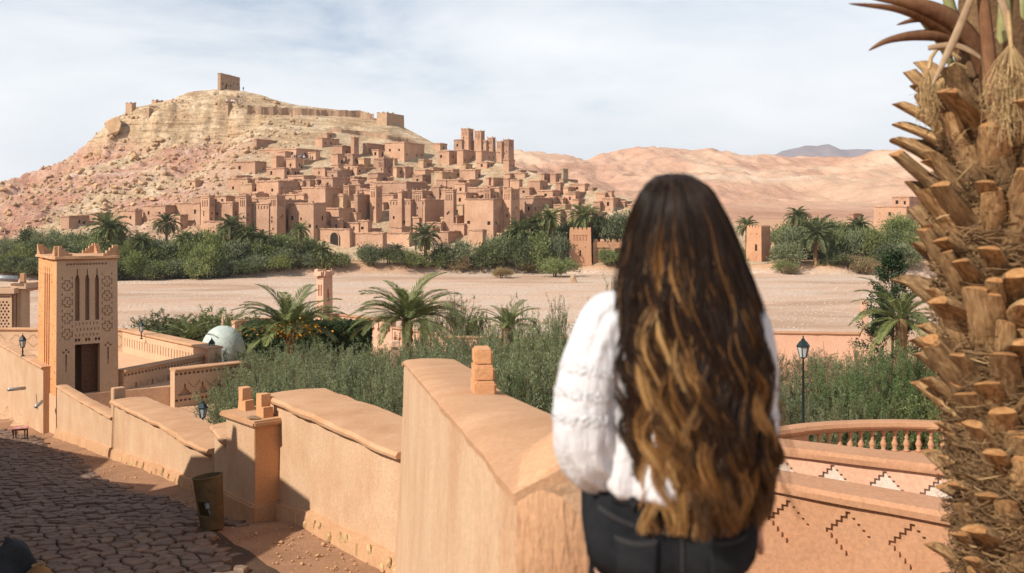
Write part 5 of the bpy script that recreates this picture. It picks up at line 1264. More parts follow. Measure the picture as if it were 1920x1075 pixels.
parapet('terrace_parapet', (-17.45, 44.75), (-15.2, 49.9), -7.15, -10.3, 0.4, [(a, b + 0.75, c, d + 0.75, e) for a, b, c, d, e in p1_r] + band(5.6, 2.95) + band(5.6, 1.75) + zig(2.0, 0.9) + zig(4.0, 0.9), 'shaded terrace parapet with stepped niches behind the tower', 'tower')
p2_r = []
for k in range(4): p2_r += stairs_niche(0.5 + k * 0.86, 1.95, 0.105); p2_r += zig(0.93 + k * 0.86, 2.3)
parapet('terrace_parapet', (-15.35, 45.3), (-12.75, 47.8), -7.2, -10.3, 0.45, p2_r + band(3.6, 2.9) + band(3.6, 1.7), 'shaded corner parapet with stepped niches and a wide coping', 'tower')
p3_r = [(0.3 + k * 0.34, 0.35 + 0.02 * (k % 2), 0.38 + k * 0.34, 0.85, 0.06) for k in range(30)]
parapet('terrace_parapet', (-22.3, 57.0), (-15.0, 49.2), -6.75, -7.96, 0.7, p3_r, 'sunlit far parapet with slanted slits enclosing the terrace', 'tower', 'coping', -1)
dm = []
for k in range(9):
    c = 0.9 + k * 1.0
    for s in range(5):
        for sg in (-1, 1):
            for vg in (-1, 1): dm.append((c + sg * (0.05 + s * 0.07) - 0.035, 0.6 + vg * (0.33 - s * 0.065) - 0.02, c + sg * (0.05 + s * 0.07) + 0.035, 0.6 + vg * (0.33 - s * 0.065) + 0.02, 0.04))
parapet('terrace_parapet', (-31.5, 57.6), (-22.3, 57.2), -6.75, -7.96, 0.4, dm, 'low parapet with engraved diamonds at the back of the terrace', 'tower')
# ---- lattice pavilion at the left edge
pav = empty('lattice_pavilion', P(10, 625, 62)); pl0 = pav.location
def pbox(nm, px0, px1, py0, py1, d0, d1, mat):
    a = P(px0, py1, d0); b = P(px1, py0, d0); m_ = MB(); m_.box(((a.x + b.x) / 2 - pl0.x, (d0 + d1) / 2 - pl0.y, (a.z + b.z) / 2 - pl0.z), (b.x - a.x, d1 - d0, b.z - a.z)); return m_.build(nm, M[mat], pav)
a = P(-60, 625, 61); b = P(22, 552, 61); W_ = b.x - a.x; H_ = b.z - a.z; lat = []
for r_ in range(9):
    for c_ in range(3): lat.append((W_ - 0.75 + c_ * 0.22 + (r_ % 2) * 0.11 - 0.055, H_ - 0.55 - r_ * 0.19, W_ - 0.75 + c_ * 0.22 + (r_ % 2) * 0.11 + 0.055, H_ - 0.42 - r_ * 0.19, 0.2))
for k in range(6): lat.append((W_ - 0.95 + k * 0.14, H_ - 0.2, W_ - 0.86 + k * 0.14, H_ - 0.12, 0.1))
m_ = MB(); m_.panel(a, (1, 0, 0), up, (0, -1, 0), W_, H_, lat); m_.box((a.x + W_ / 2, 62.3, a.z + H_ / 2), (W_ - 0.01, 2.0, H_ - 0.01)); o = m_.build('lattice_wall', M['tower']); o.data.transform(Matrix.Translation(-pl0)); o.parent = pav
pbox('roof_slab', -70, 26, 541, 551, 60.8, 64, 'tower'); pbox('column', 31, 40, 543, 622, 61.5, 62.1, 'tower'); pbox('beam', 20, 48, 532, 542, 61.3, 64.2, 'tower'); pbox('finial', 37, 45, 513, 532, 61.6, 61.9, 'coping')
tag(pav, 'tan pavilion with a diamond lattice wall beside the terrace', 'pavilion')
pipe = MB(); q0 = P(-30, 520, 61.2); q1 = P(32, 523.5, 61.2); pipe.tube([q0, q1], 0.2, 12); tag(pipe.build('roof_pipe', M['pipe'], None, True), 'thick grey metal pipe lying across the pavilion roof', 'pipe')
for (x0, y0, x1, y1, d) in ((15, 731, 47, 728, 44.6), (67, 763, 79, 753, 42.8)):
    pp = MB(); a = P(x0, y0, d - 0.7); b = P(x1, y1, d); pp.tube([a, b], 0.075, 10); tag(pp.build('drain_spout', M['pipe'], None, True), 'long metal spout poking from the lane parapet' if x0 < 40 else 'short thin spout beside the orange tower face', 'spout')

# lanterns
def lantern(base, s, label, pole=0.35, group=None, name='lantern'):
    e = empty(name, base); b = MB(); b.lathe((0, 0, 0), [(0.09, 0), (0.09, 0.03), (0.035, 0.06), (0.028, pole * 0.5), (0.04, pole * 0.55), (0.022, pole), (0.05, pole + 0.02), (0.10, pole + 0.06)], 10); b.build('post', M['iron'], e, True)
    g = MB(); g.lathe((0, 0, pole + 0.06), [(0.085, 0), (0.15, 0.30)], 6); g.build('glass', M['glass'], e)
    f = MB()
    for k in range(6):
        a = 2 * math.pi * k / 6; f.tube([(0.09 * math.cos(a), 0.09 * math.sin(a), pole + 0.055), (0.155 * math.cos(a), 0.155 * math.sin(a), pole + 0.365)], 0.011, 5)
    f.build('frame', M['iron'], e)
    c = MB(); c.lathe((0, 0, pole + 0.36), [(0.175, 0), (0.18, 0.025), (0.10, 0.15), (0.05, 0.19), (0.05, 0.22), (0.015, 0.25), (0.022, 0.29), (0.004, 0.33)], 6); c.build('roof', M['iron'], e)
    e.scale = (s, s, s); return tag(e, label, 'lantern', group)
lantern((-21.9 - 1.2, 45.7 + 1.3, CZ - 6.75), 1.05, 'iron lantern on the slit parapet beside the tower')
lantern(P(265, 636, 54.5), 1.0, 'iron lantern on the far sunlit terrace parapet'); lantern(P(397, 671, 50.0), 1.0, 'iron lantern on the corner of the shaded terrace'); lantern(P(380, 800, 33.0), 1.0, 'iron lantern below the terrace by the low wall', 0.25)
# white-green dome with finial
dm_ = empty('garden_dome', P(418, 668, 60)); b = MB(); prof = [(1.28 * math.cos(t) if t < 1.5 else 0.02, 1.5 * math.sin(t)) for t in [0.0, 0.15, 0.3, 0.5, 0.7, 0.9, 1.1, 1.3, 1.45, 1.55]]; b.lathe((0, 0, 0.35), prof, 28); b.lathe((0, 0, -1.5), [(1.3, 0), (1.3, 1.86)], 28)
M['dome'] = mud('dome_paint', (0.38, 0.43, 0.39), (0.50, 0.54, 0.49), 1.5, 8, 0.3, 0.02); b.build('dome', M['dome'], dm_, False, 40)
b = MB(); b.lathe((0, 0, 1.84), [(0.05, 0), (0.13, 0.1), (0.05, 0.2), (0.10, 0.3), (0.04, 0.4), (0.07, 0.48), (0.01, 0.62)], 12); b.build('finial', M['tower'], dm_, True); tag(dm_, 'pale green plastered dome with a ball finial in the garden', 'dome')
for (px, py, w, h) in ((640, 565, 0, 0),): pass

# ---- basket, stool, bundle
def basket():
    e = empty('wicker_basket', (P(398, 1003, 19.6).x, 19.6, gz(19.6) + 0.02), R(-20)); e.rotation_euler = (R(3), R(-4), R(-20))
    V = []; n = 40; rows = 34
    for k in range(rows + 1):
        t = k / rows; z = 1.02 * t; rx = 0.235 + 0.075 * t; ry = 0.17 + 0.055 * t
        for j in range(n):
            a = 2 * math.pi * j / n; wv = 0.008 * (1 if (j + k) % 2 else -1); V.append(((rx + wv) * math.cos(a), (ry + wv) * math.sin(a), z + 0.03 * t * math.cos(a)))
    Q = []
    for k in range(rows):
        for j in range(n):
            a = 2 * math.pi * (j + 0.5) / n; z = (k + 0.5) / rows
            if 0.28 < z < 0.56 and -math.pi * 0.72 < (a - 2 * math.pi if a > math.pi else a) < -math.pi * 0.36: continue
            Q.append((k * n + j, k * n + (j + 1) % n, (k + 1) * n + (j + 1) % n, (k + 1) * n + j))
    M['wicker'] = mud('wicker', (0.10, 0.064, 0.030), (0.18, 0.12, 0.058), 6, 40, 0.8, 0.01)
    me = np_mesh('weave', V, Q, [M['wicker']]); o = link('weave', me, e); md = o.modifiers.new('thick', 'SOLIDIFY'); md.thickness = 0.012
    b = MB(); ring = [(0.315 * math.cos(a), 0.23 * math.sin(a), 1.03 + 0.03 * math.cos(a)) for a in (2 * math.pi * j / 24 for j in range(25))]; b.tube(ring, 0.018, 7, False); b.build('rim', M['wicker'], o, True)
    b = MB(); b.lathe((0, 0, 0.0), [(0.22, 0.02), (0.23, 0.03)], 20); b.build('base', M['wicker'], e)
    return tag(e, 'tall wicker rubbish basket with a torn front leaning by the pier', 'basket')
basket()
M['bag'] = plain('plastic_bag', (0.42, 0.44, 0.45), 0.35)
for (dx, dz, s, lab) in ((-0.05, 0.46, 0.12, 'crumpled grey plastic bag showing through the basket hole'), (0.02, 0.34, 0.11, 'pale plastic scrap low inside the wicker basket')):
    o = link('litter_bag', BOULD[1].copy()); o.data.materials.clear(); o.data.materials.append(M['bag']); o.scale = (s, s * 0.9, s * 0.9); o.location = (P(398, 1003, 19.6).x + dx, 19.55, gz(19.6) + dz); tag(o, lab, 'bag')
st_ = empty('stool', P(38, 828, 41.5)); st_.location.z = gz(41.5) + 0.05
b = MB(); b.box((0, 0, 0.42), (0.55, 0.34, 0.06), 0.3, 0, 0, 0.004); b.build('seat', M['door'], st_)
for sx in (-1, 1):
    for sy in (-1, 1): b = MB(); b.box((sx * 0.21, sy * 0.11 + sx * 0.06, 0.2), (0.05, 0.05, 0.4), 0.3); b.build('leg', M['door'], st_)
tag(st_, 'small wooden stool standing in the lane by the tower', 'stool')
M['rug'] = mud('red_rug', (0.38, 0.05, 0.045), (0.62, 0.42, 0.36), 9, 40, 0.4, 0.01); b = MB()
b.box((0, 0, 0.475), (0.60, 0.40, 0.035), 0.3, 0, 0, 0.01); b.box((-0.3, -0.08, 0.38), (0.03, 0.36, 0.18), 0.3); o = b.build('folded_rug', M['rug']); o.location = st_.location; tag(o, 'red patterned rug folded over the wooden stool', 'rug')
# dark bundle and pot at the near left corner of the lane
M['cloth_dark'] = mud('dark_cloth', (0.018, 0.022, 0.026), (0.045, 0.05, 0.055), 3, 20, 0.8, 0.02)
bq = P(8, 1100, 15.6); e = empty('cloth_bundle', (bq.x, bq.y, gz(15.6))); X_ = np.linspace(0, 1, 30); V = []; Q = []
for k in range(13):
    t = k / 12
    for j in range(28):
        a = 2 * math.pi * j / 28; rr_ = (1 - t ** 2.2) ** 0.5; rx = 0.52 * rr_ * (1 + 0.10 * math.sin(a * 5 + t * 4)); V.append((rx * math.cos(a), rx * math.sin(a) * 0.8, 0.66 * t * (1 + 0.15 * math.cos(a)) ))
for k in range(12):
    for j in range(28): Q.append((k * 28 + j, k * 28 + (j + 1) % 28, (k + 1) * 28 + (j + 1) % 28, (k + 1) * 28 + j))
o = link('cloth', np_mesh('cloth', V, Q, [M['cloth_dark']], True), e); tag(e, 'heap covered with dark cloth at the shaded edge of the lane', 'bundle')
M['clay'] = mud('clay_pot', (0.20, 0.11, 0.045), (0.34, 0.20, 0.09), 3, 14, 0.3, 0.01)
pq = P(72, 1098, 15.3); b = MB(); b.lathe((0, 0, 0), [(0.10, 0), (0.17, 0.06), (0.20, 0.17), (0.17, 0.28), (0.09, 0.34), (0.10, 0.38), (0.08, 0.38), (0.07, 0.33)], 20, 0, False); o = b.build('clay_pot', M['clay'], None, True); o.location = (pq.x, pq.y, gz(15.3)); tag(o, 'round brown clay pot next to the dark cloth heap', 'pot')

# ---- house across the lane whose roofline throws the shadow
p0 = Vector((-2.7, 18, 0)); dr_ = Vector((-17.6, 25, 0)).normalized(); nn = Vector((-dr_.y, dr_.x, 0)); nn = nn if nn.x < 0 else -nn
prof = [(40, -5.6), (33.1, -5.0), (27.4, -3.57), (18.6, -1.75), (14.2, -2.59), (10.95, -1.24), (10.15, -1.52), (10.1, -0.55), (9.3, 0.1), (4.5, 1.0), (4.42, 1.32), (4.25, 1.32), (4.2, 0.9), (1.6, 0.72), (1.5, -0.15), (0.57, -0.73), (-0.4, -1.35), (-0.95, -2.4), (-1.2, -4.2)]
pts = [p0 + nn * 8 + dr_ * s + up * (CZ + z) for s, z in prof]; lo = [Vector((p.x, p.y, CZ - 12.5)) for p in pts]
mb = MB(); n = len(pts); k7 = nn * 6.5
fr_v = pts + lo; bk = [p + k7 for p in fr_v]; mb.add(fr_v + bk, [(k, k + 1, n + k + 1, n + k) for k in range(n - 1)] + [(2 * n + k + 1, 2 * n + k, 3 * n + k, 3 * n + k + 1) for k in range(n - 1)] + [(k, 2 * n + k, 2 * n + k + 1, k + 1) for k in range(n - 1)] + [(0, n, 3 * n, 2 * n), (n - 1, 2 * n + n - 1, 4 * n - 1, 2 * n - 1)])
root = empty('lane_house', tuple(pts[9].xy) + (CZ - 7,)); o = mb.build('wall', M['plaster']); o.data.transform(Matrix.Translation(-root.location)); o.parent = root
b = MB(); c = p0 + nn * 7.97 + dr_ * 6 + up * (CZ - 5.4); b.box(tuple(c - root.location), (1.1, 0.08, 2.1), math.atan2(dr_.y, dr_.x)); b.build('door', M['door'], root)
tag(root, 'stepped-roof mud house on the shaded side of the lane', 'house')
# ------------------------------------------------------------------ the garden below the wall
def willow_mesh(seed, stems=64, twigs=9, leaves=44, ll=0.021, lw_=0.0068, sp=0.52, wild=0.10, h0=0.22):
    """upright bush one unit tall: many rising stems with narrow leaves"""
    g = np.random.default_rng(seed); C, D = [], []; wood = MB()
    for s in range(stems):
        az = g.uniform(0, 6.28); r = sp * g.uniform(0.1, 1.0) ** 0.7; hgt = (1 - 0.45 * (r / sp) ** 2) * g.uniform(0.72, 1.05); ca, sa = math.cos(az), math.sin(az)
        p0 = np.array([0.10 * r * ca, 0.10 * r * sa, 0.0]); p2 = np.array([r * ca, r * sa, hgt]) ; p1 = np.array([r * 0.75 * ca, r * 0.75 * sa, hgt * 0.45])
        bez = lambda t: ((1 - t) ** 2)[:, None] * p0 + (2 * t * (1 - t))[:, None] * p1 + (t ** 2)[:, None] * p2
        tt = np.linspace(0, 1, 6); wood.tube([tuple(q) for q in bez(tt)], [0.008, 0.007, 0.005, 0.004, 0.003, 0.0015], 3, False)
        for k in range(twigs):
            t0 = g.uniform(h0, 0.97); b = bez(np.array([t0]))[0]; ax = p2 - p1; ax = ax / np.linalg.norm(ax)
            d = ax * 0.9 + g.normal(0, 0.42, 3) + np.array([0, 0, 0.35]); d /= np.linalg.norm(d); L_ = g.uniform(0.08, 0.20)
            u = g.uniform(0, 1, leaves); q = b + d * (u * L_)[:, None] + g.normal(0, 0.006, (leaves, 3))
            ld = d * 0.75 + g.normal(0, 0.55, (leaves, 3)); C.append(q); D.append(ld)
    C = np.concatenate(C); D = np.concatenate(D); D /= np.linalg.norm(D, axis=1, keepdims=True); n = len(C)
    V, Q = leaf_quads(C, D, rand_unit(n, g), g.uniform(0.7, 1.3, n) * ll, g.uniform(0.7, 1.2, n) * lw_)
    wm = bpy.data.meshes.new('stem'); wm.from_pydata(wood.v, [], wood.f); wm.materials.append(M['bark']); return V, Q, wm
M['twig'] = foliage('reddish_twig', (0.16, 0.09, 0.06), (0.24, 0.16, 0.10), 0.2, 1.0, 0.2)
M['olive_green'] = foliage('green_willow', (0.085, 0.125, 0.045), (0.17, 0.225, 0.09), 0.35, 0.9, 0.12)
WIL = {}
for key, mat, kw in (('olive', 'olive', {}), ('green', 'olive_green', dict(stems=52, sp=0.42)), ('wisp', 'bush_grey', dict(stems=26, twigs=6, leaves=34, sp=0.42, ll=0.03)), ('dark', 'bush', dict(stems=44, sp=0.6, ll=0.032, lw_=0.012)), ('scrag', 'twig', dict(stems=40, twigs=6, leaves=22, sp=0.6, ll=0.022, h0=0.1))):
    WIL[key] = []
    for i in range(3 if key in ('olive',) else 2):
        V, Q, wm = willow_mesh(300 + i + 17 * len(WIL), **kw); WIL[key].append((np_mesh('foliage', V, Q, [M[mat]]), wm))
gr_ = random.Random(77)
def shrub(px, ptop, d, wpx, key, label, group, name='shrub', cat='shrub', jit=True):
    x = (px - 960) / F * d; zb = zz(x, d) - 0.15; zt = CZ + (HOR - ptop) / F * d; h = max(zt - zb, 0.6)
    e = empty(name, (x, d, zb), gr_.uniform(0, 6.28)); fm, wm = gr_.choice(WIL[key]); r = 2.5 * wpx / F * d
    for nm, me in (('foliage', fm), ('stem', wm)):
        o = bpy.data.objects.new(nm, me); COL.objects.link(o); o.parent = e; o.scale = (r, r * gr_.uniform(0.85, 1.15), h)
    return tag(e, label, cat, group)
BT = ([450, 470, 500, 560, 640, 700, 760, 850, 900, 950, 1000, 1060, 1090], [702, 672, 655, 646, 640, 642, 628, 618, 606, 597, 592, 600, 615])
for row, (d, step, off) in enumerate(((47, 42, -4), (40, 48, 8), (34, 54, 24), (28.5, 62, 40), (24, 70, 52))):
    px = 455 + row * 7
    while px < 1170:
        if not ((d < 26 and px < 640) or (d < 30 and px < 540)):
            top = float(np.interp(px, *BT)) + off + gr_.uniform(-9, 9)
            where = 'the low wall' if px < 640 else ('the tall plastered wall' if px < 900 else 'the viewpoint wall')
            shrub(px, top, d, 2600 / d * gr_.uniform(0.9, 1.15), 'olive', f'olive-leaved shrub in the dense garden thicket behind {where}', f'garden thicket behind {where}')
        px += step * gr_.uniform(0.85, 1.15)
for (px, top, d, w, key, lab) in [(285, 588, 66, 60, 'dark', 'dark shrub between the terrace and the dome'), (340, 580, 68, 70, 'dark', 'large dark shrub between the terrace and the dome'), (405, 578, 70, 66, 'dark', 'broad dark shrub behind the pale dome'), (258, 606, 60, 40, 'dark', 'low dark shrub at the terrace corner lantern'),
                                  (440, 648, 50, 60, 'olive', 'olive-leaved shrub in front of the pale dome'), (860, 542, 76, 60, 'wisp', 'tall wispy tamarisk near the shaggy garden palm'), (838, 560, 74, 50, 'wisp', 'smaller wispy tamarisk beside the garden palm'), (968, 548, 70, 34, 'wisp', 'thin feathery tamarisk above the young palm'), (1045, 545, 66, 44, 'wisp', 'feathery tamarisk rising above the olive shrubs'), (1152, 508, 62, 56, 'wisp', 'tall tamarisk reaching up to the gate wall'), (885, 578, 70, 30, 'dark', 'small dark tree between palm and tamarisk'), (1200, 560, 58, 60, 'wisp', 'broad tamarisk behind the seated woman')]:
    shrub(px, top, d, w * 0.95, key, lab, None)
# right-hand shrubs behind the balustrade
for (px, top, d, w, key, lab, grp) in [(1475, 690, 36, 70, 'scrag', 'bare reddish twiggy shrub beside the lamp post', 'twiggy shrubs beside the lamp post'), (1530, 655, 38, 76, 'scrag', 'bare reddish twiggy shrub beside the lamp post', 'twiggy shrubs beside the lamp post'), (1580, 640, 40, 80, 'scrag', 'tall reddish twiggy shrub with thin top branches', None), (1560, 690, 34, 70, 'green', 'fresh green shrub in front of the twiggy bushes', None),
                                       (1625, 668, 35, 76, 'green', 'fresh green willow shrub behind the balustrade', 'green shrubs behind the balustrade'), (1680, 640, 36, 80, 'green', 'fresh green willow shrub behind the balustrade', 'green shrubs behind the balustrade'), (1735, 634, 35, 84, 'green', 'fresh green willow shrub behind the balustrade', 'green shrubs behind the balustrade'), (1790, 650, 34, 84, 'green', 'fresh green willow shrub behind the balustrade', 'green shrubs behind the balustrade'), (1655, 720, 31, 70, 'green', 'low green shrub touching the balustrade rail', None), (1500, 720, 33, 64, 'olive', 'low olive shrub at the foot of the lamp post', None), (1600, 730, 31, 64, 'olive', 'low olive shrub behind the balustrade posts', None), (1735, 720, 31, 74, 'dark', 'dark low shrub near the palm trunk', None), (1440, 700, 36, 60, 'olive', 'olive shrub seen past the woman\'s hair', None)]:
    shrub(px, top, d, w, key, lab, grp)

# garden palms with separate fronds
FR = []
for i in range(4):
    g = np.random.default_rng(500 + i); FR.append(np_mesh('frond', *frond_arrays(2.9, 95, 0.55, 1.25, g, 0.032, 0.0, 0.6), [M['frond']]))
def garden_palm(px, pyc, d, rpx, n, label, low=0.25, trunk=None, lean=0.0):
    x = (px - 960) / F * d; zc = CZ + (HOR - pyc) / F * d; zb = zz(x, d) - 0.2; e = empty('garden_palm', (x, d, zb)); s = rpx / F * d / 2.35; r = random.Random(int(px))
    b = MB(); rings = []; nk = 16
    for k in range(nk + 1):
        t = k / nk; rad = (0.24 + 0.05 * (k % 2)) * s ** 0.5; rings.append([(rad * math.cos(a) + lean * t, rad * math.sin(a), (zc - zb) * t + 0.05) for a in (2 * math.pi * j / 12 for j in range(12))])
    b.loft(rings); b.build('trunk', M['trunk'], e)
    for k in range(n):
        q = k / n; o = bpy.data.objects.new('frond', FR[k % 4]); COL.objects.link(o); o.parent = e; az = k * 2.39996 + r.uniform(-.2, .2); el = 1.38 - (1.38 - low) * q ** 0.8 + r.uniform(-.1, .1)
        o.matrix_local = Matrix.Translation((lean, 0, zc - zb)) @ Matrix.Rotation(az, 4, 'Z') @ Matrix.Rotation(-el, 4, 'Y') @ Matrix.Rotation(r.uniform(-.35, .35), 4, 'X') @ Matrix.Scale(s * r.uniform(0.85, 1.1), 4)
    return tag(e, label, 'palm')
garden_palm(543, 624, 58, 98, 44, 'young date palm with arching fronds in front of the small garden tower', 0.25)
garden_palm(764, 604, 54, 98, 46, 'date palm with a short shaggy trunk near the hedge end', 0.1)
garden_palm(795, 600, 57, 60, 18, 'slim palm growing close behind the shaggy garden palm', 0.5)
garden_palm(952, 618, 46, 62, 22, 'low young palm rising out of the olive shrubs', 0.45)
garden_palm(352, 640, 56, 50, 16, 'small upright palm beside the terrace parapet', 0.6)
garden_palm(1690, 600, 42, 90, 26, 'drooping green palm behind the foreground palm trunk', -0.1)
# hedge, flowers
hb = empty('clipped_hedge', P(590, 655, 63)); h0 = hb.location; a = P(462, 640, 63); b = P(690, 606, 63); g = np.random.default_rng(66); n = 14000
W_, H_, D_ = b.x - a.x, b.z - a.z + 1.4, 2.4; q = g.uniform(0, 1, (n, 3)); face = g.integers(0, 3, n); q[face == 0, 1] = g.normal(0.02, 0.02, (face == 0).sum()); q[face == 1, 2] = g.normal(0.99, 0.03, (face == 1).sum()); q[face == 2, 0] = np.round(q[face == 2, 0])
cen = np.array([a.x, 62.0, a.z - 1.4]) + q * np.array([W_, D_, H_]) - np.array(h0); V, Q = leaf_quads(cen, rand_unit(n, g), rand_unit(n, g), np.full(n, 0.16), np.full(n, 0.09))
link('foliage', np_mesh('foliage', V, Q, [M['hedge']]), hb); m_ = MB(); m_.box((a.x + W_ / 2 - h0.x, 62 + D_ / 2 - h0.y, a.z - 1.4 + H_ / 2 - h0.z), (W_ * 0.98, D_ * 0.92, H_ * 0.96)); m_.build('twigs', M['hedge'], hb); tag(hb, 'dark clipped hedge below the garden parapet', 'hedge')
fl = empty('flower_clump', P(545, 640, 57)); n = 260; g = np.random.default_rng(3); cen = g.normal(0, 1, (n, 3)) * np.array([0.9, 0.3, 0.25]) + np.array([0, 0, 0.6]); V, Q = leaf_quads(cen, rand_unit(n, g), rand_unit(n, g), np.full(n, 0.16), np.full(n, 0.12)); link('blossoms', np_mesh('blossoms', V, Q, [M['flower']]), fl)
V, Q = leaf_quads(cen - np.array([0, 0, 0.15]), rand_unit(n, g), rand_unit(n, g), np.full(n, 0.2), np.full(n, 0.1)); link('leaves', np_mesh('leaves', V, Q, [M['hedge']]), fl); tag(fl, 'clump of orange flowers at the foot of the young palm', 'flowers')
# garden parapets and the small minaret-like tower
def slotwall(p0, p1, zt, zb, label, step=0.55):
    L_ = (Vector(p1) - Vector(p0)).length; rc = []
    for k in range(int(L_ / step)):
        c = (k + 0.5) * step; z = zt - zb; rc += [(c - 0.06, z - 0.75, c + 0.06, z - 0.2, 0.15), (c - 0.14, z - 0.75, c + 0.14, z - 0.55, 0.15)]
    return parapet('garden_parapet', p0, p1, zt, zb, 0.35, rc, label, 'pink', 'terracotta')
slotwall((P(440, 0, 66).x, 66), (P(588, 0, 71).x, 71), -7.25, -10.3, 'pink slotted garden parapet between the dome and the small tower'); slotwall((P(622, 0, 71.5).x, 71.5), (P(735, 0, 67).x, 67), -7.3, -10.3, 'pink slotted garden parapet between the small tower and the shaggy palm'); slotwall((P(736, 0, 66.9).x, 66.9), (P(830, 0, 63).x, 63), -7.75, -10.3, 'lower slotted parapet behind the shaggy garden palm')
mc = P(606, 612, 70); u_ = Vector((-0.75, 0.66)); v_ = Vector((0.66, 0.75)); hh = (612 - 516) / F * 70
lr = [(0.18, hh - 1.5, 0.32, hh - 0.7, 0.12), (0.45, hh - 1.5, 0.6, hh - 0.7, 0.12), (0.2, 0.7, 0.34, 1.3, 0.1), (0.48, 0.7, 0.6, 1.3, 0.1)]; rr_ = [(0.25, 0.0, 0.62, 1.35, 0.3), (0.33, hh - 1.9, 0.55, hh - 1.3, 0.15), (0.38, hh - 1.3, 0.5, hh - 1.0, 0.15)]
mt_ = mud_block('garden_tower', mc, u_, v_, 0.82, 0.86, hh, 1.5, M['pink'], 0.06, lr + [(k * 0.1 + 0.06, hh - 0.35, k * 0.1 + 0.11, hh - 0.27, 0.06) for k in range(7)], rr_, [], (), 0.15, False, 0.38); tag(mt_, 'small pink minaret-like tower with merlons at the garden edge', 'tower')
for c in mt_.children:
    if c.name.startswith('merlon'): c.data = c.data.copy() if False else c.data
# carved stone fragment among the shrubs
sp_ = empty('stone_pillar', P(738, 690, 40)); b = MB(); b.box((0, 0, 0.4), (0.26, 0.26, 0.9), 0.3, 0.1, 0, 0.03); b.box((0.02, 0, 0.98), (0.34, 0.3, 0.25), 0.3, 0.2, 0, 0.04); b.build('shaft', M['pink'], sp_); b = MB(); b.box((0, 0, -1.5), (0.4, 0.4, 3.0), 0.3); b.build('base', M['pink'], sp_); tag(sp_, 'weathered pinkish stone pillar poking out of the shrubs', 'pillar')

slotwall((P(832, 0, 63).x, 63), (P(1380, 0, 62).x, 62), -7.9, -10.3, 'long slotted garden parapet behind the seated woman')
for k in range(26):
    px = 1090 + k * 26 + gr_.uniform(-10, 10); d = gr_.choice((38, 44, 50, 55)); top = (640 if px < 1440 else 668) + gr_.uniform(-8, 22) - (10 if d > 45 else 0)
    if 1440 < px < 1640 and d > 45: top = 640 + gr_.uniform(0, 14)
    shrub(px, top, d, 2400 / d, gr_.choice(['olive', 'green', 'scrag'] if px > 1440 else ['olive']), 'mixed shrub filling the garden bed below the pink wall', 'shrubs below the pink garden wall')
# right side: low pink wall, post, lamp, conifer, balustrade, stepped parapets
parapet('garden_parapet', (P(1380, 0, 62).x, 62), (P(1645, 0, 61).x, 61), -7.45, -10.2, 0.4, [], 'plain pink garden wall behind the lamp post', 'pink', 'terracotta')
q = empty('gate_post', P(1623, 640, 58)); boxy('post', (P(1618, 0, 58).x, 58), (1, 0), (0, 1), 0.32, 0.4, CZ - 10, CZ + (HOR - 563) / F * 58, 'pink', q); tag(q, 'cream painted post half hidden by the conifer', 'post')
lx = P(1506, 0, 29).x; e = lantern((lx, 29, zz(lx, 29)), 1.0, 'tall black lamp post with a glass lantern head in the garden', (CZ + (HOR - 667) / F * 29) - zz(lx, 29) - 0.1, None, 'lamp_post')
e.scale = (1.12, 1.12, 1.0)
cx = P(1672, 0, 44).x; cb = zz(cx, 44); ct = CZ + (HOR - 478) / F * 44; con = empty('conifer', (cx, 44, cb)); Hc = ct - cb
b = MB(); b.tube([(0, 0, -0.2), (0.05, 0, Hc * 0.5), (0, 0, Hc)], [0.13, 0.08, 0.02], 8); b.build('trunk', M['bark'], con); C, D_l = [], []; g = np.random.default_rng(12)
for k in range(110):
    t = g.uniform(0.12, 1.0); az = g.uniform(0, 6.28); L_ = (1.05 - t) * 2.0 * g.uniform(0.5, 1.1) + 0.25; m = 95; s = g.uniform(0.15, 1, m) ** 0.7
    ax = np.array([math.cos(az), math.sin(az), 0.25 + 0.5 * t]); c = np.array([0, 0, t * Hc]) + ax * (s * L_)[:, None] + g.normal(0, 0.085, (m, 3)); C.append(c); D_l.append(ax * 0.5 + g.normal(0, 0.6, (m, 3)))
C = np.concatenate(C); D_l = np.concatenate(D_l); D_l /= np.linalg.norm(D_l, axis=1, keepdims=True); n = len(C); V, Q = leaf_quads(C, D_l, rand_unit(n, g), g.uniform(0.10, 0.2, n), np.full(n, 0.05)); link('crown', np_mesh('crown', V, Q, [M['conifer']]), con); tag(con, 'dark irregular conifer behind the foreground palm trunk', 'conifer')

bal = empty('balustrade', P(1640, 860, 25)); b0 = bal.location; T_ = Matrix.Translation(-b0); zt = CZ - 5.32
arc = []
for k in range(41):
    px = 1400 + k * 11.0; y_ = float(np.interp(px, [1400, 1455, 1510, 1560, 1620, 1680, 1740, 1790, 1840], [812, 803, 795.5, 791.5, 789, 788, 789.5, 793, 798])); d = 5.32 * F / (y_ - HOR); arc.append(Vector(((px - 960) / F * d, d, 0)))
def sweep(prof, z0, name, mat):
    m_ = MB(); rings = []
    for k, p in enumerate(arc):
        t = (arc[min(k + 1, 40)] - arc[max(k - 1, 0)]).normalized(); n_ = Vector((t.y, -t.x, 0)); rings.append([p + n_ * a_ + up * (z0 + b_) for a_, b_ in prof])
    m_.loft(rings); o = m_.build(name, M[mat], None, False, 35); o.data.transform(T_); o.parent = bal
sweep([(0.20, 0.0), (0.22, 0.05), (0.19, 0.14), (0.13, 0.165), (-0.13, 0.165), (-0.19, 0.14), (-0.22, 0.05), (-0.20, 0.0)], zt - 0.165, 'handrail', 'terracotta'); sweep([(0.12, 0), (0.12, 0.07), (-0.12, 0.07), (-0.12, 0)], zt - 0.24, 'under_rail', 'terracotta')
sweep([(0.16, -2.5), (0.16, 0), (-0.16, 0), (-0.16, -2.5)], zt - 0.80, 'base_wall', 'terracotta')
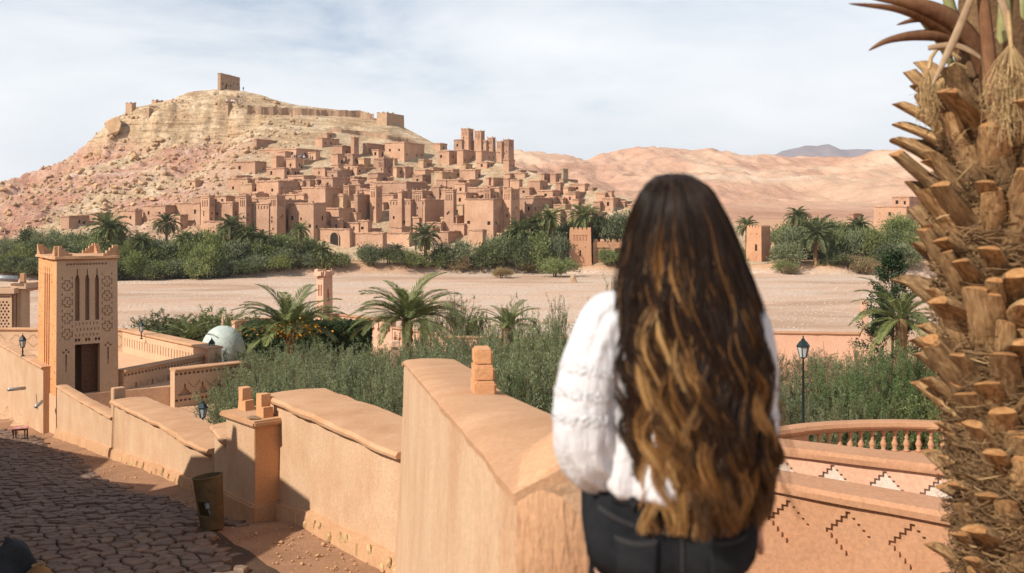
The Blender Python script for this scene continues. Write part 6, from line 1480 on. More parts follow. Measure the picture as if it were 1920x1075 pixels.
bm_ = MB(); bm_.lathe((0, 0, 0), [(0.075, 0), (0.075, 0.05), (0.045, 0.07), (0.075, 0.16), (0.085, 0.21), (0.05, 0.29), (0.04, 0.33), (0.06, 0.36), (0.04, 0.39), (0.045, 0.45), (0.075, 0.49), (0.075, 0.56)], 12); bme = bpy.data.meshes.new('baluster'); bme.from_pydata(bm_.v, [], bm_.f); bme.materials.append(M['terracotta'])
for p_ in bme.polygons: p_.use_smooth = True
acc = 0.0; last = None
for k in range(len(arc) - 1):
    for s in range(12):
        p = arc[k].lerp(arc[k + 1], s / 12)
        if last is None or (p - last).length > 0.292:
            last = p
            if 960 + F * p.x / p.y > 1522: o = bpy.data.objects.new('baluster', bme); COL.objects.link(o); o.parent = bal; o.location = p + up * (zt - 0.80) - b0
for k in range(0, 11): 
    pass
m_ = MB(); pa, pb = arc[0], arc[10]; m_.box(tuple((pa + pb) / 2 + up * (zt - 0.52)), ((pb - pa).length, 0.22, 0.54), math.atan2((pb - pa).y, (pb - pa).x)); o = m_.build('solid_panel', M['terracotta']); o.data.transform(T_); o.parent = bal
tag(bal, 'curved terracotta balustrade with turned balusters in front of the shrubs', 'balustrade')
def step_diamond(c, z, s=0.066, d=0.045, n=4):
    """stepped lozenge pressed into the wall as one recess; the light draws its edges"""
    return [(c - (n + 0.5 - abs(k)) * s, z + (k - 0.5) * s, c + (n + 0.5 - abs(k)) * s, z + (k + 0.5) * s, d) for k in range(-n, n + 1)]
def inlays(root, A, B, centres, z, s, n, zb, mat, dep):
    d = Vector((B.x - A.x, B.y - A.y, 0)).normalized(); nn_ = Vector((d.y, -d.x, 0)); nn_ = -nn_ if nn_.y > 0 else nn_
    for c in centres:
        m_ = MB(); o_ = Vector((A.x, A.y, CZ + zb)) - nn_ * dep
        for k in range(-n, n + 1):
            w = (n + 0.5 - abs(k)) * s; a = o_ + d * (c - w + 0.006) + up * (z + (k - 0.5) * s); b = o_ + d * (c + w - 0.006) + up * (z + (k - 0.5) * s); m_.quad(a, b, b + up * s, a + up * s)
        q = m_.build('inlay', mat); q.data.transform(Matrix.Translation(-root.location)); q.parent = root
dirv = (Vector((5.29, 11.9)) - Vector((3.44, 13.4))).normalized(); A1 = Vector((3.44, 13.4)) - dirv * 1.3; B1 = Vector((5.29, 11.9)) + dirv * 0.06; L1 = (B1 - A1).length
rc = []
for k in range(5): rc += step_diamond(L1 - 0.55 - k * 0.80, 2.30, 0.064, 0.05)
parapet('stepped_parapet', tuple(A1), tuple(B1), -3.72, -6.4, 0.5, rc, 'terracotta parapet with engraved stepped diamonds ending at the palm', 'terracotta', 'terracotta', 1, None, 0.07, 0.14)
dirv = (Vector((6.4, 14.4)) - Vector((4.16, 15.7))).normalized(); A2 = Vector((4.16, 15.7)) - dirv * 1.2; B2 = Vector((6.4, 14.4)) + dirv * 0.9; L2 = (B2 - A2).length; rc = []
for k in range(6): rc += step_diamond(L2 - 1.1 - k * 0.76, 2.27, 0.06, 0.05)
M['inlay'] = mud('pale_inlay', (0.58, 0.47, 0.38), (0.66, 0.55, 0.46), 2, 20, 0.3, 0.006)
r2_ = parapet('stepped_parapet', tuple(A2), tuple(B2), -3.80, -6.4, 0.45, rc, 'pale pink parapet with engraved stepped diamonds behind the terracotta one', 'pink', 'terracotta', 1, None, 0.07, 0.14)
inlays(r2_, A2, B2, [L2 - 1.1 - k * 0.76 for k in range(6)], 2.27, 0.06, 4, -6.4, M['inlay'], 0.046)
pth = empty('garden_path', (5, 13.6, CZ - 5.2)); m_ = MB(); m_.add([(A1.x, A1.y, CZ - 5.2), (B1.x, B1.y, CZ - 5.2), (B2.x, B2.y, CZ - 5.2), (A2.x, A2.y, CZ - 5.2)], [(0, 1, 2, 3)]); m_.v = [(a_ - 5, b_ - 13.6, c_ - CZ + 5.2) for a_, b_, c_ in m_.v]; m_.build('paving', M['terrace'], pth); tag(pth, 'paved garden path between the two stepped parapets', 'path')
# ------------------------------------------------------------------ the woman on the wall
WD = 2.25
def wp(px, py, dy=0.0): return P(px, py, WD) + Vector((0, dy, 0))
M['skin'] = plain('skin', (0.50, 0.29, 0.20), 0.5, 0, 0.06, 12)
def cotton():
    m, t, b = new_mat('white_cotton'); b.inputs['Roughness'].default_value = 0.85; b.inputs['Base Color'].default_value = (0.54, 0.53, 0.54, 1)
    b.inputs['Subsurface Weight'].default_value = 0.12; b.inputs['Subsurface Radius'].default_value = (0.02, 0.015, 0.015); b.inputs['Subsurface Scale'].default_value = 0.5
    v = mapped(t, (70, 70, 9)); n = noise(t, 1.0, 4, 0.6, v, 0.5); n2 = noise(t, 22, 5, 0.6, mapped(t), 0.8); ad = t.nodes.new('ShaderNodeMath'); ad.operation = 'ADD'
    t.links.new(n.outputs['Fac'], ad.inputs[0]); t.links.new(n2.outputs['Fac'], ad.inputs[1]); bump(t, b, ad.outputs[0], 0.75, 0.012); return m
M['cotton'] = cotton()
def lace():
    m, t, b = new_mat('white_lace'); b.inputs['Roughness'].default_value = 0.9; b.inputs['Base Color'].default_value = (0.57, 0.56, 0.57, 1)
    vo = t.nodes.new('ShaderNodeTexVoronoi'); vo.inputs['Scale'].default_value = 120; t.links.new(mapped(t), vo.inputs['Vector']); bump(t, b, vo.outputs['Distance'], 1.0, 0.01); return m
M['lace'] = lace()
M['denim'] = mud('black_denim', (0.009, 0.0095, 0.011), (0.020, 0.021, 0.023), 9, 120, 0.5, 0.003)
M['denim'].node_tree.nodes['Principled BSDF'].inputs['Specular IOR Level'].default_value = 0.04
M['stitch'] = plain('denim_stitch', (0.07, 0.065, 0.06), 0.9)

# body: one continuous skinned figure
pv = []; pe = []; pr_ = []
def jv(p, r, parent=None):
    pv.append(tuple(p)); pr_.append(r if isinstance(r, tuple) else (r, r))
    if parent is not None: pe.append((parent, len(pv) - 1))
    return len(pv) - 1
pel = jv(wp(1262, 1010, 0.03), (0.13, 0.10)); ab = jv(wp(1264, 900, 0.03), (0.115, 0.085), pel); wa = jv(wp(1265, 800, 0.03), (0.11, 0.085), ab); ch = jv(wp(1266, 690, 0.03), (0.13, 0.095), wa)
ub = jv(wp(1267, 615, 0.03), (0.10, 0.07), ch); nk = jv(wp(1268, 560, 0.03), 0.05, ub); n2_ = jv(wp(1268, 505, 0.045), 0.048, nk); hd = jv(wp(1268, 455, 0.05), (0.07, 0.085), n2_); hc = jv(wp(1268, 400, 0.04), (0.072, 0.09), hd); ht = jv(wp(1268, 362, 0.035), 0.05, hc)
nose = jv(wp(1268, 440, 0.155), 0.012, hd); 
for sx in (-1, 1): jv(wp(1268 + sx * 62, 432, 0.05), 0.012, hd)
def hand(wr, d_f, d_s, side):
    """palm and five fingers: d_f finger direction, d_s thumb side"""
    w = Vector(pv[wr]); pm = jv(w + d_f * 0.045, (0.034, 0.018), wr); pk = jv(w + d_f * 0.085, (0.036, 0.015), pm)
    c = Vector(pv[pk]); dn = d_f.cross(d_s).normalized()
    for k, (o_, l_) in enumerate(((0.030, 0.066), (0.010, 0.075), (-0.010, 0.070), (-0.029, 0.056))):
        a = jv(c + d_s * o_ + d_f * 0.012, 0.0088, pk); b = jv(c + d_s * o_ * 1.1 + d_f * (0.012 + l_ * 0.5) + dn * 0.006, 0.0082, a); jv(c + d_s * o_ * 1.1 + d_f * (0.012 + l_) + dn * 0.02, 0.007, b)
    a = jv(w + d_f * 0.035 + d_s * 0.035, 0.010, pm); b = jv(w + d_f * 0.06 + d_s * 0.058, 0.0095, a); jv(w + d_f * 0.085 + d_s * 0.066, 0.008, b)
shL = jv(wp(1150, 612, 0.03), 0.055, ub); elL = jv(wp(1085, 790, 0.0), 0.042, shL); wrL = jv(wp(1165, 905, 0.20), 0.027, elL); hand(wrL, Vector((0.55, 0.8, -0.2)).normalized(), Vector((0.5, -0.2, 0.84)).normalized(), 1)
shR = jv(wp(1390, 612, 0.03), 0.055, ub); elR = jv(wp(1415, 800, 0.02), 0.042, shR); wrR = jv(wp(1420, 975, 0.06), 0.027, elR); hand(wrR, Vector((0.05, 0.5, -0.86)).normalized(), Vector((-0.95, 0.25, 0.1)).normalized(), -1)
for sx in (-1, 1):
    h_ = jv(wp(1262 + sx * 80, 1025, 0.06), 0.088, pel); k_ = jv(wp(1262 + sx * 85, 1020, 0.46), 0.055, h_); a_ = jv(wp(1262 + sx * 80, 1370, 0.50), 0.036, k_); jv(wp(1262 + sx * 80, 1400, 0.66), 0.026, a_)
me = bpy.data.meshes.new('person'); seat0 = wp(1262, 1085, 0.03); me.from_pydata([tuple(Vector(p) - seat0) for p in pv], pe, []); me.materials.append(M['skin'])
woman = bpy.data.objects.new('person', me); COL.objects.link(woman); woman.location = seat0
sk = woman.modifiers.new('skin', 'SKIN'); sk.use_smooth_shade = True
if not me.skin_vertices: 
    bpy.context.view_layer.objects.active = woman; bpy.ops.mesh.customdata_skin_add()
for k, r in enumerate(pr_): me.skin_vertices[0].data[k].radius = r
me.skin_vertices[0].data[pel].use_root = True
ss = woman.modifiers.new('smooth', 'SUBSURF'); ss.levels = 1; ss.render_levels = 2
tag(woman, 'seated woman seen from behind with long wavy hair, white blouse and black jeans', 'person')
W0 = Matrix.Translation(-seat0)
def wchild(o, par=None): o.data.transform(W0); o.parent = par or woman; return o

# blouse body
def tab(y, ys, vs): return float(np.interp(y, ys, vs))
rows = [572, 580, 590, 602, 620, 645, 680, 720, 760, 800, 840, 875, 898, 912, 921, 926]
rings = []; n = 96
for ri, py in enumerate(rows):
    xl = tab(py, [572, 580, 590, 602, 620, 650, 750, 850, 908, 926], [1225, 1195, 1165, 1138, 1120, 1116, 1128, 1130, 1122, 1150]); xr = tab(py, [572, 580, 590, 602, 620, 650, 750, 850, 908, 926], [1312, 1340, 1370, 1396, 1414, 1420, 1412, 1408, 1410, 1384])
    dp = tab(py, [572, 590, 620, 700, 800, 895, 912, 926], [0.055, 0.075, 0.10, 0.118, 0.120, 0.138, 0.136, 0.112]); c = wp((xl + xr) / 2, py, 0.03); hw = (xr - xl) / 2 / F * WD; ring = []
    for j in range(n):
        a = 2 * math.pi * j / n; q = sstep(600, 760, py); g_ = sstep(840, 930, py)
        f = 1 + 0.06 * q * math.sin(a * 9 + 1.7 * math.sin(py * 0.013) + 0.8) + 0.022 * q * math.sin(a * 17 + py * 0.02) + 0.014 * g_ * math.sin(a * 23 + py * 0.05) + 0.055 * jn(a * 2.2, py * 0.012, 1, 31)
        ring.append(c + Vector((hw * math.cos(a) * f, dp * math.sin(a) * f, 0.004 * g_ * math.sin(a * 6 + 1) - (0.014 * g_ * max(0, math.cos(a + 1.75)) ** 3))))
    rings.append(ring)
mb = MB(); mb.loft(rings, True, True); bl = mb.build('blouse', M['cotton'], None, True); md = bl.modifiers.new('s', 'SUBSURF'); md.levels = 1; md.render_levels = 1; wchild(bl)
def sleeve(path, seed):
    """path: (px, py, dy, radius)"""
    cs = [(wp(a, b, c), r) for a, b, c, r in path]; fine = []
    m_ = 9
    for k in range(len(cs) - 1):
        p0, p1, p2, p3 = cs[max(k - 1, 0)], cs[k], cs[k + 1], cs[min(k + 2, len(cs) - 1)]
        for s in range(m_ + (k == len(cs) - 2)):
            t = s / m_; h = lambda a, b, c, d: 0.5 * ((2 * b) + (-a + c) * t + (2 * a - 5 * b + 4 * c - d) * t * t + (-a + 3 * b - 3 * c + d) * t ** 3)
            fine.append((Vector([h(p0[0][i], p1[0][i], p2[0][i], p3[0][i]) for i in range(3)]), h(p0[1], p1[1], p2[1], p3[1])))
    rings = []; n = 56; L_ = len(fine)
    for k, (p, r) in enumerate(fine):
        t = (fine[min(k + 1, L_ - 1)][0] - fine[max(k - 1, 0)][0]).normalized(); a_ = t.cross(Vector((0, 1, 0))).normalized(); b_ = t.cross(a_); q = k / L_; am = 0.045 + 0.06 * sstep(0.35, 0.6, q)
        rings.append([p + (a_ * math.cos(x) + b_ * math.sin(x)) * r * (1 + am * math.sin(x * 11 + seed + 2.0 * math.sin(q * 7)) * (0.5 + 0.5 * math.sin(q * 9 + seed)) + 0.05 * jn(x * 2.0 + seed, q * 9, 1, 13) + 0.025 * math.sin(q * 60 + 2 * math.sin(x * 2)) * sstep(0.75, 0.95, q)) for x in (2 * math.pi * j / n for j in range(n))])
    m2 = MB(); m2.loft(rings, True, True); o = m2.build('sleeve', M['cotton'], None, True); wchild(o, bl); return rings
sl_ = sleeve([(1185, 590, 0.03, 0.050), (1150, 606, 0.03, 0.068), (1122, 660, 0.02, 0.070), (1106, 720, 0.01, 0.072), (1099, 780, 0.005, 0.074), (1103, 830, 0.01, 0.075), (1120, 868, 0.03, 0.070), (1148, 893, 0.09, 0.055), (1168, 905, 0.17, 0.034)], 0.5)
sr_ = sleeve([(1350, 590, 0.03, 0.050), (1385, 606, 0.03, 0.068), (1400, 660, 0.02, 0.070), (1402, 720, 0.02, 0.071), (1402, 780, 0.02, 0.072), (1404, 830, 0.02, 0.066), (1410, 870, 0.03, 0.052), (1414, 900, 0.04, 0.036), (1416, 912, 0.045, 0.031)], 2.5)
for rg in (sl_, sr_):
    for kk in (24, 30, 36):
        m2 = MB(); rr_ = []
        for s in range(5):
            base = rg[kk - 2 + s]; c = sum((Vector(p) for p in base), Vector()) / len(base); rr_.append([c + (Vector(p) - c) * (1.0 + 0.022 * (1 - abs(s - 2) / 2) ** 0.7 * (1 + 0.9 * math.sin(j * 1.9 + kk) + 0.5 * math.sin(j * 4.3)) - (0.02 if s in (0, 4) else 0)) for j, p in enumerate(base)])
        m2.loft(rr_, True, False); wchild(m2.build('lace_band', M['lace'], None, True), bl)

# jeans
rings = []; n = 72
for py in (908, 916, 930, 950, 975, 1000, 1025, 1045, 1062, 1076, 1086, 1092):
    xl = tab(py, [908, 930, 960, 1000, 1040, 1070, 1086, 1092], [1138, 1120, 1106, 1097, 1100, 1118, 1150, 1190]); xr = tab(py, [908, 930, 960, 1000, 1040, 1070, 1086, 1092], [1392, 1404, 1418, 1428, 1426, 1410, 1378, 1340])
    dp = tab(py, [908, 950, 1000, 1050, 1080, 1092], [0.118, 0.128, 0.15, 0.155, 0.12, 0.06]); c = wp((xl + xr) / 2, py, 0.045); hw = (xr - xl) / 2 / F * WD
    rings.append([c + Vector((math.copysign(abs(math.cos(a)) ** 0.85, math.cos(a)) * hw, dp * math.sin(a) * (1 + 0.04 * math.cos(2 * a)) - 0.02 * sstep(960, 1040, py) * max(0, -math.sin(a)) * (0.25 - 0.5 * math.exp(-(math.cos(a) * 6) ** 2)), 0.004 * jn(a * 3, py * 0.03, 1, 3))) for a in (2 * math.pi * j / n for j in range(n))])
mb = MB(); mb.loft(rings, True, True)
for sx in (-1, 1):
    cs = [(wp(1262 + sx * 82, 1022, 0.02), 0.098), (wp(1262 + sx * 84, 1018, 0.2), 0.092), (wp(1262 + sx * 86, 1016, 0.38), 0.078), (wp(1262 + sx * 86, 1030, 0.47), 0.072), (wp(1262 + sx * 86, 1110, 0.50), 0.064), (wp(1262 + sx * 82, 1240, 0.50), 0.056), (wp(1262 + sx * 80, 1340, 0.50), 0.048)]
    mb.tube([c for c, r in cs], [r for c, r in cs], 24)
je = mb.build('jeans', M['denim'], None, True); wchild(je)
def on_hip(px, py, off=0.004):
    """point on the back of the jeans"""
    xl = tab(py, [908, 930, 960, 1000, 1040, 1070], [1138, 1120, 1106, 1097, 1100, 1118]); xr = tab(py, [908, 930, 960, 1000, 1040, 1070], [1392, 1404, 1418, 1428, 1426, 1410]); dp = tab(py, [908, 950, 1000, 1050, 1080], [0.118, 0.128, 0.15, 0.155, 0.12])
    ca = max(-0.99, min(0.99, (px - (xl + xr) / 2) / ((xr - xl) / 2))); ca = math.copysign(abs(ca) ** (1 / 0.85), ca); a = -math.acos(ca); c = wp(px, py, 0.045)
    return c + Vector((0, dp * math.sin(a) * (1 + 0.04 * math.cos(2 * a)) - 0.02 * sstep(960, 1040, py) * max(0, -math.sin(a)) * (0.25 - 0.5 * math.exp(-(math.cos(a) * 6) ** 2)) - off, 0))
def patch(name, px0, px1, py0, py1, mat, off, nx=14, ny=8, shape=None):
    V = []; Q = []
    for j in range(ny + 1):
        for i in range(nx + 1):
            px = px0 + (px1 - px0) * i / nx; py = py0 + (py1 - py0) * j / ny
            if shape: px, py = shape(i / nx, j / ny, px, py)
            V.append(on_hip(px, py, off))
    for j in range(ny):
        for i in range(nx): q = j * (nx + 1) + i; Q.append((q, q + 1, q + nx + 2, q + nx + 1))
    m_ = MB(); m_.add(V, Q); o = m_.build(name, M[mat], None, True); md = o.modifiers.new('t', 'SOLIDIFY'); md.thickness = 0.003; return wchild(o, je)
patch('waistband', 1146, 1386, 909, 934, 'denim', 0.005, 40, 4)
for (a, b) in ((1146, 1222), (1312, 1388)): patch('back_pocket', a, b, 985, 1062, 'denim', 0.004, 12, 10, lambda s, t, x, y, a=a, b=b: ((a + b) / 2 + (x - (a + b) / 2) * (1 - 0.12 * t), y + 10 * (1 - abs(2 * s - 1)) * t))
for (x0, y0, x1, y1) in ((1146, 986, 1222, 986), (1312, 986, 1388, 986), (1120, 945, 1262, 975), (1404, 945, 1266, 975), (1264, 975, 1264, 1070)):
    for dd in (0, 4):
        m_ = MB(); m_.tube([on_hip(x0 + (x1 - x0) * k / 14, y0 + dd + (y1 - y0) * k / 14 + 6 * math.sin(math.pi * k / 14) * (x0 != x1), 0.008) for k in range(15)], 0.0009, 4); wchild(m_.build('stitching', M['stitch'], None, True), je)
for px in (1180, 1264, 1350): patch('belt_loop', px - 4, px + 4, 905, 940, 'denim', 0.009, 2, 6)

# hair
HZ = [0.087, 0.084, 0.066, 0.048, 0.012, -0.024, -0.072, -0.12, -0.193, -0.265, -0.36, -0.48, -0.60, -0.69, -0.8][::-1]
HW_ = [0.012, 0.030, 0.064, 0.077, 0.092, 0.105, 0.119, 0.131, 0.147, 0.166, 0.172, 0.172, 0.160, 0.14, 0.11][::-1]
HCX = [1268, 1268, 1270, 1271, 1273, 1277, 1281, 1284, 1289, 1294, 1299, 1304, 1303, 1300, 1298][::-1]
HDP = [0.012, 0.03, 0.068, 0.086, 0.106, 0.114, 0.118, 0.122, 0.132, 0.142, 0.150, 0.152, 0.152, 0.15, 0.148][::-1]
def hair_pt(z, phi, k=1.0):
    hw = np.interp(z, HZ, HW_) * k; dp = np.interp(z, HZ, HDP) * k; cx_ = (np.interp(z, HZ, HCX) - 960) / F * WD
    return np.stack([cx_ + hw * np.sin(phi), WD + 0.035 - dp * np.cos(phi), CZ + z], -1)
g = np.random.default_rng(33); SEG = 34; Vh, Qh, Ch = [], [], []; base_i = 0
DARK = np.array([0.013, 0.0075, 0.0052]); MIDB = np.array([0.046, 0.023, 0.012]); CAR = np.array([0.30, 0.135, 0.038]); BLO = np.array([0.56, 0.36, 0.15])
def add_strands(path_fn, n_str, col_fn, rad=0.00085, spread=0.012):
    """path_fn(s, j) -> (SEG,3) centre line, strands offset around it"""
    global base_i
    s = np.linspace(0, 1, SEG)
    for j in range(n_str):
        off = g.normal(0, 1, 3); off = off / np.linalg.norm(off) * g.uniform(0, 1) ** 0.5
        rho = spread * (0.35 + 0.9 * np.sin(np.clip(s * 1.1, 0, 1) * math.pi) ** 0.8) * (1 - 0.55 * s) + 0.0012
        fz = np.cumsum(g.normal(0, 0.0007, (SEG, 3)), 0) * s[:, None]
        p = path_fn(s, j) + off * rho[:, None] + fz
        t = np.gradient(p, axis=0); t /= np.linalg.norm(t, axis=1, keepdims=True) + 1e-9
        a = np.cross(t, np.array([0.3, 0.9, 0.2])); a /= np.linalg.norm(a, axis=1, keepdims=True) + 1e-9; b = np.cross(t, a); r = (rad * (1 - 0.6 * s ** 3))[:, None]
        ring = np.stack([p + a * r, p + (-0.5 * a + 0.866 * b) * r, p + (-0.5 * a - 0.866 * b) * r], 1).reshape(-1, 3)
        i = np.arange(SEG - 1) * 3; q = []
        for e in range(3): q.append(np.stack([i + e, i + (e + 1) % 3, i + 3 + (e + 1) % 3, i + 3 + e], 1))
        Vh.append(ring); Qh.append(np.concatenate(q) + base_i); base_i += len(ring); c = col_fn(s, j); Ch.append(np.repeat(c, 3, 0))
masters = []
for k in range(58):
    f = (k + 0.5) / 58; masters.append(dict(phi=-1.8 + 3.6 * f + g.normal(0, 0.03), layer=g.choice([1.03, 1.0, 0.96]), ph=2.2 * math.sin(f * 9) + g.uniform(-1.0, 1.0), lam=g.uniform(0.17, 0.27), am=g.uniform(0.008, 0.016), sway=g.normal(0, 0.11), curl=g.uniform(0.4, 1.6), ze=-0.615 + 0.055 * g.normal()))
for k in range(26):
    masters.append(dict(phi=g.uniform(-1.1, 1.1), layer=1.07, ph=g.uniform(0, 6.28), lam=g.uniform(0.14, 0.22), am=g.uniform(0.009, 0.016), sway=g.normal(0, 0.12), curl=g.uniform(0.5, 1.6), ze=-0.60 + 0.07 * g.normal()))
for mi_, mm in enumerate(masters):
    x = mm['phi']; r0 = g.random()
    if abs(x + 0.56) < 0.06: hl, st0 = 1.0, 0.07
    elif abs(x + 0.28) < 0.06: hl, st0 = 0.95, 0.12
    elif -0.9 < x < 0.05 and r0 < 0.42: hl, st0 = g.uniform(0.45, 0.9), g.uniform(0.3, 0.7)
    elif 0.6 < x < 1.0 and r0 < 0.4: hl, st0 = g.uniform(0.6, 1.0), g.uniform(0.60, 0.74)
    elif r0 < 0.24: hl, st0 = g.uniform(0.35, 0.7), g.uniform(0.55, 0.8)
    else: hl, st0 = g.uniform(0.05, 0.25), 0.72
    for sb in range(4):
        ph0 = x + g.normal(0, 0.045); dl = g.normal(0, 0.012); dph = g.normal(0, 0.30); dze = g.normal(0, 0.022); ztop = 0.085 - 0.02 * g.random() ** 2
        def path(s, j, mm=mm, ph0=ph0, dl=dl, dph=dph, dze=dze, ztop=ztop):
            ze = min(max(mm['ze'] + dze - 0.03 * math.cos(mm['phi']), -0.69), -0.42); z = ztop + (ze - ztop) * s ** 0.93; ln = ztop - z; w = sstep(0.06, 0.28, ln); an = 2 * math.pi * ln / mm['lam'] + mm['ph'] + dph
            phi = ph0 * (0.74 + 0.26 * sstep(0, 0.15, ln)) + mm['sway'] * s + w * mm['am'] * (0.55 + 0.9 * s) / 0.15 * (np.sin(an) + 0.15 * np.sin(1.7 * an + 1))
            p = hair_pt(z, phi, (mm['layer'] + dl) * (1 + w * mm['am'] * (0.5 + s) * 3.2 * np.cos(an + 0.7))); tip = sstep(0.78, 1.0, s)
            p[:, 0] += tip * 0.020 * mm['curl'] * np.sin(mm['ph'] + 5.5 * s + dph); p[:, 1] -= tip * 0.014 * mm['curl'] * np.cos(mm['ph'] * 2 + 6 * s); return p
        def colr(s, j, hl=hl, st0=st0):
            jt = g.uniform(0.7, 1.2); t = np.clip(hl * sstep(st0, st0 + 0.3, s) * jt * g.uniform(0.25, 1.1), 0, 1)
            if g.random() < 0.07: t = np.maximum(t, g.uniform(0.2, 0.6) * sstep(0.06, 0.25, s))
            tint = g.uniform(0.7, 1.5)
            b0 = (DARK + (MIDB - DARK) * (g.random() ** 2 * 0.5 + 0.35 * s[:, None])) * tint; c1 = b0 + (CAR - b0) * np.clip(t * 1.6, 0, 1)[:, None]; return c1 + (BLO - c1) * np.clip(t * 1.9 - 0.9, 0, 1)[:, None]
        add_strands(path, 22, colr, 0.0010, 0.0145)
# wind-blown wisps on the right and loose flyaways
for L_ in range(6):
    z0 = -0.10 - 0.05 * L_; ex = 0.10 + 0.035 * g.random() - 0.01 * L_; ez = 0.33 + 0.05 * g.normal(); am = g.uniform(0.004, 0.01)
    def path(s, j, z0=z0, ex=ex, ez=ez, am=am):
        p0 = hair_pt(np.full(SEG, z0), np.full(SEG, 1.35), 1.0); p = p0.copy(); p[:, 0] += ex * s ** 1.6 + am * np.sin(s * 9 + z0 * 40); p[:, 2] -= ez * s; p[:, 1] += 0.03 * s; return p
    add_strands(path, 9, lambda s, j: np.repeat((MIDB * 2.2)[None], SEG, 0) + (CAR - MIDB * 2.2) * (0.7 * s)[:, None], 0.0006, 0.016)
for L_ in range(230):
    phi0 = g.uniform(-1.7, 1.7); am = g.uniform(0.01, 0.03); ph = g.uniform(0, 6.28); ze = g.uniform(-0.5, -0.05)
    def path(s, j, phi0=phi0, am=am, ph=ph, ze=ze):
        z = 0.085 + (ze - 0.085) * s; return hair_pt(z, phi0 * (0.8 + 0.2 * s), 1.0 + 0.10 * s * math.sin(ph) ** 2 + 0.05 * s + am * np.sin(s * 12 + ph) * s)
    add_strands(path, 1, lambda s, j: np.repeat((MIDB * 1.3)[None], SEG, 0), 0.0005, 0.004)
def hair_material():
    m, t, b = new_mat('hair'); at = t.nodes.new('ShaderNodeAttribute'); at.attribute_name = 'tint'; t.links.new(at.outputs['Color'], b.inputs['Base Color']); b.inputs['Roughness'].default_value = 0.5; b.inputs['Specular IOR Level'].default_value = 0.2; return m
M['hair'] = hair_material()
Vh = np.concatenate(Vh) - np.array(seat0); hair = link('hair', np_mesh('hair', Vh, np.concatenate(Qh), [M['hair']], True, np.concatenate(Ch)), woman)
# dark mass of hair below the outer locks
M['hair_dark'] = plain('hair_inner', (0.020, 0.011, 0.008), 0.6, 0, 0.3, 60)
zs = np.linspace(0.079, -0.60, 40); ph_ = np.linspace(-2.0, 2.0, 48); V = []
for z in zs:
    k = 0.90 - 0.10 * sstep(-0.45, -0.6, z); pts = hair_pt(np.full(48, z + 0.0), ph_, k); V.append(pts)
V = np.concatenate(V) - np.array(seat0); nx = 48; i = np.arange(nx - 1)[None, :] + (np.arange(39) * nx)[:, None]
o = link('hair_underlayer', np_mesh('hair_underlayer', V, np.stack([i, i + 1, i + 1 + nx, i + nx], -1).reshape(-1, 4), [M['hair_dark']], True), woman); md = o.modifiers.new('t', 'SOLIDIFY'); md.thickness = 0.01; md.offset = -1
# the wall she sits on
sw = empty('viewpoint_wall', (0.45, 2.28, CZ - 2)); rings = []
for k in range(23):
    x = 0.02 + 1.5 * k / 22; zt = seat0.z - 0.012 + 0.006 * jn(x * 5, 1, 1, 3); rings.append([(x - 0.45, -0.42, -1.5), (x - 0.45, -0.40, zt - CZ + 2 - 0.03), (x - 0.45, -0.36, zt - CZ + 2), (x - 0.45, -0.05, zt - CZ + 2), (x - 0.45, -0.02, zt - CZ + 2 - 0.04), (x - 0.45, 0.0, -1.5)])
m_ = MB(); m_.loft(rings); m_.build('wall', M['plaster_orange'], sw, False, 40)
tag(sw, 'low mud wall of the viewpoint that the woman sits on', 'wall')

# ------------------------------------------------------------------ the shaggy palm trunk beside her
PD = 5.0
def pp(px, py, dy=0.0): return P(px, py, PD + dy)
def stub_material():
    m, t, b = new_mat('leaf_base'); b.inputs['Roughness'].default_value = 0.8; v = mapped(t, (9, 9, 1.2)); n = noise(t, 3.0, 6, 0.65, v, 0.3)
    r = ramp(t, [(0.10, 0.056, 0.027), (0.29, 0.175, 0.085), (0.48, 0.33, 0.18)], [0.3, 0.5, 0.70]); t.links.new(n.outputs['Fac'], r.inputs['Fac'])
    oi = t.nodes.new('ShaderNodeObjectInfo'); g2 = ramp(t, [(0.6, 0.58, 0.55), (1.25, 1.2, 1.1)], [0, 1]); t.links.new(oi.outputs['Random'], g2.inputs['Fac']); c = mixc(t, 1.0, r.outputs['Color'], g2.outputs['Color'], 'MULTIPLY')
    t.links.new(c, b.inputs['Base Color']); bump(t, b, n.outputs['Fac'], 0.9, 0.012); return m
M['stub'] = stub_material(); M['stub_cut'] = mud('leaf_base_cut', (0.30, 0.12, 0.04), (0.52, 0.29, 0.12), 18, 60, 0.8, 0.006); M['fibre'] = mud('palm_fibre', (0.075, 0.042, 0.02), (0.22, 0.13, 0.062), 9, 40, 0.5, 0.005); M['straw'] = mud('palm_straw', (0.34, 0.22, 0.10), (0.50, 0.35, 0.18), 9, 40, 0.5, 0.005)
